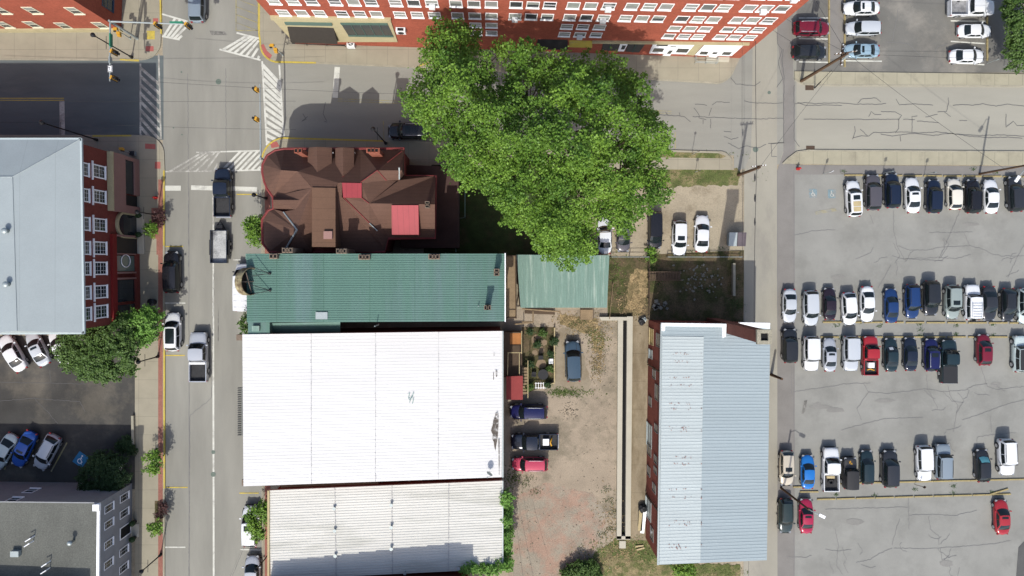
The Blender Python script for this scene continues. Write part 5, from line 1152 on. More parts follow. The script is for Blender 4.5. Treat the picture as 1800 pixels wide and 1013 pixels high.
tree("climbing vine spilling over the weathered white roof's right edge", "vine", 893, 960, vine, m_leaf_bright, .24, .36, 18, .06, name="climbing_vine", seed=60, sig=.18, part="foliage", limbs=5, th=4)
for k, (u, v, rr, lab) in enumerate([(932, 583, 6, "yellow green garden plant by the patio deck's corner"), (905, 590, 0, ""), (975, 600, 7, "dark round shrub at the top right of the patio garden"), (968, 622, 6, "green shrub beside the black patio chair"), (966, 648, 5, "leafy plant between the patio chair and table"), (933, 640, 5, "bright fern next to the deck stairs"), (931, 680, 8, "green plant beside the white picket gate"), (963, 676, 5, "yellow flowering plant at the garden's lower corner"), (945, 605, 7, "low mixed plant in the middle of the patio garden"), (955, 585, 7, "dark leaved plant at the top of the patio garden")]):
    if rr: tree(lab, "plant", u, v, [(u, v, rr * .75, .8), (u + 3, v + 3, rr * .5, .7), (u - 3, v + 2, rr * .5, .6)], [m_leaf_deep, m_leaf_dark, m_leaf_deep, m_leaf_deep, m_leaf_dark][k % 5], .18, .25, 14, .03, name="garden_plant", seed=70 + k, sig=.12, part="foliage", limbs=2)

# ---------------------------------------------------------------- poles, lamps, signals, wires
def V(u, v, z): return P(u, v, z)
def lamppost(label, u, v, h, top=None):
    b_ = P(u, v, .13); r = root("street_lamp", label, "street lamp", b_)
    t = MB(); t.tube([b_, b_ + Vector((0, 0, .5)), b_ + Vector((0, 0, .55)), b_ + Vector((0, 0, h - .4))], [.2, .15, .085, .065], 10); t.build("pole", m_blackmetal, r)
    t = MB(); c = b_ + Vector((0, 0, h)); t.tube([c + Vector((0, 0, -.45)), c + Vector((0, 0, -.1)), c + Vector((0, 0, .05)), c + Vector((0, 0, .3))], [.12, .24, .27, .05], 12); t.build("lantern", m_blackmetal, r)
    t = MB(); m_ = b_ + Vector((0, 0, h * .68)); t.tube([m_ + Vector((0, -.75, 0)), m_ + Vector((0, .75, 0))], .03, 6); t.build("banner_arm", m_blackmetal, r)
    return r
lamppost("black street lamp beside the red hydrant on the left pavement", 276, 378, 4.8)
lamppost("black street lamp on the pavement by the dense corner tree", 278, 627, 4.8)
lamppost("black street lamp at the bottom of the left pavement", 283, 975, 4.8)
lamppost("black street lamp in front of the corner house's turret", 468, 349, 4.4)
lamppost("black street lamp leaning over the silver car at the bottom", 474, 972, 4.8)
lamppost("tall black street lamp on the pavement of the orange corner building", 232, 101, 8.4)
lamppost("tall black lamp post in shade at the grey hipped roof's corner", 170, 246, 10.5)
lamppost("tall dark lamp post on the kerb near the shaded black car", 678, 252, 9)
def sighead(label, u, v, z, face, n=3):
    c = P(u, v, z); r = root("traffic_signal", label, "traffic light", (c.x, c.y, z - .55), rz=face); WL[r.name] = Vector((0, 0, 0))
    t = MB(); t.box((0, 0, .55), (.3, .42, 1.15)); t.build("housing", m_sigyellow, r)
    for i in range(n):
        t = MB(); zc = .55 + (1 - i) * .36; t.tube([(.15, 0, zc), (.46, 0, zc - .03)], .155, 10, cap=False); t.tube([(.15, 0, zc), (.17, 0, zc)], .15, 10)
        t.build("visor", m_blackmetal, r)
    t = MB(); t.box((.13, 0, .55), (.03, .62, 1.35)); t.build("backplate", m_blackmetal, r)
def mast(label, base, h, arms, mat=m_steel):
    b_ = P(*base, .13); r = root("signal_mast", label, "signal mast", b_); top = b_ + Vector((0, 0, h))
    t = MB(); t.tube([b_, b_ + Vector((0, 0, .3)), top + Vector((0, 0, .25))], [.22, .16, .12], 12); t.build("pole", mat, r)
    for (u, v) in arms:
        e = P(u, v, h + .13); t = MB(); t.tube([top, e], [.11, .07], 10); t.build("mast_arm", mat, r)
    return r
mm = mast("pale signal mast with two long arms at the top left crossing", (241, 68), 6.05, [(333, 43), (193, 143)])
for (u, v, ww, hh_, mt, nm) in [(195, 71, .12, 1.5, m_signgreen, "street_name_plate"), (193.5, 121, .5, .75, m_whitepaint, "regulatory_sign"), (194, 106, .12, .8, m_steel, "street_name_plate"), (311, 40, 1.5, .12, m_signgreen, "street_name_plate")]:
    p = P(u, v, 6.25); b = MB(); b.box(p, (ww, hh_, .55 if ww < .2 or hh_ < .2 else .08)); o = b.build(nm, mt, mm)
    if nm == "regulatory_sign":
        b = MB()
        for q in ((0, .32, .44, .06), (0, -.32, .44, .06), (.2, 0, .05, .66), (-.2, 0, .05, .66), (0, -.02, .07, .36), (-.06, .14, .18, .06)): b.box(p + Vector((q[0], q[1], .045)), (q[2], q[3], .012))
        b.build("sign_marks", m_plastic, o)
sighead("yellow traffic light near the middle of the mast's right arm", 276, 44, 5.9, math.radians(-35)); sighead("yellow traffic light at the far tip of the mast's right arm", 330, 45, 5.9, math.radians(-35))
sighead("yellow traffic light midway along the mast arm over the left street", 200, 92, 5.9, math.radians(-15)); sighead("yellow traffic light at the lower tip of the mast arm over the left street", 200, 138, 5.9, math.radians(-15))
mast("grey signal mast rising beside the corner house toward the crosswalk", (487, 292), 6.0, [(457, 148)])
sighead("yellow traffic light at the upper end of the right crosswalk", 452, 158, 5.9, math.radians(165)); sighead("yellow traffic light near the middle of the right crosswalk", 452, 210, 5.9, math.radians(165))
def pedpole(label, u, v, h, heads):
    b_ = P(u, v, .13); r = root("pedestrian_signal", label, "pedestrian signal", b_)
    MB().tube([b_, b_ + Vector((0, 0, .2)), b_ + Vector((0, 0, h))], [.14, .07, .06], 10).build("pole", m_steel, r)
    for (dx, dy) in heads:
        t = MB(); c = b_ + Vector((dx, dy, h - .2)); t.box(c, (.42, .32, .45)); t.box(c + Vector((dx * .5, dy * .5 - .14, -.02)), (.36, .2, .4)); o = t.build("signal_head", m_sigyellow, r)
        MB().box(c + Vector((dx * .6, -.26, 0)), (.3, .06, .34)).build("lens", m_plastic, o)
pedpole("pedestrian signal pole with yellow heads on the upper right corner", 497, 97, 3.3, [(-.3, .2), (.1, -.3)])
pedpole("pedestrian signal pole with yellow heads on the upper left corner", 229, 68, 3.0, [(-.25, .2), (.1, -.3)])
pedpole("pedestrian signal pole with yellow head on the shaded lower left corner", 232, 270, 3.0, [(.2, .1)])
def light(label, base, h, lamp, mat, name="street_light", arm_z=None):
    b_ = P(*base, .05); r = root(name, label, "street light", b_)
    t = MB(); t.tube([b_, b_ + Vector((0, 0, h))], [.15, .11], 10); t.build("pole", mat, r)
    e = P(*lamp, h + .1); t = MB(); t.tube([b_ + Vector((0, 0, h - .3)), (b_ + Vector((0, 0, h))).lerp(e, .4) + Vector((0, 0, .25)), e], .045, 8); a = t.build("arm", m_steel, r)
    d = (e - b_); d.z = 0; d.normalize()
    t = MB(); t.box(e + d * .2, (.75, .32, .16), math.atan2(d.y, d.x)); t.tube([e + d * .3 + Vector((0, 0, -.08)), e + d * .3 + Vector((0, 0, -.2))], [.15, .1], 10); t.build("lamp_head", m_whitepaint, r)
light("dark street light pole with white lamp over the red car at the lower left", (1373, 858), 7.6, (1442, 906), m_pole_wood)
light("timber street light pole with white lamp above the top row of cars", (1722, 306), 7.5, (1790, 312), m_pole_wood)
def upole(label, u, v, h, arms=(), extra=None):
    b_ = P(u, v, .05); r = root("utility_pole", label, "utility pole", b_)
    t = MB(); t.tube([b_, b_ + Vector((0, 0, h))], [.2, .14], 10); t.build("pole", m_pole_wood, r)
    for (z, ln, ang) in arms:
        c = b_ + Vector((0, 0, z)); t = MB(); t.box(c + Vector((0, .2, 0)), (ln, .12, .12), ang); a = t.build("crossarm", m_pole_wood, r)
        t = MB(); d = Vector((math.cos(ang), math.sin(ang), 0))
        for k in (-.46, -.28, .28, .46): q = c + Vector((0, .2, .06)) + d * ln * k; t.tube([q, q + Vector((0, 0, .22))], [.045, .07], 8)
        t.build("insulator", m_acmetal, a)
    return r, b_ + Vector((0, 0, h))
un, tn = upole("tall leaning timber utility pole with crossarms in the upper car park", 1408, 143, 11.3, [(10.9, 2.4, .15), (10.0, 2.4, 1.5)])
b = MB(); c = tn + Vector((.45, .1, -1.5)); b.tube([c + Vector((0, 0, -.5)), c + Vector((0, 0, .5))], .28, 12); b.build("transformer", m_steel, un)
b = MB(); g0 = P(1432, 155, .05); b.tube([g0, g0.lerp(tn, .55)], .03, 6); b.tube([g0, g0.lerp(tn, .2)], .07, 8); b.build("guy_wire", m_blackmetal, un)
ua, ta = upole("short brown utility pole at the dirt lot's alley corner", 1298, 308, 6.9, [(6.5, 1.6, .1)])
un2, tt = upole("timber utility pole at the alley edge of the blue grey roof", 1356, 659, 3.2, [])
wires = MB()
def wire(a, b_, sag=.5, r=.016):
    a, b_ = Vector(a), Vector(b_); wires.tube([a.lerp(b_, t) + Vector((0, 0, -sag * 4 * t * (1 - t))) for t in np.linspace(0, 1, 9)], r, 4, cap=False)
ea = P(1330, 302, 6.9)
wire(P(1331, -200, 7.2), ea, .4, .03); wire(ea, P(1326, 620, 6.9), .3, .03); wire(P(1326, 620, 6.9), P(1312, 1300, 7), .4)
wire(P(1306, -100, 7), P(1306, 470, 7), .3); wire(tn, P(2100, 110, 11), .6); wire(tn + Vector((.5, .3, 0)), P(2100, 84, 11), .6); wire(tn, P(1380, -100, 10), .3); wire(tn, P(1330, 0, 10), .3); wire(tn, ea, .4)
wire(P(1420, 90, 9), P(1340, 40, 9), .2); wire(tn, P(1800, 320, 7.4), .5); wire(P(270, 144, 8), P(720, 166, 9), .5); wire(P(-100, 176, 8), P(520, 178, 8), .4); wire(P(200, 220, 8), P(520, 228, 8), .4)
wire(P(-100, 215, 7), P(100, 215, 7), .2); wire(P(900, 830, 4), P(955, 1100, 6), .3); wire(P(900, 860, 4), P(930, 1100, 6), .3); wire(P(884, 840, 8), P(912, 930, 4), .2); wire(P(430, 960, 6), P(330, 1200, 6), .2)
tag(wires.build("overhead_cables", m_wire), "thin dark overhead cables strung across the streets and alley", "cables", kind="stuff")
for (u, v) in ((1327, 312), (1327, 348), (1327, 390)):
    p = P(u, v, 6.85); b = MB(); b.tube([p + Vector((0, -.45, 0)), p + Vector((0, -.1, 0)), p + Vector((0, .45, 0))], [.05, .11, .05], 8)
    tag(b.build("cable_splice", m_wire), "black splice case on the cable above the alley", "cable splice", "splice cases on the alley cable")

# street furniture
def hydrant(label, u, v):
    p = P(u, v, .13); r = root("fire_hydrant", label, "hydrant", p)
    t = MB(); t.tube([p, p + Vector((0, 0, .1)), p + Vector((0, 0, .12)), p + Vector((0, 0, .6)), p + Vector((0, 0, .75)), p + Vector((0, 0, .82))], [.2, .2, .13, .14, .12, .03], 12); t.build("barrel", m_red, r, smooth=False)
    t = MB()
    for d in (Vector((.26, 0, 0)), Vector((-.26, 0, 0)), Vector((0, -.26, 0))): t.tube([p + Vector((0, 0, .5)), p + Vector((0, 0, .5)) + d], .07, 8)
    t.build("nozzle", m_red, r)
hydrant("red fire hydrant on the left pavement next to the yellow kerb", 275, 348); hydrant("red fire hydrant at the car park's corner by the alley", 1402, 297)
p = P(271, 531, .13); r = root("litter_bin", "black round litter bin on the left pavement above the lime green tree", "litter bin", p)
MB().tube([p, p + Vector((0, 0, .9))], [.36, .44], 16, cap=True).build("bin_body", m_plastic, r); MB().tube([p + Vector((0, 0, .9)), p + Vector((0, 0, 1.05))], [.46, .25], 16).build("bin_lid", m_blackmetal, r)
p = P(236, 271, .13); r = root("utility_box", "small dark utility box on the shaded lower left corner", "utility box", p)
MB().box(p + Vector((0, 0, .3)), (.55, .5, .6)).build("cabinet", m_dumpster, r); MB().box(p + Vector((0, 0, .62)), (.6, .55, .05)).build("cabinet_lid", m_plastic, r)
def sign(label, u, v, h, w_, hh_, mt, ang=0, pole=m_steel, lean=(0, 0)):
    p = P(u, v, .05); r = root("sign_post", label, "sign", p)
    MB().tube([p, p + Vector((lean[0], lean[1], h))], .035, 8).build("post", pole, r)
    MB().box(p + Vector((lean[0], lean[1] - .05, h - hh_ / 2)), (w_, .04, hh_), ang).build("sign_plate", mt, r)
sign("small parking sign post behind the dark blue SUV in the top row", 1552, 305, 2.2, .35, .45, m_steel, .3); sign("small parking sign post behind the white car with blue neighbours", 1625, 307, 2.2, .35, .45, m_steel, .3)
sign("parking sign post above the faded wheelchair stencils", 1447, 306, 2.0, .35, .5, m_whitepaint, .5, lean=(.2, .1)); sign("white sign on a post in the corner of the upper car park", 1765, 116, 2.6, .7, .6, m_whitepaint, .3)
sign("sign post at the top right corner's white parked sedan", 1735, 112, 2.0, .4, .5, m_steel, .2); sign("thin dark sign post on the grass verge by the dirt lot", 1222, 303, 2.0, .3, .4, m_iron); sign("thin dark pole on the tree lawn by the cross street", 1216, 272, 3.0, .25, .3, m_iron)
sign("leaning pole between the lower rows of wheel stops", 1608, 852, 2.0, .3, .4, m_iron, .8, m_iron, (.1, .3))
sign("white sign board standing in the shaded planting bed", 222, 815, 1.7, 1.3, .8, m_whitepaint, 1.3); sign("small white sign on a post by the wheelchair stencil", 190, 800, 2.2, .5, .7, m_whitepaint, .1)
p = P(736, 117, .13); r = root("guy_wire_guards", "pair of yellow guy wire guards at the cross street kerb", "guy wire", p)
for e in ((757, 104), (757, 109)): MB().tube([p, P(*e, 2.2)], .06, 8).build("guard_tube", m_yellow, r); MB().tube([P(*e, 2.2), P(e[0] + 60, e[1] - 20, 9)], .015, 5).build("guy_wire", m_wire, r)
# wheel stops, one of each copied
def stop_proto():
    r = MB(); pr = [(-.11, 0), (-.08, .13), (.08, .13), (.11, 0)]; vs = [(x, y, z) for x in (-1.15, 1.15) for y, z in pr]
    r.add(vs, [(0, 1, 5, 4), (1, 2, 6, 5), (2, 3, 7, 6), (3, 2, 1, 0), (4, 5, 6, 7)]); return r.mesh("wheel_stop")
sm_ = stop_proto(); sm_.materials.append(m_stop)
stops = []
for k in range(11): stops.append((1462 + k * 36.5, 566.5 + k * .15, 0, "upper middle"))
for k in range(10): stops.append((1462 + k * 36.5 - (4 if k == 0 else 0), 592.5, 0, "lower middle"))
for k in range(12): stops.append((1502 + k * 34.8 - 2, 308.2 + k * .3, 0, "top"))
for k in range(10): stops.append((1493 + k * 32.6, 849.5 - k * .75, -1.4, "third"))
for k in range(10): stops.append((1452 + k * 34.2, 877.5 - k * .95, -1.6, "bottom"))
stops += [(1756, 864, -17, "bottom"), (1422, 864.5, 0, "bottom"), (1410, 856, 0, "bottom")]
for q in range(6): stops.append((1457, 8 + q * 33 - 40, 90, "nl")); stops.append((1484.5, 10 + q * 33 - 40, 90, "nr"))
for q in range(5): stops.append((1735, 12 + q * 33 - 20, 90, "ne"))
lab = {"upper middle": ("worn yellow concrete wheel stop in the upper of the two middle lines", "wheel stops, upper middle line"), "lower middle": ("worn yellow concrete wheel stop in the lower of the two middle lines", "wheel stops, lower middle line"),
       "top": ("worn yellow wheel stop along the top row of the right car park", "wheel stops, top line"), "third": ("worn yellow wheel stop behind the third row of cars", "wheel stops, third row line"), "bottom": ("worn yellow wheel stop in the lowest line of the right car park", "wheel stops, lowest line"),
       "nl": ("pale wheel stop in front of the maroon and black cars, upper car park", "wheel stops, upper lot left line"), "nr": ("pale wheel stop in front of the silver SUV's row, upper car park", "wheel stops, upper lot middle line"), "ne": ("pale wheel stop in front of the white pickup's row, upper car park", "wheel stops, upper lot right line")}
for i, (u, v, a, g) in enumerate(stops):
    if u > 1840 or v < -30 or v > 118 and g in ("nl", "nr", "ne"): continue
    o = bpy.data.objects.new("wheel_stop", sm_); COL.objects.link(o); o.location = P(u, v, .02); o.rotation_euler = (0, 0, -math.radians(a + rw.uniform(-.6, .6))); tag(o, lab[g][0], "wheel stop", lab[g][1])
# dumpster
p = P(1290, 421, 0); r = root("dumpster", "grey blue dumpster with two brown lids beside the white sedan", "dumpster", p)
b = MB(); vs = [p + Vector(q) for q in ((-.95, -.75, .15), (.95, -.75, .15), (.95, .7, .15), (-.95, .7, .15), (-1.05, -.85, 1.15), (1.05, -.85, 1.15), (1.05, .8, 1.4), (-1.05, .8, 1.4))]
b.add(vs, [(0, 1, 5, 4), (1, 2, 6, 5), (2, 3, 7, 6), (3, 0, 4, 7), (3, 2, 1, 0)]); b.build("bin_body", m_dumpster, r)
for sx in (.02, .55):
    b = MB(); vs = [p + Vector(q) for q in ((sx - .48, -.9, 1.17), (sx + .03, -.9, 1.17), (sx + .03, .8, 1.44), (sx - .48, .8, 1.44))]; vs = [q + Vector((.45, 0, 0)) for q in vs] ; b.add(vs + [q + Vector((0, 0, .06)) for q in vs], [(4, 5, 6, 7), (0, 1, 5, 4), (1, 2, 6, 5), (2, 3, 7, 6), (3, 0, 4, 7)]); b.build("lid", m_dumplid, r)
b = MB(); vs = [p + Vector(q) for q in ((-1.05, -.88, 1.17), (-.05, -.88, 1.17), (-.05, .8, 1.43), (-1.05, .8, 1.43))]; b.add(vs, [(0, 1, 2, 3)]); b.build("closed_panel", m_steel, r)
# retaining walls and channel
b = MB()
for q in ([(1085, 563), (1094, 563), (1091, 945), (1083, 945)], [(1101, 556), (1111, 556), (1107, 945), (1098, 945)], [(1053, 557), (1101, 557), (1101, 563), (1056, 563)], [(1083, 940), (1107, 940), (1107, 946), (1083, 946)]):
    b.prism(G(q), 0, .5)
w_ = tag(b.build("retaining_wall", m_concrete), "pale concrete double wall with a dark slot along the gravel yard", "wall")
sheet("drain_channel", [(1094, 563), (1101, 563), (1098, 940), (1091, 940)], .02, m_black)  # no depth cut here, the slot's shade is put into the black
b = MB(); b.box(P(1094, 957, .15), (.8, .9, .3)); tag(b.build("concrete_block", m_concrete), "pale concrete block lying at the double wall's lower end", "block")
for k, (u, v, a) in enumerate([(1124, 960, .1), (1126, 965, .25)]): tag(MB().box(P(u, v, .1), (1.0, .18, .1), a).build("timber_plank", m_boards), ["straight", "tilted"][k] + " bare plank lying in the grass by the brick wall", "plank")
for k, (u, v, l, a) in enumerate([(1126, 915, 2.6, 1.5), (1131, 918, 2.8, 1.45)]):
    b = MB(); b.box(P(u, v, .5), (l, .5, .06), a); tag(b.build("leaning_board", [m_boards, m_whitepaint][k]), ["tan", "white"][k] + " board lying in the rubbish pile against the brick wall", "board")
def lump(name, u, v, r_, lab, mat):
    b = MB(); b.sphere(P(u, v, r_ * .55), r_, 12, sz=.7); rr = random.Random(u); b.v = [(x + rr.uniform(-.08, .08), y + rr.uniform(-.08, .08), z + rr.uniform(-.05, .05)) for x, y, z in b.v]
    tag(b.build(name, mat, smooth=False), lab, "rubbish bag")
lump("rubbish_bag", 1130, 894, .6, "black rubbish bag on top of the pile by the brick wall", m_plastic); lump("rubbish_bag", 1128, 566, .45, "dark rubbish bag at the walkway's upper end", m_plastic); lump("rubbish_bag", 1132, 562, .35, "pale grey rubbish bag at the walkway's upper end", m_steel)
# fences round the straw yard, patio garden, stairs
def fence(label, pts, h, mat, posts=True, rails=2, name="fence", z0=0):
    r = root(name, label, "fence", P(*pts[0], z0)); q = [P(u, v, z0) for u, v in pts]
    b = MB()
    for i in range(rails):
        z = h * (1 - i / max(1, rails) * .9); b.tube([p + Vector((0, 0, z)) for p in q], .035, 6)
    b.build("rail", mat, r); b = MB()
    for a, c_ in zip(q[:-1], q[1:]):
        n = max(1, int((c_ - a).length / 2.2))
        for k in range(n + 1): x = a.lerp(c_, k / n); b.box(x + Vector((0, 0, h / 2)), (.09, .09, h))
    b.build("fence_posts", mat, r); return r
fence("thin pale rail fence along the top of the straw yard", [(1073, 452), (1138, 452)], 1.2, m_steel); fence("grey post fence down the straw yard's right side", [(1138, 452), (1138, 560)], 1.2, m_darkwood)
fence("low timber edging fence left of the straw yard", [(1076, 500), (1070, 560)], .6, m_wood, rails=1); fence("pale rail fence in front of the sunken lot", [(1172, 452), (1300, 452)], .9, m_steel); fence("pale green railing in the shaded garden behind the corner house", [(818, 325), (818, 384), (803, 385), (802, 443)], 1.4, m_greenshed)
b = MB(); b.prism(G([(1286, 463), (1290, 463), (1290, 520), (1286, 520)]), 0, .6); tag(b.build("low_wall", m_kerb), "low pale wall at the sunken lot's alley side", "wall")
ss = root("timber_stair", "dark timber steps running down into the sunken lot", "stair", P(1165, 485, 0)); b = MB()
for i in range(11): p = P(1142 + i * 5.2, 485, .9 - i * .06); b.box((p.x, p.y, .9 - i * .06), (.3, 1.0, .05))
b.build("tread", m_darkwood, ss); b = MB()
for v in (478, 493): b.tube([P(1140, v, 1.8), P(1198, v, 1.2)], .05, 6); b.tube([P(1140, v, 0), P(1140, v, 1.8)], .05, 6); b.tube([P(1198, v, 0), P(1198, v, 1.2)], .05, 6)
b.build("handrail", m_darkwood, ss)
s2_ = root("timber_steps", "small weathered wooden steps below the pale green shed", "steps", P(1031, 552, 0)); b = MB()
for i in range(4): p = P(1031, 547 + i * 4.5, .5); b.box((p.x, p.y, .62 - i * .16), (1.55, .34, .06))
b.build("tread", m_wood, s2_); b = MB()
for sx in (1020, 1043): b.tube([P(sx, 545, .6), P(sx, 562, .1)], .05, 6)
b.build("stringer", m_darkwood, s2_)
pf = root("pergola", "open weathered timber frame against the shed's lower edge", "pergola", P(950, 550, 0)); b = MB()
for a, c_ in (((918, 543), (984, 548)), ((918, 566), (937, 566)), ((937, 548), (937, 568)), ((905, 570), (936, 567)), ((984, 546), (984, 552))): b.tube([P(*a, 2.2), P(*c_, 2.2)], .09, 6)
b.build("beam", m_wood, pf); b = MB(); b.prism(G([(922, 545), (975, 547), (975, 553), (922, 551)]), .3, .38); b.build("landing", m_darkwood, pf)
dk_ = root("patio_deck", "timber patio deck with orange boards behind the bright white roof", "deck", P(905, 620, 0))
MB().prism(G([(885, 582), (917, 582), (917, 660), (885, 660)]), 0, 1.4).build("deck_boards", m_darkwood, dk_)
MB().prism(G([(896, 584), (915, 584), (915, 603), (896, 603)]), 1.4, 1.42).build("new_boards", m_woodnew, dk_)
b = MB()
for a, c_ in (((893, 620), (917, 620)), ((917, 582), (917, 622)), ((893, 620), (892, 660)), ((928, 634), (928, 700)), ((913, 621), (913, 662))): b.tube([P(*a, 2.3), P(*c_, 2.3)], .06, 6)
b.build("railing", m_boards, dk_); b = MB()
for i in range(9): p = P(921, 648 + i * 5.4, 1.2 - i * .12); b.box((p.x, p.y, 1.3 - i * .13), (.95, .28, .05))
b.build("tread", m_wood, dk_)
rc_ = root("red_canopy", "faded red canopy beside the patio stairs", "canopy", P(905, 683, 0)); b = MB(); b.prism([P(*q, 2.6).xy for q in ((890, 662), (919, 661), (919, 703), (890, 703))], 2.5, 2.6); b.build("canopy_cloth", m_redcanopy, rc_); b = MB()
for q in ((892, 664), (917, 664), (917, 701), (892, 701)): pz = P(*q, 2.5); b.tube([(pz.x, pz.y, 0), pz], .05, 6)
b.build("post", m_darkwood, rc_)
struct("patio_soil", MB().flat(G([(917, 575), (975, 575), (973, 672), (930, 690), (917, 690)]), .006), m_dirt)
b = MB()
for (u, v, a, c_) in [(945, 592, 8, 5), (955, 602, 9, 6), (952, 615, 6, 7), (940, 620, 6, 5), (951, 640, 10, 9), (938, 598, 5, 8)]: b.flat(G([(u + a * math.cos(t) * rc.uniform(.7, 1.1), v + c_ * math.sin(t) * rc.uniform(.7, 1.1)) for t in np.linspace(0, 5.6, 9)]), .014)
struct("flagstone_path", b, m_flag)
def chair(label, u, v, rz, mat):
    p = P(u, v, 0); r = root("patio_chair", label, "chair", p, rz=rz); WL[r.name] = Vector((0, 0, 0))
    MB().box((0, 0, .42), (.55, .55, .06)).build("seat", mat, r); MB().box((0, .27, .7), (.55, .06, .5)).build("backrest", mat, r)
    for x in (-.24, .24):
        for y in (-.24, .24): MB().box((x, y, .2), (.05, .05, .4)).build("leg", mat, r)
        MB().box((x * 1.15, 0, .62), (.06, .5, .04)).build("armrest", mat, r)
chair("black patio chair on the round flagstone", 950, 628, .05, m_plastic); chair("dark patio chair beside the round black table", 938, 657, 1.5, m_plastic); chair("pale patio chair against the garden's right wall", 968, 634, 1.6, m_acmetal)
p = P(954, 657, 0); r = root("patio_table", "round black patio table in the garden corner", "table", p); MB().tube([p + Vector((0, 0, .7)), p + Vector((0, 0, .74))], .65, 20).build("table_top", m_plastic, r); MB().tube([p, p + Vector((0, 0, .7))], .06, 8).build("leg", m_plastic, r)
gt = root("picket_gate", "white picket gate lying at the garden's lower entrance", "gate", P(950, 678, 0)); b = MB()
for i in range(5): b.box(P(942 + i * 4.4, 678, .5), (.07, .8, .07))
b.box(P(950, 674, .46), (1.4, .06, .06)); b.box(P(950, 682, .46), (1.4, .06, .06)); b.build("picket", m_whitepaint, gt)
b = MB(); b.kerb(G([(974, 576), (974, 672), (962, 676)]), .14, 0, .6); tag(b.build("garden_wall", m_boards), "thin timber wall along the patio garden's right side", "wall")
b = MB(); b.kerb(G([(236, 730), (237, 780)]), .3, 0, .5); tag(b.build("low_wall", m_kerb), "low wall between the left car park and the pavement", "wall")

# ---------------------------------------------------------------- vehicles
KIND = {
 'sedan': dict(L=4.75, W=1.86, prof=[(0, .58), (.02, .66), (.1, .77), (.27, .92), (.36, .95), (.72, .98), (.82, 1.0), (.95, .97), (1, .80)], cab=(.25, .42, .67, .84), zr=1.44, wr=.73),
 'suv': dict(L=4.75, W=1.92, prof=[(0, .72), (.02, .82), (.1, .92), (.25, 1.03), (.35, 1.06), (.9, 1.08), (.97, 1.05), (1, .88)], cab=(.235, .38, .88, .972), zr=1.72, wr=.76),
 'hatch': dict(L=4.25, W=1.8, prof=[(0, .6), (.02, .7), (.1, .8), (.25, .93), (.34, .97), (.9, 1.0), (.97, .98), (1, .8)], cab=(.215, .40, .82, .965), zr=1.5, wr=.73),
 'wagon': dict(L=4.75, W=1.84, prof=[(0, .58), (.02, .68), (.1, .8), (.27, .93), (.36, .97), (.9, 1.0), (.97, .98), (1, .8)], cab=(.245, .40, .87, .97), zr=1.5, wr=.75),
 'minivan': dict(L=5.1, W=2.0, prof=[(0, .68), (.02, .8), (.1, .93), (.18, 1.02), (.3, 1.08), (.9, 1.1), (.97, 1.08), (1, .85)], cab=(.155, .33, .91, .98), zr=1.78, wr=.78),
 'cargovan': dict(L=5.7, W=2.05, prof=[(0, .8), (.02, .95), (.1, 1.1), (.16, 1.2), (.3, 1.25), (.9, 1.25), (.98, 1.25), (1, 1.0)], cab=(.12, .26, .965, .992), zr=2.15, wr=.86),
 'pickup': dict(L=5.75, W=2.0, prof=[(0, .85), (.02, .98), (.1, 1.06), (.22, 1.12), (.3, 1.14), (.6, 1.15), (.605, 1.15)], cab=(.225, .33, .545, .595), zr=1.86, wr=.80, bed=.605),
 'jeep': dict(L=4.2, W=1.82, prof=[(0, .95), (.03, 1.06), (.1, 1.08), (.3, 1.12), (.36, 1.13), (.97, 1.13), (1, 1.0)], cab=(.33, .40, .96, .985), zr=1.82, wr=.88),
 'boxsuv': dict(L=4.7, W=1.9, prof=[(0, .85), (.02, .98), (.1, 1.04), (.25, 1.08), (.33, 1.1), (.95, 1.12), (.985, 1.1), (1, .95)], cab=(.27, .36, .93, .985), zr=1.8, wr=.82),
}
m_tyre = plain("tyre rubber", (.018, .018, .019), .85); m_rim = plain("alloy rim", (.42, .43, .44), .35, .6)
m_carglass = plain("car glass", (.010, .015, .016), .05, spec=.4)
m_headl = plain("headlamp lens", (.22, .23, .24), .15, spec=.6); m_taill = plain("tail lamp lens", (.22, .012, .014), .2, spec=.5)
m_trim = plain("black trim", (.02, .02, .021), .55); m_bedliner = M("bed liner", (.03, .03, .031), .85, .25, 2, 9, .2); m_bedfloor = M("grey bed floor", (.19, .19, .19), .8, .3, 1.5, 9, .2)
PAINT = {}
def paint(nm, col, metal=0.0, rough=.32):
    m = plain("paint " + nm, col, rough, metal * .6, .4, .25); PAINT[nm] = m
for nm, c, mt in [('white', (.58, .59, .59), 0), ('cream', (.56, .53, .45), 0), ('silver', (.37, .39, .42), .25), ('lightsilver', (.44, .465, .485), .2), ('grey', (.17, .18, .19), .2), ('bluegrey', (.045, .075, .105), .2), ('black', (.010, .010, .012), 0),
                  ('softblack', (.018, .020, .023), .1), ('charcoal', (.024, .026, .030), .1), ('navy', (.009, .015, .032), .1), ('darknavy', (.010, .015, .028), .1), ('blue', (.011, .034, .11), .1), ('brightblue', (.012, .13, .40), .1), ('deepblue', (.009, .011, .06), .1), ('midblue', (.02, .09, .36), .1),
                  ('red', (.28, .018, .024), 0), ('maroon', (.14, .010, .022), .1), ('crimson', (.30, .016, .05), .1), ('pinkred', (.42, .05, .09), .1), ('tan', (.46, .41, .32), .2), ('sage', (.24, .28, .26), .2), ('darkgreen', (.020, .033, .032), .1), ('paleblue', (.24, .34, .40), .2), ('steel', (.20, .24, .27), .25), ('plum', (.018, .011, .017), .05), ('brownblack', (.022, .014, .018), .1), ('teal', (.012, .025, .030), .1), ('mauvegrey', (.075, .07, .078), .2), ('mint', (.45, .52, .50), .1), ('matteblack', (.02, .02, .021), 0)]:
    paint(nm, c, mt,   .5 if nm == 'matteblack' else .22)
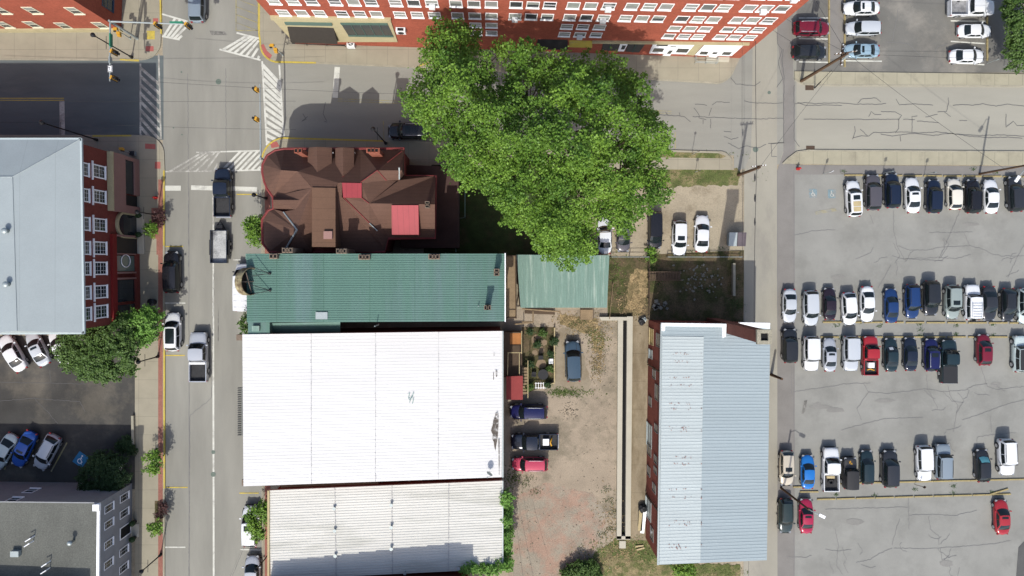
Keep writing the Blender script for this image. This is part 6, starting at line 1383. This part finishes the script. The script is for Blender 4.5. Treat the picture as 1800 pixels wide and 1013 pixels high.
def interp(pr, f):
    for (a, za), (b, zb) in zip(pr[:-1], pr[1:]):
        if f <= b: return lerp(za, zb, (f - a) / (b - a) if b > a else 0)
    return pr[-1][1]
PROTO = {}
def car_proto(kind, opts=()):
    key = (kind, tuple(sorted(opts)))
    if key in PROTO: return PROTO[key]
    k = KIND[kind]; L, W, zr = k['L'], k['W'], k['zr']; out = []
    X = lambda f: L / 2 - f * L
    bed = k.get('bed'); fend = bed or 1.0
    boxy = kind in ('jeep', 'boxsuv', 'cargovan', 'pickup')
    def hw(f):
        t = abs(2 * f - 1); ex = 6 if boxy else 4.2
        if bed and f > .5: return W / 2
        w_ = W / 2 * (1 - t ** ex * (.16 if boxy else .30))
        return w_
    fs = [0, .012, .04, .08, .13, .18, .24, .3, .38, .46, .54, .6] + ([fend] if bed else [.7, .78, .86, .92, .96, .988, 1.0])
    b = MB(); rings = []
    for f in fs:
        d = interp(k['prof'], f); h_ = hw(f); x = X(f)
        bow = 0 if (bed and f > .5) else (.20 if not boxy else .07)
        e = 1 if f < .1 else (-1 if f > .9 and not bed else 0)
        def xb(y): return x - e * bow * (y / max(h_, .01)) ** 2 * (1 - min(f, 1 - f) / .1 if e else 0)
        low = .30 if f in (0, 1.0) else .22
        ring = [(h_ * .88, low), (h_ * .985, .42), (h_, d * .68), (h_ * .975, d - .10), (h_ * .90, d - .02), (h_ * .55, d + .015), (0, d + .025)]
        ring = ring + [(-y, z) for y, z in ring[-2::-1]]
        rings.append([(xb(y), y, z) for y, z in ring])
    n = len(rings[0]); vs = [p for rg in rings for p in rg]; fc = []
    for i in range(len(rings) - 1):
        for j in range(n - 1): fc.append((i * n + j, i * n + j + 1, (i + 1) * n + j + 1, (i + 1) * n + j))
    fc += [tuple(range(n))[::-1], tuple((len(rings) - 1) * n + j for j in range(n))]
    fc += [(i * n, (i + 1) * n, (i + 1) * n + n - 1, i * n + n - 1) for i in range(len(rings) - 1)]
    b.add(vs, fc)
    # cabin
    f0, f1, f2, f3 = k['cab']; wb0, wbm, wb3 = W / 2 * .86, W / 2 * .94, W / 2 * (.90 if not bed else .93); wr = W / 2 * k['wr']; wrr = wr * (.97 if not boxy else 1)
    zb = lambda f: interp(k['prof'], f) - .03
    bow0 = .22 if not boxy else .1; bow1 = .08
    def Ff(s, t):
        a = Vector((X(f0) + bow0 * (1 - s * s) - bow0 * .5, s * wb0, zb(f0) + .01 * (1 - s * s))); c = Vector((X(f1) + bow1 * (1 - s * s), s * wr, zr - .05 * s * s)); p = a.lerp(c, t); p.z += .06 * math.sin(math.pi * t) * (.6 if boxy else 1); return p
    def Fr(s, t):
        a = Vector((X(f3) - .10 * (1 - s * s) + .05, s * wb3, zb(min(f3, .95)))); c = Vector((X(f2) - .05 * (1 - s * s), s * wrr, zr - .02 - .05 * s * s)); p = a.lerp(c, t); p.z += .05 * math.sin(math.pi * t); return p
    def Fs(sg, s, t):
        wb = lerp(lerp(wb0, wbm, min(1, s * 3)), wb3, max(0, s * 3 - 2)); w_ = lerp(wr, wrr, s) + .03 * math.sin(math.pi * s)
        a = Vector((lerp(X(f0) - bow0 * .5, X(f3) + .05, s), sg * wb, lerp(zb(f0), zb(min(f3, .95)), s))); c = Vector((lerp(X(f1), X(f2), s), sg * w_, zr - .05 - .02 * s)); p = a.lerp(c, t)
        p.y += sg * .03 * math.sin(math.pi * t); p.z += .04 * math.sin(math.pi * t) * abs(2 * s - 1) ** 2; return p
    def Rf(a, s): p = Ff(s, 1).lerp(Fr(s, 1), a); p.z += .035 * math.sin(math.pi * a) * (1 - s * s * .5); p.y += (.03 * math.sin(math.pi * a)) * s; return p
    cm = MB()
    def surf(mb, fn, a0, a1, b0, b1, na, nb, off=0.0):
        cen = Vector(((X(f0) + X(f3)) / 2, 0, .75)); vs = []
        for i in range(na + 1):
            for j in range(nb + 1):
                p = fn(lerp(a0, a1, i / na), lerp(b0, b1, j / nb)); p = Vector(p)
                if off:
                    e_ = .01; pa = Vector(fn(lerp(a0, a1, i / na) + e_, lerp(b0, b1, j / nb))) - p; pb = Vector(fn(lerp(a0, a1, i / na), lerp(b0, b1, j / nb) + (e_ if b1 < 1 or j < nb else -e_))) - p
                    nn = pa.cross(pb)
                    if nn.length > 1e-9:
                        nn.normalize()
                        if nn.dot(p - cen) < 0: nn = -nn
                        p = p + nn * off
                vs.append(p)
        q = nb + 1; fcs = [(i * q + j, (i + 1) * q + j, (i + 1) * q + j + 1, i * q + j + 1) for i in range(na) for j in range(nb)]
        a_, b_, c_ = vs[fcs[0][0]], vs[fcs[0][1]], vs[fcs[0][2]]
        if (b_ - a_).cross(c_ - a_).dot((a_ + c_) / 2 - cen) < 0: fcs = [f[::-1] for f in fcs]
        mb.add(vs, fcs)
    surf(b, Ff, -1, 1, 0, 1, 8, 4); surf(b, Fr, -1, 1, 0, 1, 8, 3); surf(b, Rf, 0, 1, -1, 1, 6, 8)
    for sg in (-1, 1): surf(b, lambda s, t: Fs(sg, s, t), 0, 1, 0, 1, 8, 3)
    out.append(("body", b.mesh("body", True), 'P', None))
    def part(nm, mb, mt, par=None, smooth=True): out.append((nm, mb.mesh(nm, smooth), mt, par))
    g = MB(); surf(g, Ff, -.93, .93, .05, .93, 10, 4, .014); part("windshield", g, m_carglass)
    if kind != 'cargovan':
        g = MB(); surf(g, Fr, -.88, .88, .2 if kind not in ('sedan',) else .08, .92, 8, 3, .014); part("rear_window", g, m_carglass)
    for sg in (-1, 1):
        sp = [(.07, .44), (.47, .93)] if kind not in ('cargovan', 'jeep') else [(.05, .3)]
        if 'twocab' in opts: sp = [(.1, .92)]
        for s0, s1 in sp:
            g = MB(); surf(g, lambda s, t: Fs(sg, s, t), s0, s1, .1, .86, 6, 3, .014); part("side_window", g, m_carglass)
    # bed of a pickup
    if bed:
        x0, x1 = X(bed) + .01, X(1.0); z0, z1 = .75, 1.13; t_ = .09; bb_ = MB(); xm, ln = (x0 + x1) / 2, x0 - x1
        for sg in (-1, 1): bb_.box((xm, sg * (W / 2 - t_ / 2), (.35 + z1) / 2), (ln, t_, z1 - .35))
        bb_.box((x1 + t_ / 2, 0, (.45 + z1) / 2), (t_, W - 2 * t_ - .004, z1 - .45)); bb_.box((x0 - t_ / 2, 0, (.45 + z1) / 2), (t_, W - 2 * t_ - .004, z1 - .45))
        part("cargo_bed", bb_, 'P', None, False)
        g = MB(); g.box((xm, 0, .66), (ln - .2, W - .2, .1)); part("bed_floor", g, m_bedliner if 'cover' in opts or 'dark' in opts else m_bedfloor, None, False)
        if 'cover' in opts: g = MB(); g.box((xm, 0, z1 + .02), (ln - .08, W - .16, .05)); part("tonneau_cover", g, m_trim, None, False)
        if 'load' in opts:
            g = MB(); g.box((xm + .35, .0, .95), (.75, .8, .45)); part("load_box", g, m_whitepaint, None, False)
            g = MB(); g.tube([(xm - .4, -.5, .95), (xm - .2, .1, 1.0), (xm - .35, .5, .95)], .09, 8); part("load_hose", g, m_sigyellow)
        if 'tire' in opts:
            g = MB(); g.tube([(xm + .1 + .3 * math.cos(a), .3 * math.sin(a), .85) for a in np.linspace(0, 6.283, 18)], .12, 8); part("spare_tyre", g, m_tyre)
            g = MB(); g.box((xm + .75, .1, .9), (.3, 1.0, .3)); part("load_crate", g, m_boards, None, False)
        if 'bar' in opts: g = MB(); g.box((x0 - .12, 0, 1.2), (.22, W - .2, .12)); part("toolbox", g, m_whitepaint, None, False)
    # wheels, lamps, mirrors
    wf = .17 if kind not in ('minivan', 'cargovan') else .16; wb_ = .80 if not bed else .79
    rw_ = .34 if kind in ('sedan', 'hatch', 'wagon') else .38
    for f in (wf, wb_):
        for sg in (-1, 1):
            h_ = hw(f) if not (bed and f > .5) else W / 2
            y1 = sg * (h_ + .015); y0 = sg * (h_ - .2); t = MB(); t.tube([(X(f), y0, rw_), (X(f), y1 - sg * .03, rw_), (X(f), y1, rw_)], [rw_, rw_, rw_ * .88], 18); part("wheel", t, m_tyre, None, False)
            t = MB(); t.tube([(X(f), y1, rw_), (X(f), y1 + sg * .012, rw_)], [rw_ * .64, rw_ * .58], 14); part("rim", t, m_rim, "wheel", False)
    if kind in ('suv', 'boxsuv', 'jeep', 'pickup', 'minivan'):
        for f in (wf, wb_):
            for sg in (-1, 1):
                g = MB()
                h_ = hw(f) if not (bed and f > .5) else W / 2
                g.tube([(X(f) + (rw_ + .06) * math.cos(a), sg * (h_ - .01), rw_ + (rw_ + .06) * math.sin(a)) for a in np.linspace(.1, 3.04, 9)], .045, 6)
                part("wheel_arch_trim", g, m_trim)
    zh = interp(k['prof'], .03) - .08; zt = (interp(k['prof'], .97) - .14) if not bed else .95
    for sg in (-1, 1):
        t = MB(); t.box((X(.034), sg * hw(.03) * .80, zh - .02), (.26, .30, .14), sg * -.5); part("headlight", t, m_headl, None, False)
        t = MB()
        if bed: t.box((X(.985), sg * (W / 2 - .02), .95), (.16, .12, .32))
        else: t.box((X(.978), sg * hw(.97) * .88, zt - .04), (.16, .22, .2), sg * .4)
        part("taillight", t, m_taill, None, False)
        t = MB(); mx = X(lerp(f0, f1, .35)); t.box((mx, sg * (W / 2 + .10), interp(k['prof'], f0) + .10), (.14, .22, .15)); part("wing_mirror", t, 'P' if kind not in ('jeep', 'cargovan', 'boxsuv') else m_trim, None, False)
    t = MB(); t.box((X(-.001), 0, .5), (.10, W * .62, .22)); part("grille", t, m_trim, None, False)
    if bed: t = MB(); t.box((X(1.008), 0, .5), (.14, W * .9, .16)); part("rear_bumper", t, m_rim, None, False)
    if 'sunroof' in opts: g = MB(); surf(g, Rf, .10, .34, -.62, .62, 3, 4, .012); part("sunroof", g, m_carglass)
    if 'pano' in opts: g = MB(); surf(g, Rf, .06, .80, -.74, .74, 5, 5, .012); part("sunroof", g, m_carglass)
    if 'rails' in opts or 'railsdark' in opts:
        for sg in (-1, 1):
            g = MB(); g.tube([Rf(a, sg * .90) + Vector((0, 0, .055)) for a in np.linspace(.1, .95, 7)], .03, 6); part("roof_rail", g, m_rim if 'rails' in opts else m_trim)
    if 'rack' in opts:
        g = MB()
        for a in np.linspace(.3, .95, 6): g.tube([Rf(a, -.8) + Vector((0, 0, .13)), Rf(a, .8) + Vector((0, 0, .13))], .03, 6)
        for sg in (-1, 1): g.tube([Rf(.25, sg * .8) + Vector((0, 0, .13)), Rf(.98, sg * .8) + Vector((0, 0, .13))], .03, 6)
        part("roof_rack", g, m_acmetal)
    if 'cargo' in opts:
        g = MB()
        for a0, a1 in ((.42, .68), (.71, .95)): surf(g, Rf, a0, a1, -.7, .7, 3, 4, .03)
        part("roof_load", g, m_boards)
    if 'ribs' in opts:
        g = MB()
        for a in (.15, .35, .55, .72, .9): g.tube([Rf(a, -.85) + Vector((0, 0, .02)), Rf(a, .85) + Vector((0, 0, .02))], .035, 6)
        part("roof_rib", g, m_acmetal)
    if 'spare' in opts: g = MB(); g.tube([(X(1.0), 0, .95), (X(1.05), 0, .95)], .36, 16); part("spare_wheel", g, m_tyre)
    if 'softtop' in opts: g = MB(); surf(g, Rf, .02, .98, -.97, .97, 4, 6, .02); part("soft_top", g, m_trim)
    if 'bluescreen' in opts: g = MB(); surf(g, Ff, -.8, .8, .1, .85, 6, 3, .024); part("sun_shade", g, plain("turquoise shade", (.10, .30, .33), .5)); 
    if 'paper' in opts: g = MB(); surf(g, Ff, -.1, .6, .2, .6, 4, 3, .024); part("dashboard_papers", g, m_acmetal)
    if 'decal' in opts:
        g = MB()
        for i in range(7): a = i * .9; g.box((X(.16) + .16 * math.cos(a), .16 * math.sin(a * 1.3), 1.128), (.22, .07, .012), a)
        part("hood_decal", g, m_sigyellow, None, False)
    if 'plow' in opts: g = MB(); g.box((X(.25), 0, 1.20), (.2, W * .7, .16)); part("light_bar", g, m_sigyellow, None, False)
    if 'hoodlines' in opts:
        g = MB()
        for s in (-.4, .4): g.tube([(X(.05), s, .875), (X(.22), s * 1.1, 1.035)], .02, 5)
        part("hood_crease", g, m_trim)
    PROTO[key] = out; return out
def car(kind, u, v, head, pnt, sc, label, opts=(), group=None, cat=None, zc=1.2):
    pr = car_proto(kind, opts); c = P(u, v, zc); r = root("parked_car" if kind not in ('pickup', 'cargovan', 'minivan') else {'pickup': 'pickup_truck', 'cargovan': 'cargo_van', 'minivan': 'minivan'}[kind], label, cat or {'sedan': 'car', 'hatch': 'car', 'wagon': 'car', 'suv': 'SUV', 'boxsuv': 'SUV', 'jeep': 'jeep', 'pickup': 'pickup truck', 'cargovan': 'van', 'minivan': 'minivan'}[kind], (c.x, c.y, .03), group, math.radians(90 - head))
    vr = random.Random(label); r.scale = (sc * vr.uniform(.975, 1.025), sc * vr.uniform(.97, 1.03), sc * vr.uniform(.94, 1.06)); last = None
    for nm, me, mt, par in pr:
        if not me.materials: me.materials.append(None if mt == 'P' else mt)
        o = bpy.data.objects.new(nm, me); COL.objects.link(o); o.parent = last if par else r
        if mt == 'P': o.material_slots[0].link = 'OBJECT'; o.material_slots[0].material = PAINT[pnt]
        if nm == "wheel": last = o
    return r
g1, g2, g3, g4, g5 = ["cars parked in the " + x for x in ("top row of the right car park", "upper middle row of the right car park", "lower middle row of the right car park", "third row of the right car park", "bottom row of the right car park")]
gN, gD, gW, gS, gY = "cars parked in the upper car park", "cars parked in the dirt lot", "cars parked in the left car park", "vehicles on the main street", "vehicles parked in the gravel yard"
CARS = [
 # top row, noses up
 ('suv', 1503, 349, -3, 'white', .94, "white SUV carrying tan boxes on its roof, left end of the top row", ('sunroof', 'cargo'), g1),
 ('suv', 1538, 338, 0, 'mauvegrey', .93, "grey brown SUV next to the white SUV with roof boxes", (), g1),
 ('suv', 1571, 335, -1, 'navy', .93, "dark navy SUV with one bright roof rail in the top row", ('railsdark',), g1),
 ('sedan', 1608, 343, -2, 'white', .94, "white sedan with black sunroof in the top row", ('sunroof',), g1),
 ('suv', 1645, 345, 1, 'navy', .90, "dull blue SUV between a white sedan and a cream car", (), g1),
 ('hatch', 1682, 341, -1, 'cream', .94, "cream small car beside the blue SUV in the top row", (), g1),
 ('suv', 1714, 345, 1, 'black', .90, "black SUV squeezed between the cream car and a white sedan", ('railsdark',), g1),
 ('sedan', 1747, 345, -1, 'white', .92, "plain white sedan without sunroof near the top row's right end", (), g1),
 ('suv', 1789, 341, -3, 'charcoal', .93, "dark grey car under the lamp head, cut by the right frame edge", (), g1),
 # upper middle row
 ('sedan', 1391, 538, 180, 'lightsilver', .90, "silver sedan at the left end of the upper middle row", (), g2),
 ('suv', 1428, 542, 179, 'lightsilver', .93, "silver SUV beside the silver sedan, left end of the upper middle row", (), g2),
 ('sedan', 1462, 535, 0, 'plum', .85, "plum black car between the silver SUV and a white hatchback", (), g2),
 ('hatch', 1496, 543, 176, 'white', .99, "white hatchback next to the plum black car", (), g2),
 ('sedan', 1528, 535, 179, 'white', .94, "white sedan parked left of the gap in the upper middle row", (), g2),
 ('sedan', 1571, 538, 0, 'blue', .90, "navy blue sedan right of the gap in the upper middle row", (), g2),
 ('suv', 1607, 530, 179, 'blue', .90, "blue SUV with pale roof rail and glinting windscreen", ('railsdark',), g2),
 ('suv', 1640, 524, 180, 'softblack', .94, "black SUV with green tinted windscreen beside the blue SUV", (), g2),
 ('suv', 1678, 531, 180, 'sage', .92, "grey green SUV with sunroof in the upper middle row", ('sunroof',), g2),
 ('boxsuv', 1713, 532, 0, 'white', .92, "white boxy SUV with a roof rack and rear spare wheel", ('rack', 'spare'), g2),
 ('sedan', 1744, 534, 179, 'charcoal', .94, "black sedan tucked beside the white SUV with a roof rack", (), g2),
 ('hatch', 1777, 536, 180, 'softblack', .96, "black small car near the right end of the upper middle row", ('railsdark',), g2),
 ('suv', 1806, 538, 180, 'mint', .94, "pale mint car half out of frame, upper middle row", (), g2),
 # lower middle row
 ('suv', 1391, 609, 0, 'softblack', .92, "black SUV at the left end of the lower middle row", (), g3),
 ('boxsuv', 1428, 622, 180, 'white', .93, "boxy white SUV beside the black one, lower middle row", (), g3),
 ('sedan', 1462, 625, 0, 'silver', .88, "silver sedan with dark sunroof in the lower middle row", ('sunroof',), g3),
 ('boxsuv', 1498, 622, 180, 'lightsilver', .92, "silver SUV between the silver sedan and red pickup", (), g3),
 ('pickup', 1533, 626, 0, 'red', .87, "red pickup truck with a grey box in its bed", ('load', 'dark', 'twocab'), g3),
 ('sedan', 1570, 625, 0, 'teal', .90, "dark teal car with papers on its dashboard, beside the red pickup", ('paper',), g3),
 ('sedan', 1605, 624, 0, 'darknavy', .88, "dark grey blue sedan between the teal car and a blue SUV", (), g3),
 ('suv', 1641, 625, 0, 'deepblue', .88, "bright navy SUV with chrome roof rails beside the dark pickup", ('rails', 'sunroof'), g3),
 ('pickup', 1671, 636, 0, 'teal', .94, "dark green pickup truck with covered bed, longest in its row", ('cover',), g3),
 ('hatch', 1734, 616, 0, 'maroon', .92, "dark red hatchback standing alone in the lower middle row", ('sunroof',), g3),
 ('boxsuv', 1799, 623, 0, 'mint', .98, "white off-roader with black roof cut off by the right frame edge", ('softtop',), g3),
 # third row
 ('wagon', 1386, 825, 180, 'tan', .92, "beige car with dark sunroof at the left end of the third row", ('sunroof',), g4),
 ('sedan', 1423, 832, 0, 'brightblue', .91, "bright blue sedan next to the beige car", (), g4),
 ('pickup', 1463, 827, 0, 'white', .95, "white pickup truck with a tyre in its open bed", ('tire', 'dark'), g4),
 ('jeep', 1496, 833, 0, 'matteblack', .92, "matt black off-roader with a yellow emblem on its bonnet", ('softtop', 'decal'), g4),
 ('wagon', 1528, 824, 0, 'teal', .88, "small dark green black car right of the off-roader", (), g4),
 ('suv', 1567, 826, 0, 'charcoal', .98, "large dark grey SUV left of the gap in the third row", (), g4),
 ('boxsuv', 1628, 816, 178, 'white', .92, "white SUV with black rear window facing down, third row", (), g4),
 ('boxsuv', 1661, 813, 0, 'steel', .92, "grey blue off-road wagon beside the white SUV", ('railsdark',), g4),
 ('hatch', 1732, 821, -1, 'softblack', .95, "black hatchback with a turquoise windscreen shade", ('bluescreen',), g4),
 ('boxsuv', 1773, 805, 178, 'white', .94, "white SUV at the right end of the third row", ('railsdark',), g4),
 # bottom row
 ('wagon', 1384, 909, 180, 'darkgreen', .93, "dark green wagon at the left end of the bottom row", ('railsdark',), g5),
 ('sedan', 1420, 910, 0, 'crimson', .92, "crimson car with sunroof below the street light", ('sunroof',), g5),
 ('sedan', 1766, 912, -2, 'red', .93, "red sedan standing alone at the lower right", ('sunroof',), g5),
 # upper car park
 ('suv', 1429, 48, 90, 'maroon', .95, "maroon SUV with roof rails facing right in the upper car park", ('rails',), gN),
 ('hatch', 1425, 90, 90, 'softblack', .99, "black car below the maroon SUV", (), gN),
 ('sedan', 1518, 12, 270, 'white', .94, "white car with sunroof at the top, facing left", ('sunroof',), gN),
 ('suv', 1521, 48, 270, 'lightsilver', .92, "silver SUV facing left between white and pale blue cars", (), gN),
 ('sedan', 1519, 87, 270, 'paleblue', .93, "pale blue sedan beneath the utility pole's crossarms", ('sunroof',), gN),
 ('pickup', 1712, 12, 90, 'white', .97, "white pickup truck with pale open bed in the upper car park", ('twocab',), gN),
 ('sedan', 1718, 52, 90, 'white', .90, "white sedan below the white pickup truck", (), gN),
 ('sedan', 1704, 97, 90, 'white', .94, "white car closest to the white sign at the upper right", (), gN),
 # dirt lot
 ('sedan', 1064, 414, 0, 'white', .97, "white car mostly hidden under the huge tree", (), gD),
 ('hatch', 1097, 414, 180, 'mauvegrey', .97, "grey hatchback half hidden under the huge tree", (), gD),
 ('minivan', 1153, 404, 180, 'black', .90, "black minivan in the dirt lot", (), gD),
 ('suv', 1196, 418, 181, 'white', .93, "white SUV with black sunroof in the dirt lot", ('sunroof',), gD),
 ('sedan', 1236, 411, 2, 'white', .98, "white sedan nearest the dumpster", (), gD),
 # gravel yard
 ('suv', 1008, 636, -2, 'bluegrey', 1.05, "blue grey SUV parked alone beside the patio garden", ('hoodlines',), gY),
 ('suv', 930, 725, 270, 'deepblue', .99, "navy SUV facing left in the gravel yard", ('rails',), gY),
 ('pickup', 940, 778, 270, 'darknavy', .99, "dark pickup truck with a white box in its bed", ('load', 'dark'), gY),
 ('suv', 932, 818, 270, 'pinkred', .93, "pinkish red SUV below the dark pickup", ('rails',), gY),
 # main street
 ('suv', 345, 5, 0, 'steel', 1.02, "blue grey car leaving at the very top of the main street", (), gS),
 ('pickup', 390, 338, 0, 'darknavy', 1.04, "black pickup truck towing the trailer up the main street", ('dark', 'tyre'), gS),
 ('suv', 300, 479, -1, 'black', 1.07, "black SUV parked at the left kerb below the yellow line", (), gS),
 ('suv', 302, 584, 0, 'white', 1.03, "white SUV with long black glass roof at the left kerb", ('pano',), gS),
 ('pickup', 347, 628, 0, 'silver', 1.07, "silver pickup truck driving up the main street", ('bar', 'dark'), gS),
 ('suv', 719, 230, 270, 'black', 1.08, "black car with pale roof rails parked in the shaded cross street", ('rails', 'sunroof'), gS),
 ('cargovan', 428, 506, 0, 'white', 1.04, "white cargo van parked beside the drum sign", ('ribs',), gS),
 ('suv', 439, 927, 0, 'white', 1.08, "white SUV with sunroof under the feathery street tree", ('sunroof',), gS),
 ('hatch', 442, 1012, 0, 'silver', 1.08, "silver car cut off by the bottom frame edge", (), gS),
 # left car park
 ('sedan', 18, 622, -30, 'white', 1.03, "white sedan at the far left of the upper parking row", (), gW),
 ('sedan', 62, 614, -26, 'lightsilver', 1.0, "silvery white car with sunroof by the grey hipped roof", ('sunroof',), gW),
 ('sedan', 103, 612, -26, 'white', 1.0, "white car mostly hidden by the dense corner tree", (), gW),
 ('sedan', 3, 795, 210, 'mint', 1.0, "pale car cut by the left frame edge, in shade", (), gW),
 ('sedan', 38, 791, 206, 'midblue', 1.0, "blue sedan in the shaded part of the left car park", ('sunroof',), gW),
 ('hatch', 79, 796, 208, 'lightsilver', 1.1, "silver white hatchback in shade by the wheelchair stencil", ('railsdark',), gW),
]
for c in CARS: car(*c)
# trailer
p = P(388, 434, .4); r = root("utility_trailer", "black box trailer with pale scuffed floor behind the black pickup", "trailer", (p.x, p.y, 0))
b = MB(); ln, wd = 4.0, 2.0
b.box((p.x, p.y, .55), (wd, ln, .1)); b.build("trailer_floor", M("scuffed pale floor", A(196, 196, 200), .6, .25, .9, 7, .2, col2=A(120, 120, 128), patch=.55), r)
b = MB()
for sx in (-1, 1): b.box((p.x + sx * wd / 2, p.y, .85), (.08, ln + .1, .6))
for sy_ in (-1, 1): b.box((p.x, p.y + sy_ * ln / 2, .85), (wd - .09, .08, .6))
b.build("side_panel", PAINT['darknavy'], r)
b = MB(); b.tube([(p.x - .7, p.y + ln / 2, .55), (p.x, p.y + ln / 2 + 1.3, .55)], .06, 8); b.tube([(p.x + .7, p.y + ln / 2, .55), (p.x, p.y + ln / 2 + 1.3, .55)], .06, 8); b.box((p.x, p.y + ln / 2 + .4, .72), (.8, .5, .3)); b.build("tow_bar", m_blackmetal, r)
for sx in (-1, 1):
    for oy in (-.5, .35):
        b = MB(); b.tube([(p.x + sx * 1.05, p.y + oy, .36), (p.x + sx * 1.25, p.y + oy, .36)], .34, 16); wo = b.build("wheel", m_tyre, r)
        b = MB(); b.tube([(p.x + sx * 1.25, p.y + oy, .36), (p.x + sx * 1.27, p.y + oy, .36)], .2, 12); b.build("rim", m_rim, wo)
    b = MB(); b.box((p.x + sx * 1.15, p.y - .08, .76), (.26, 1.9, .05)); b.build("mudguard", m_blackmetal, r)
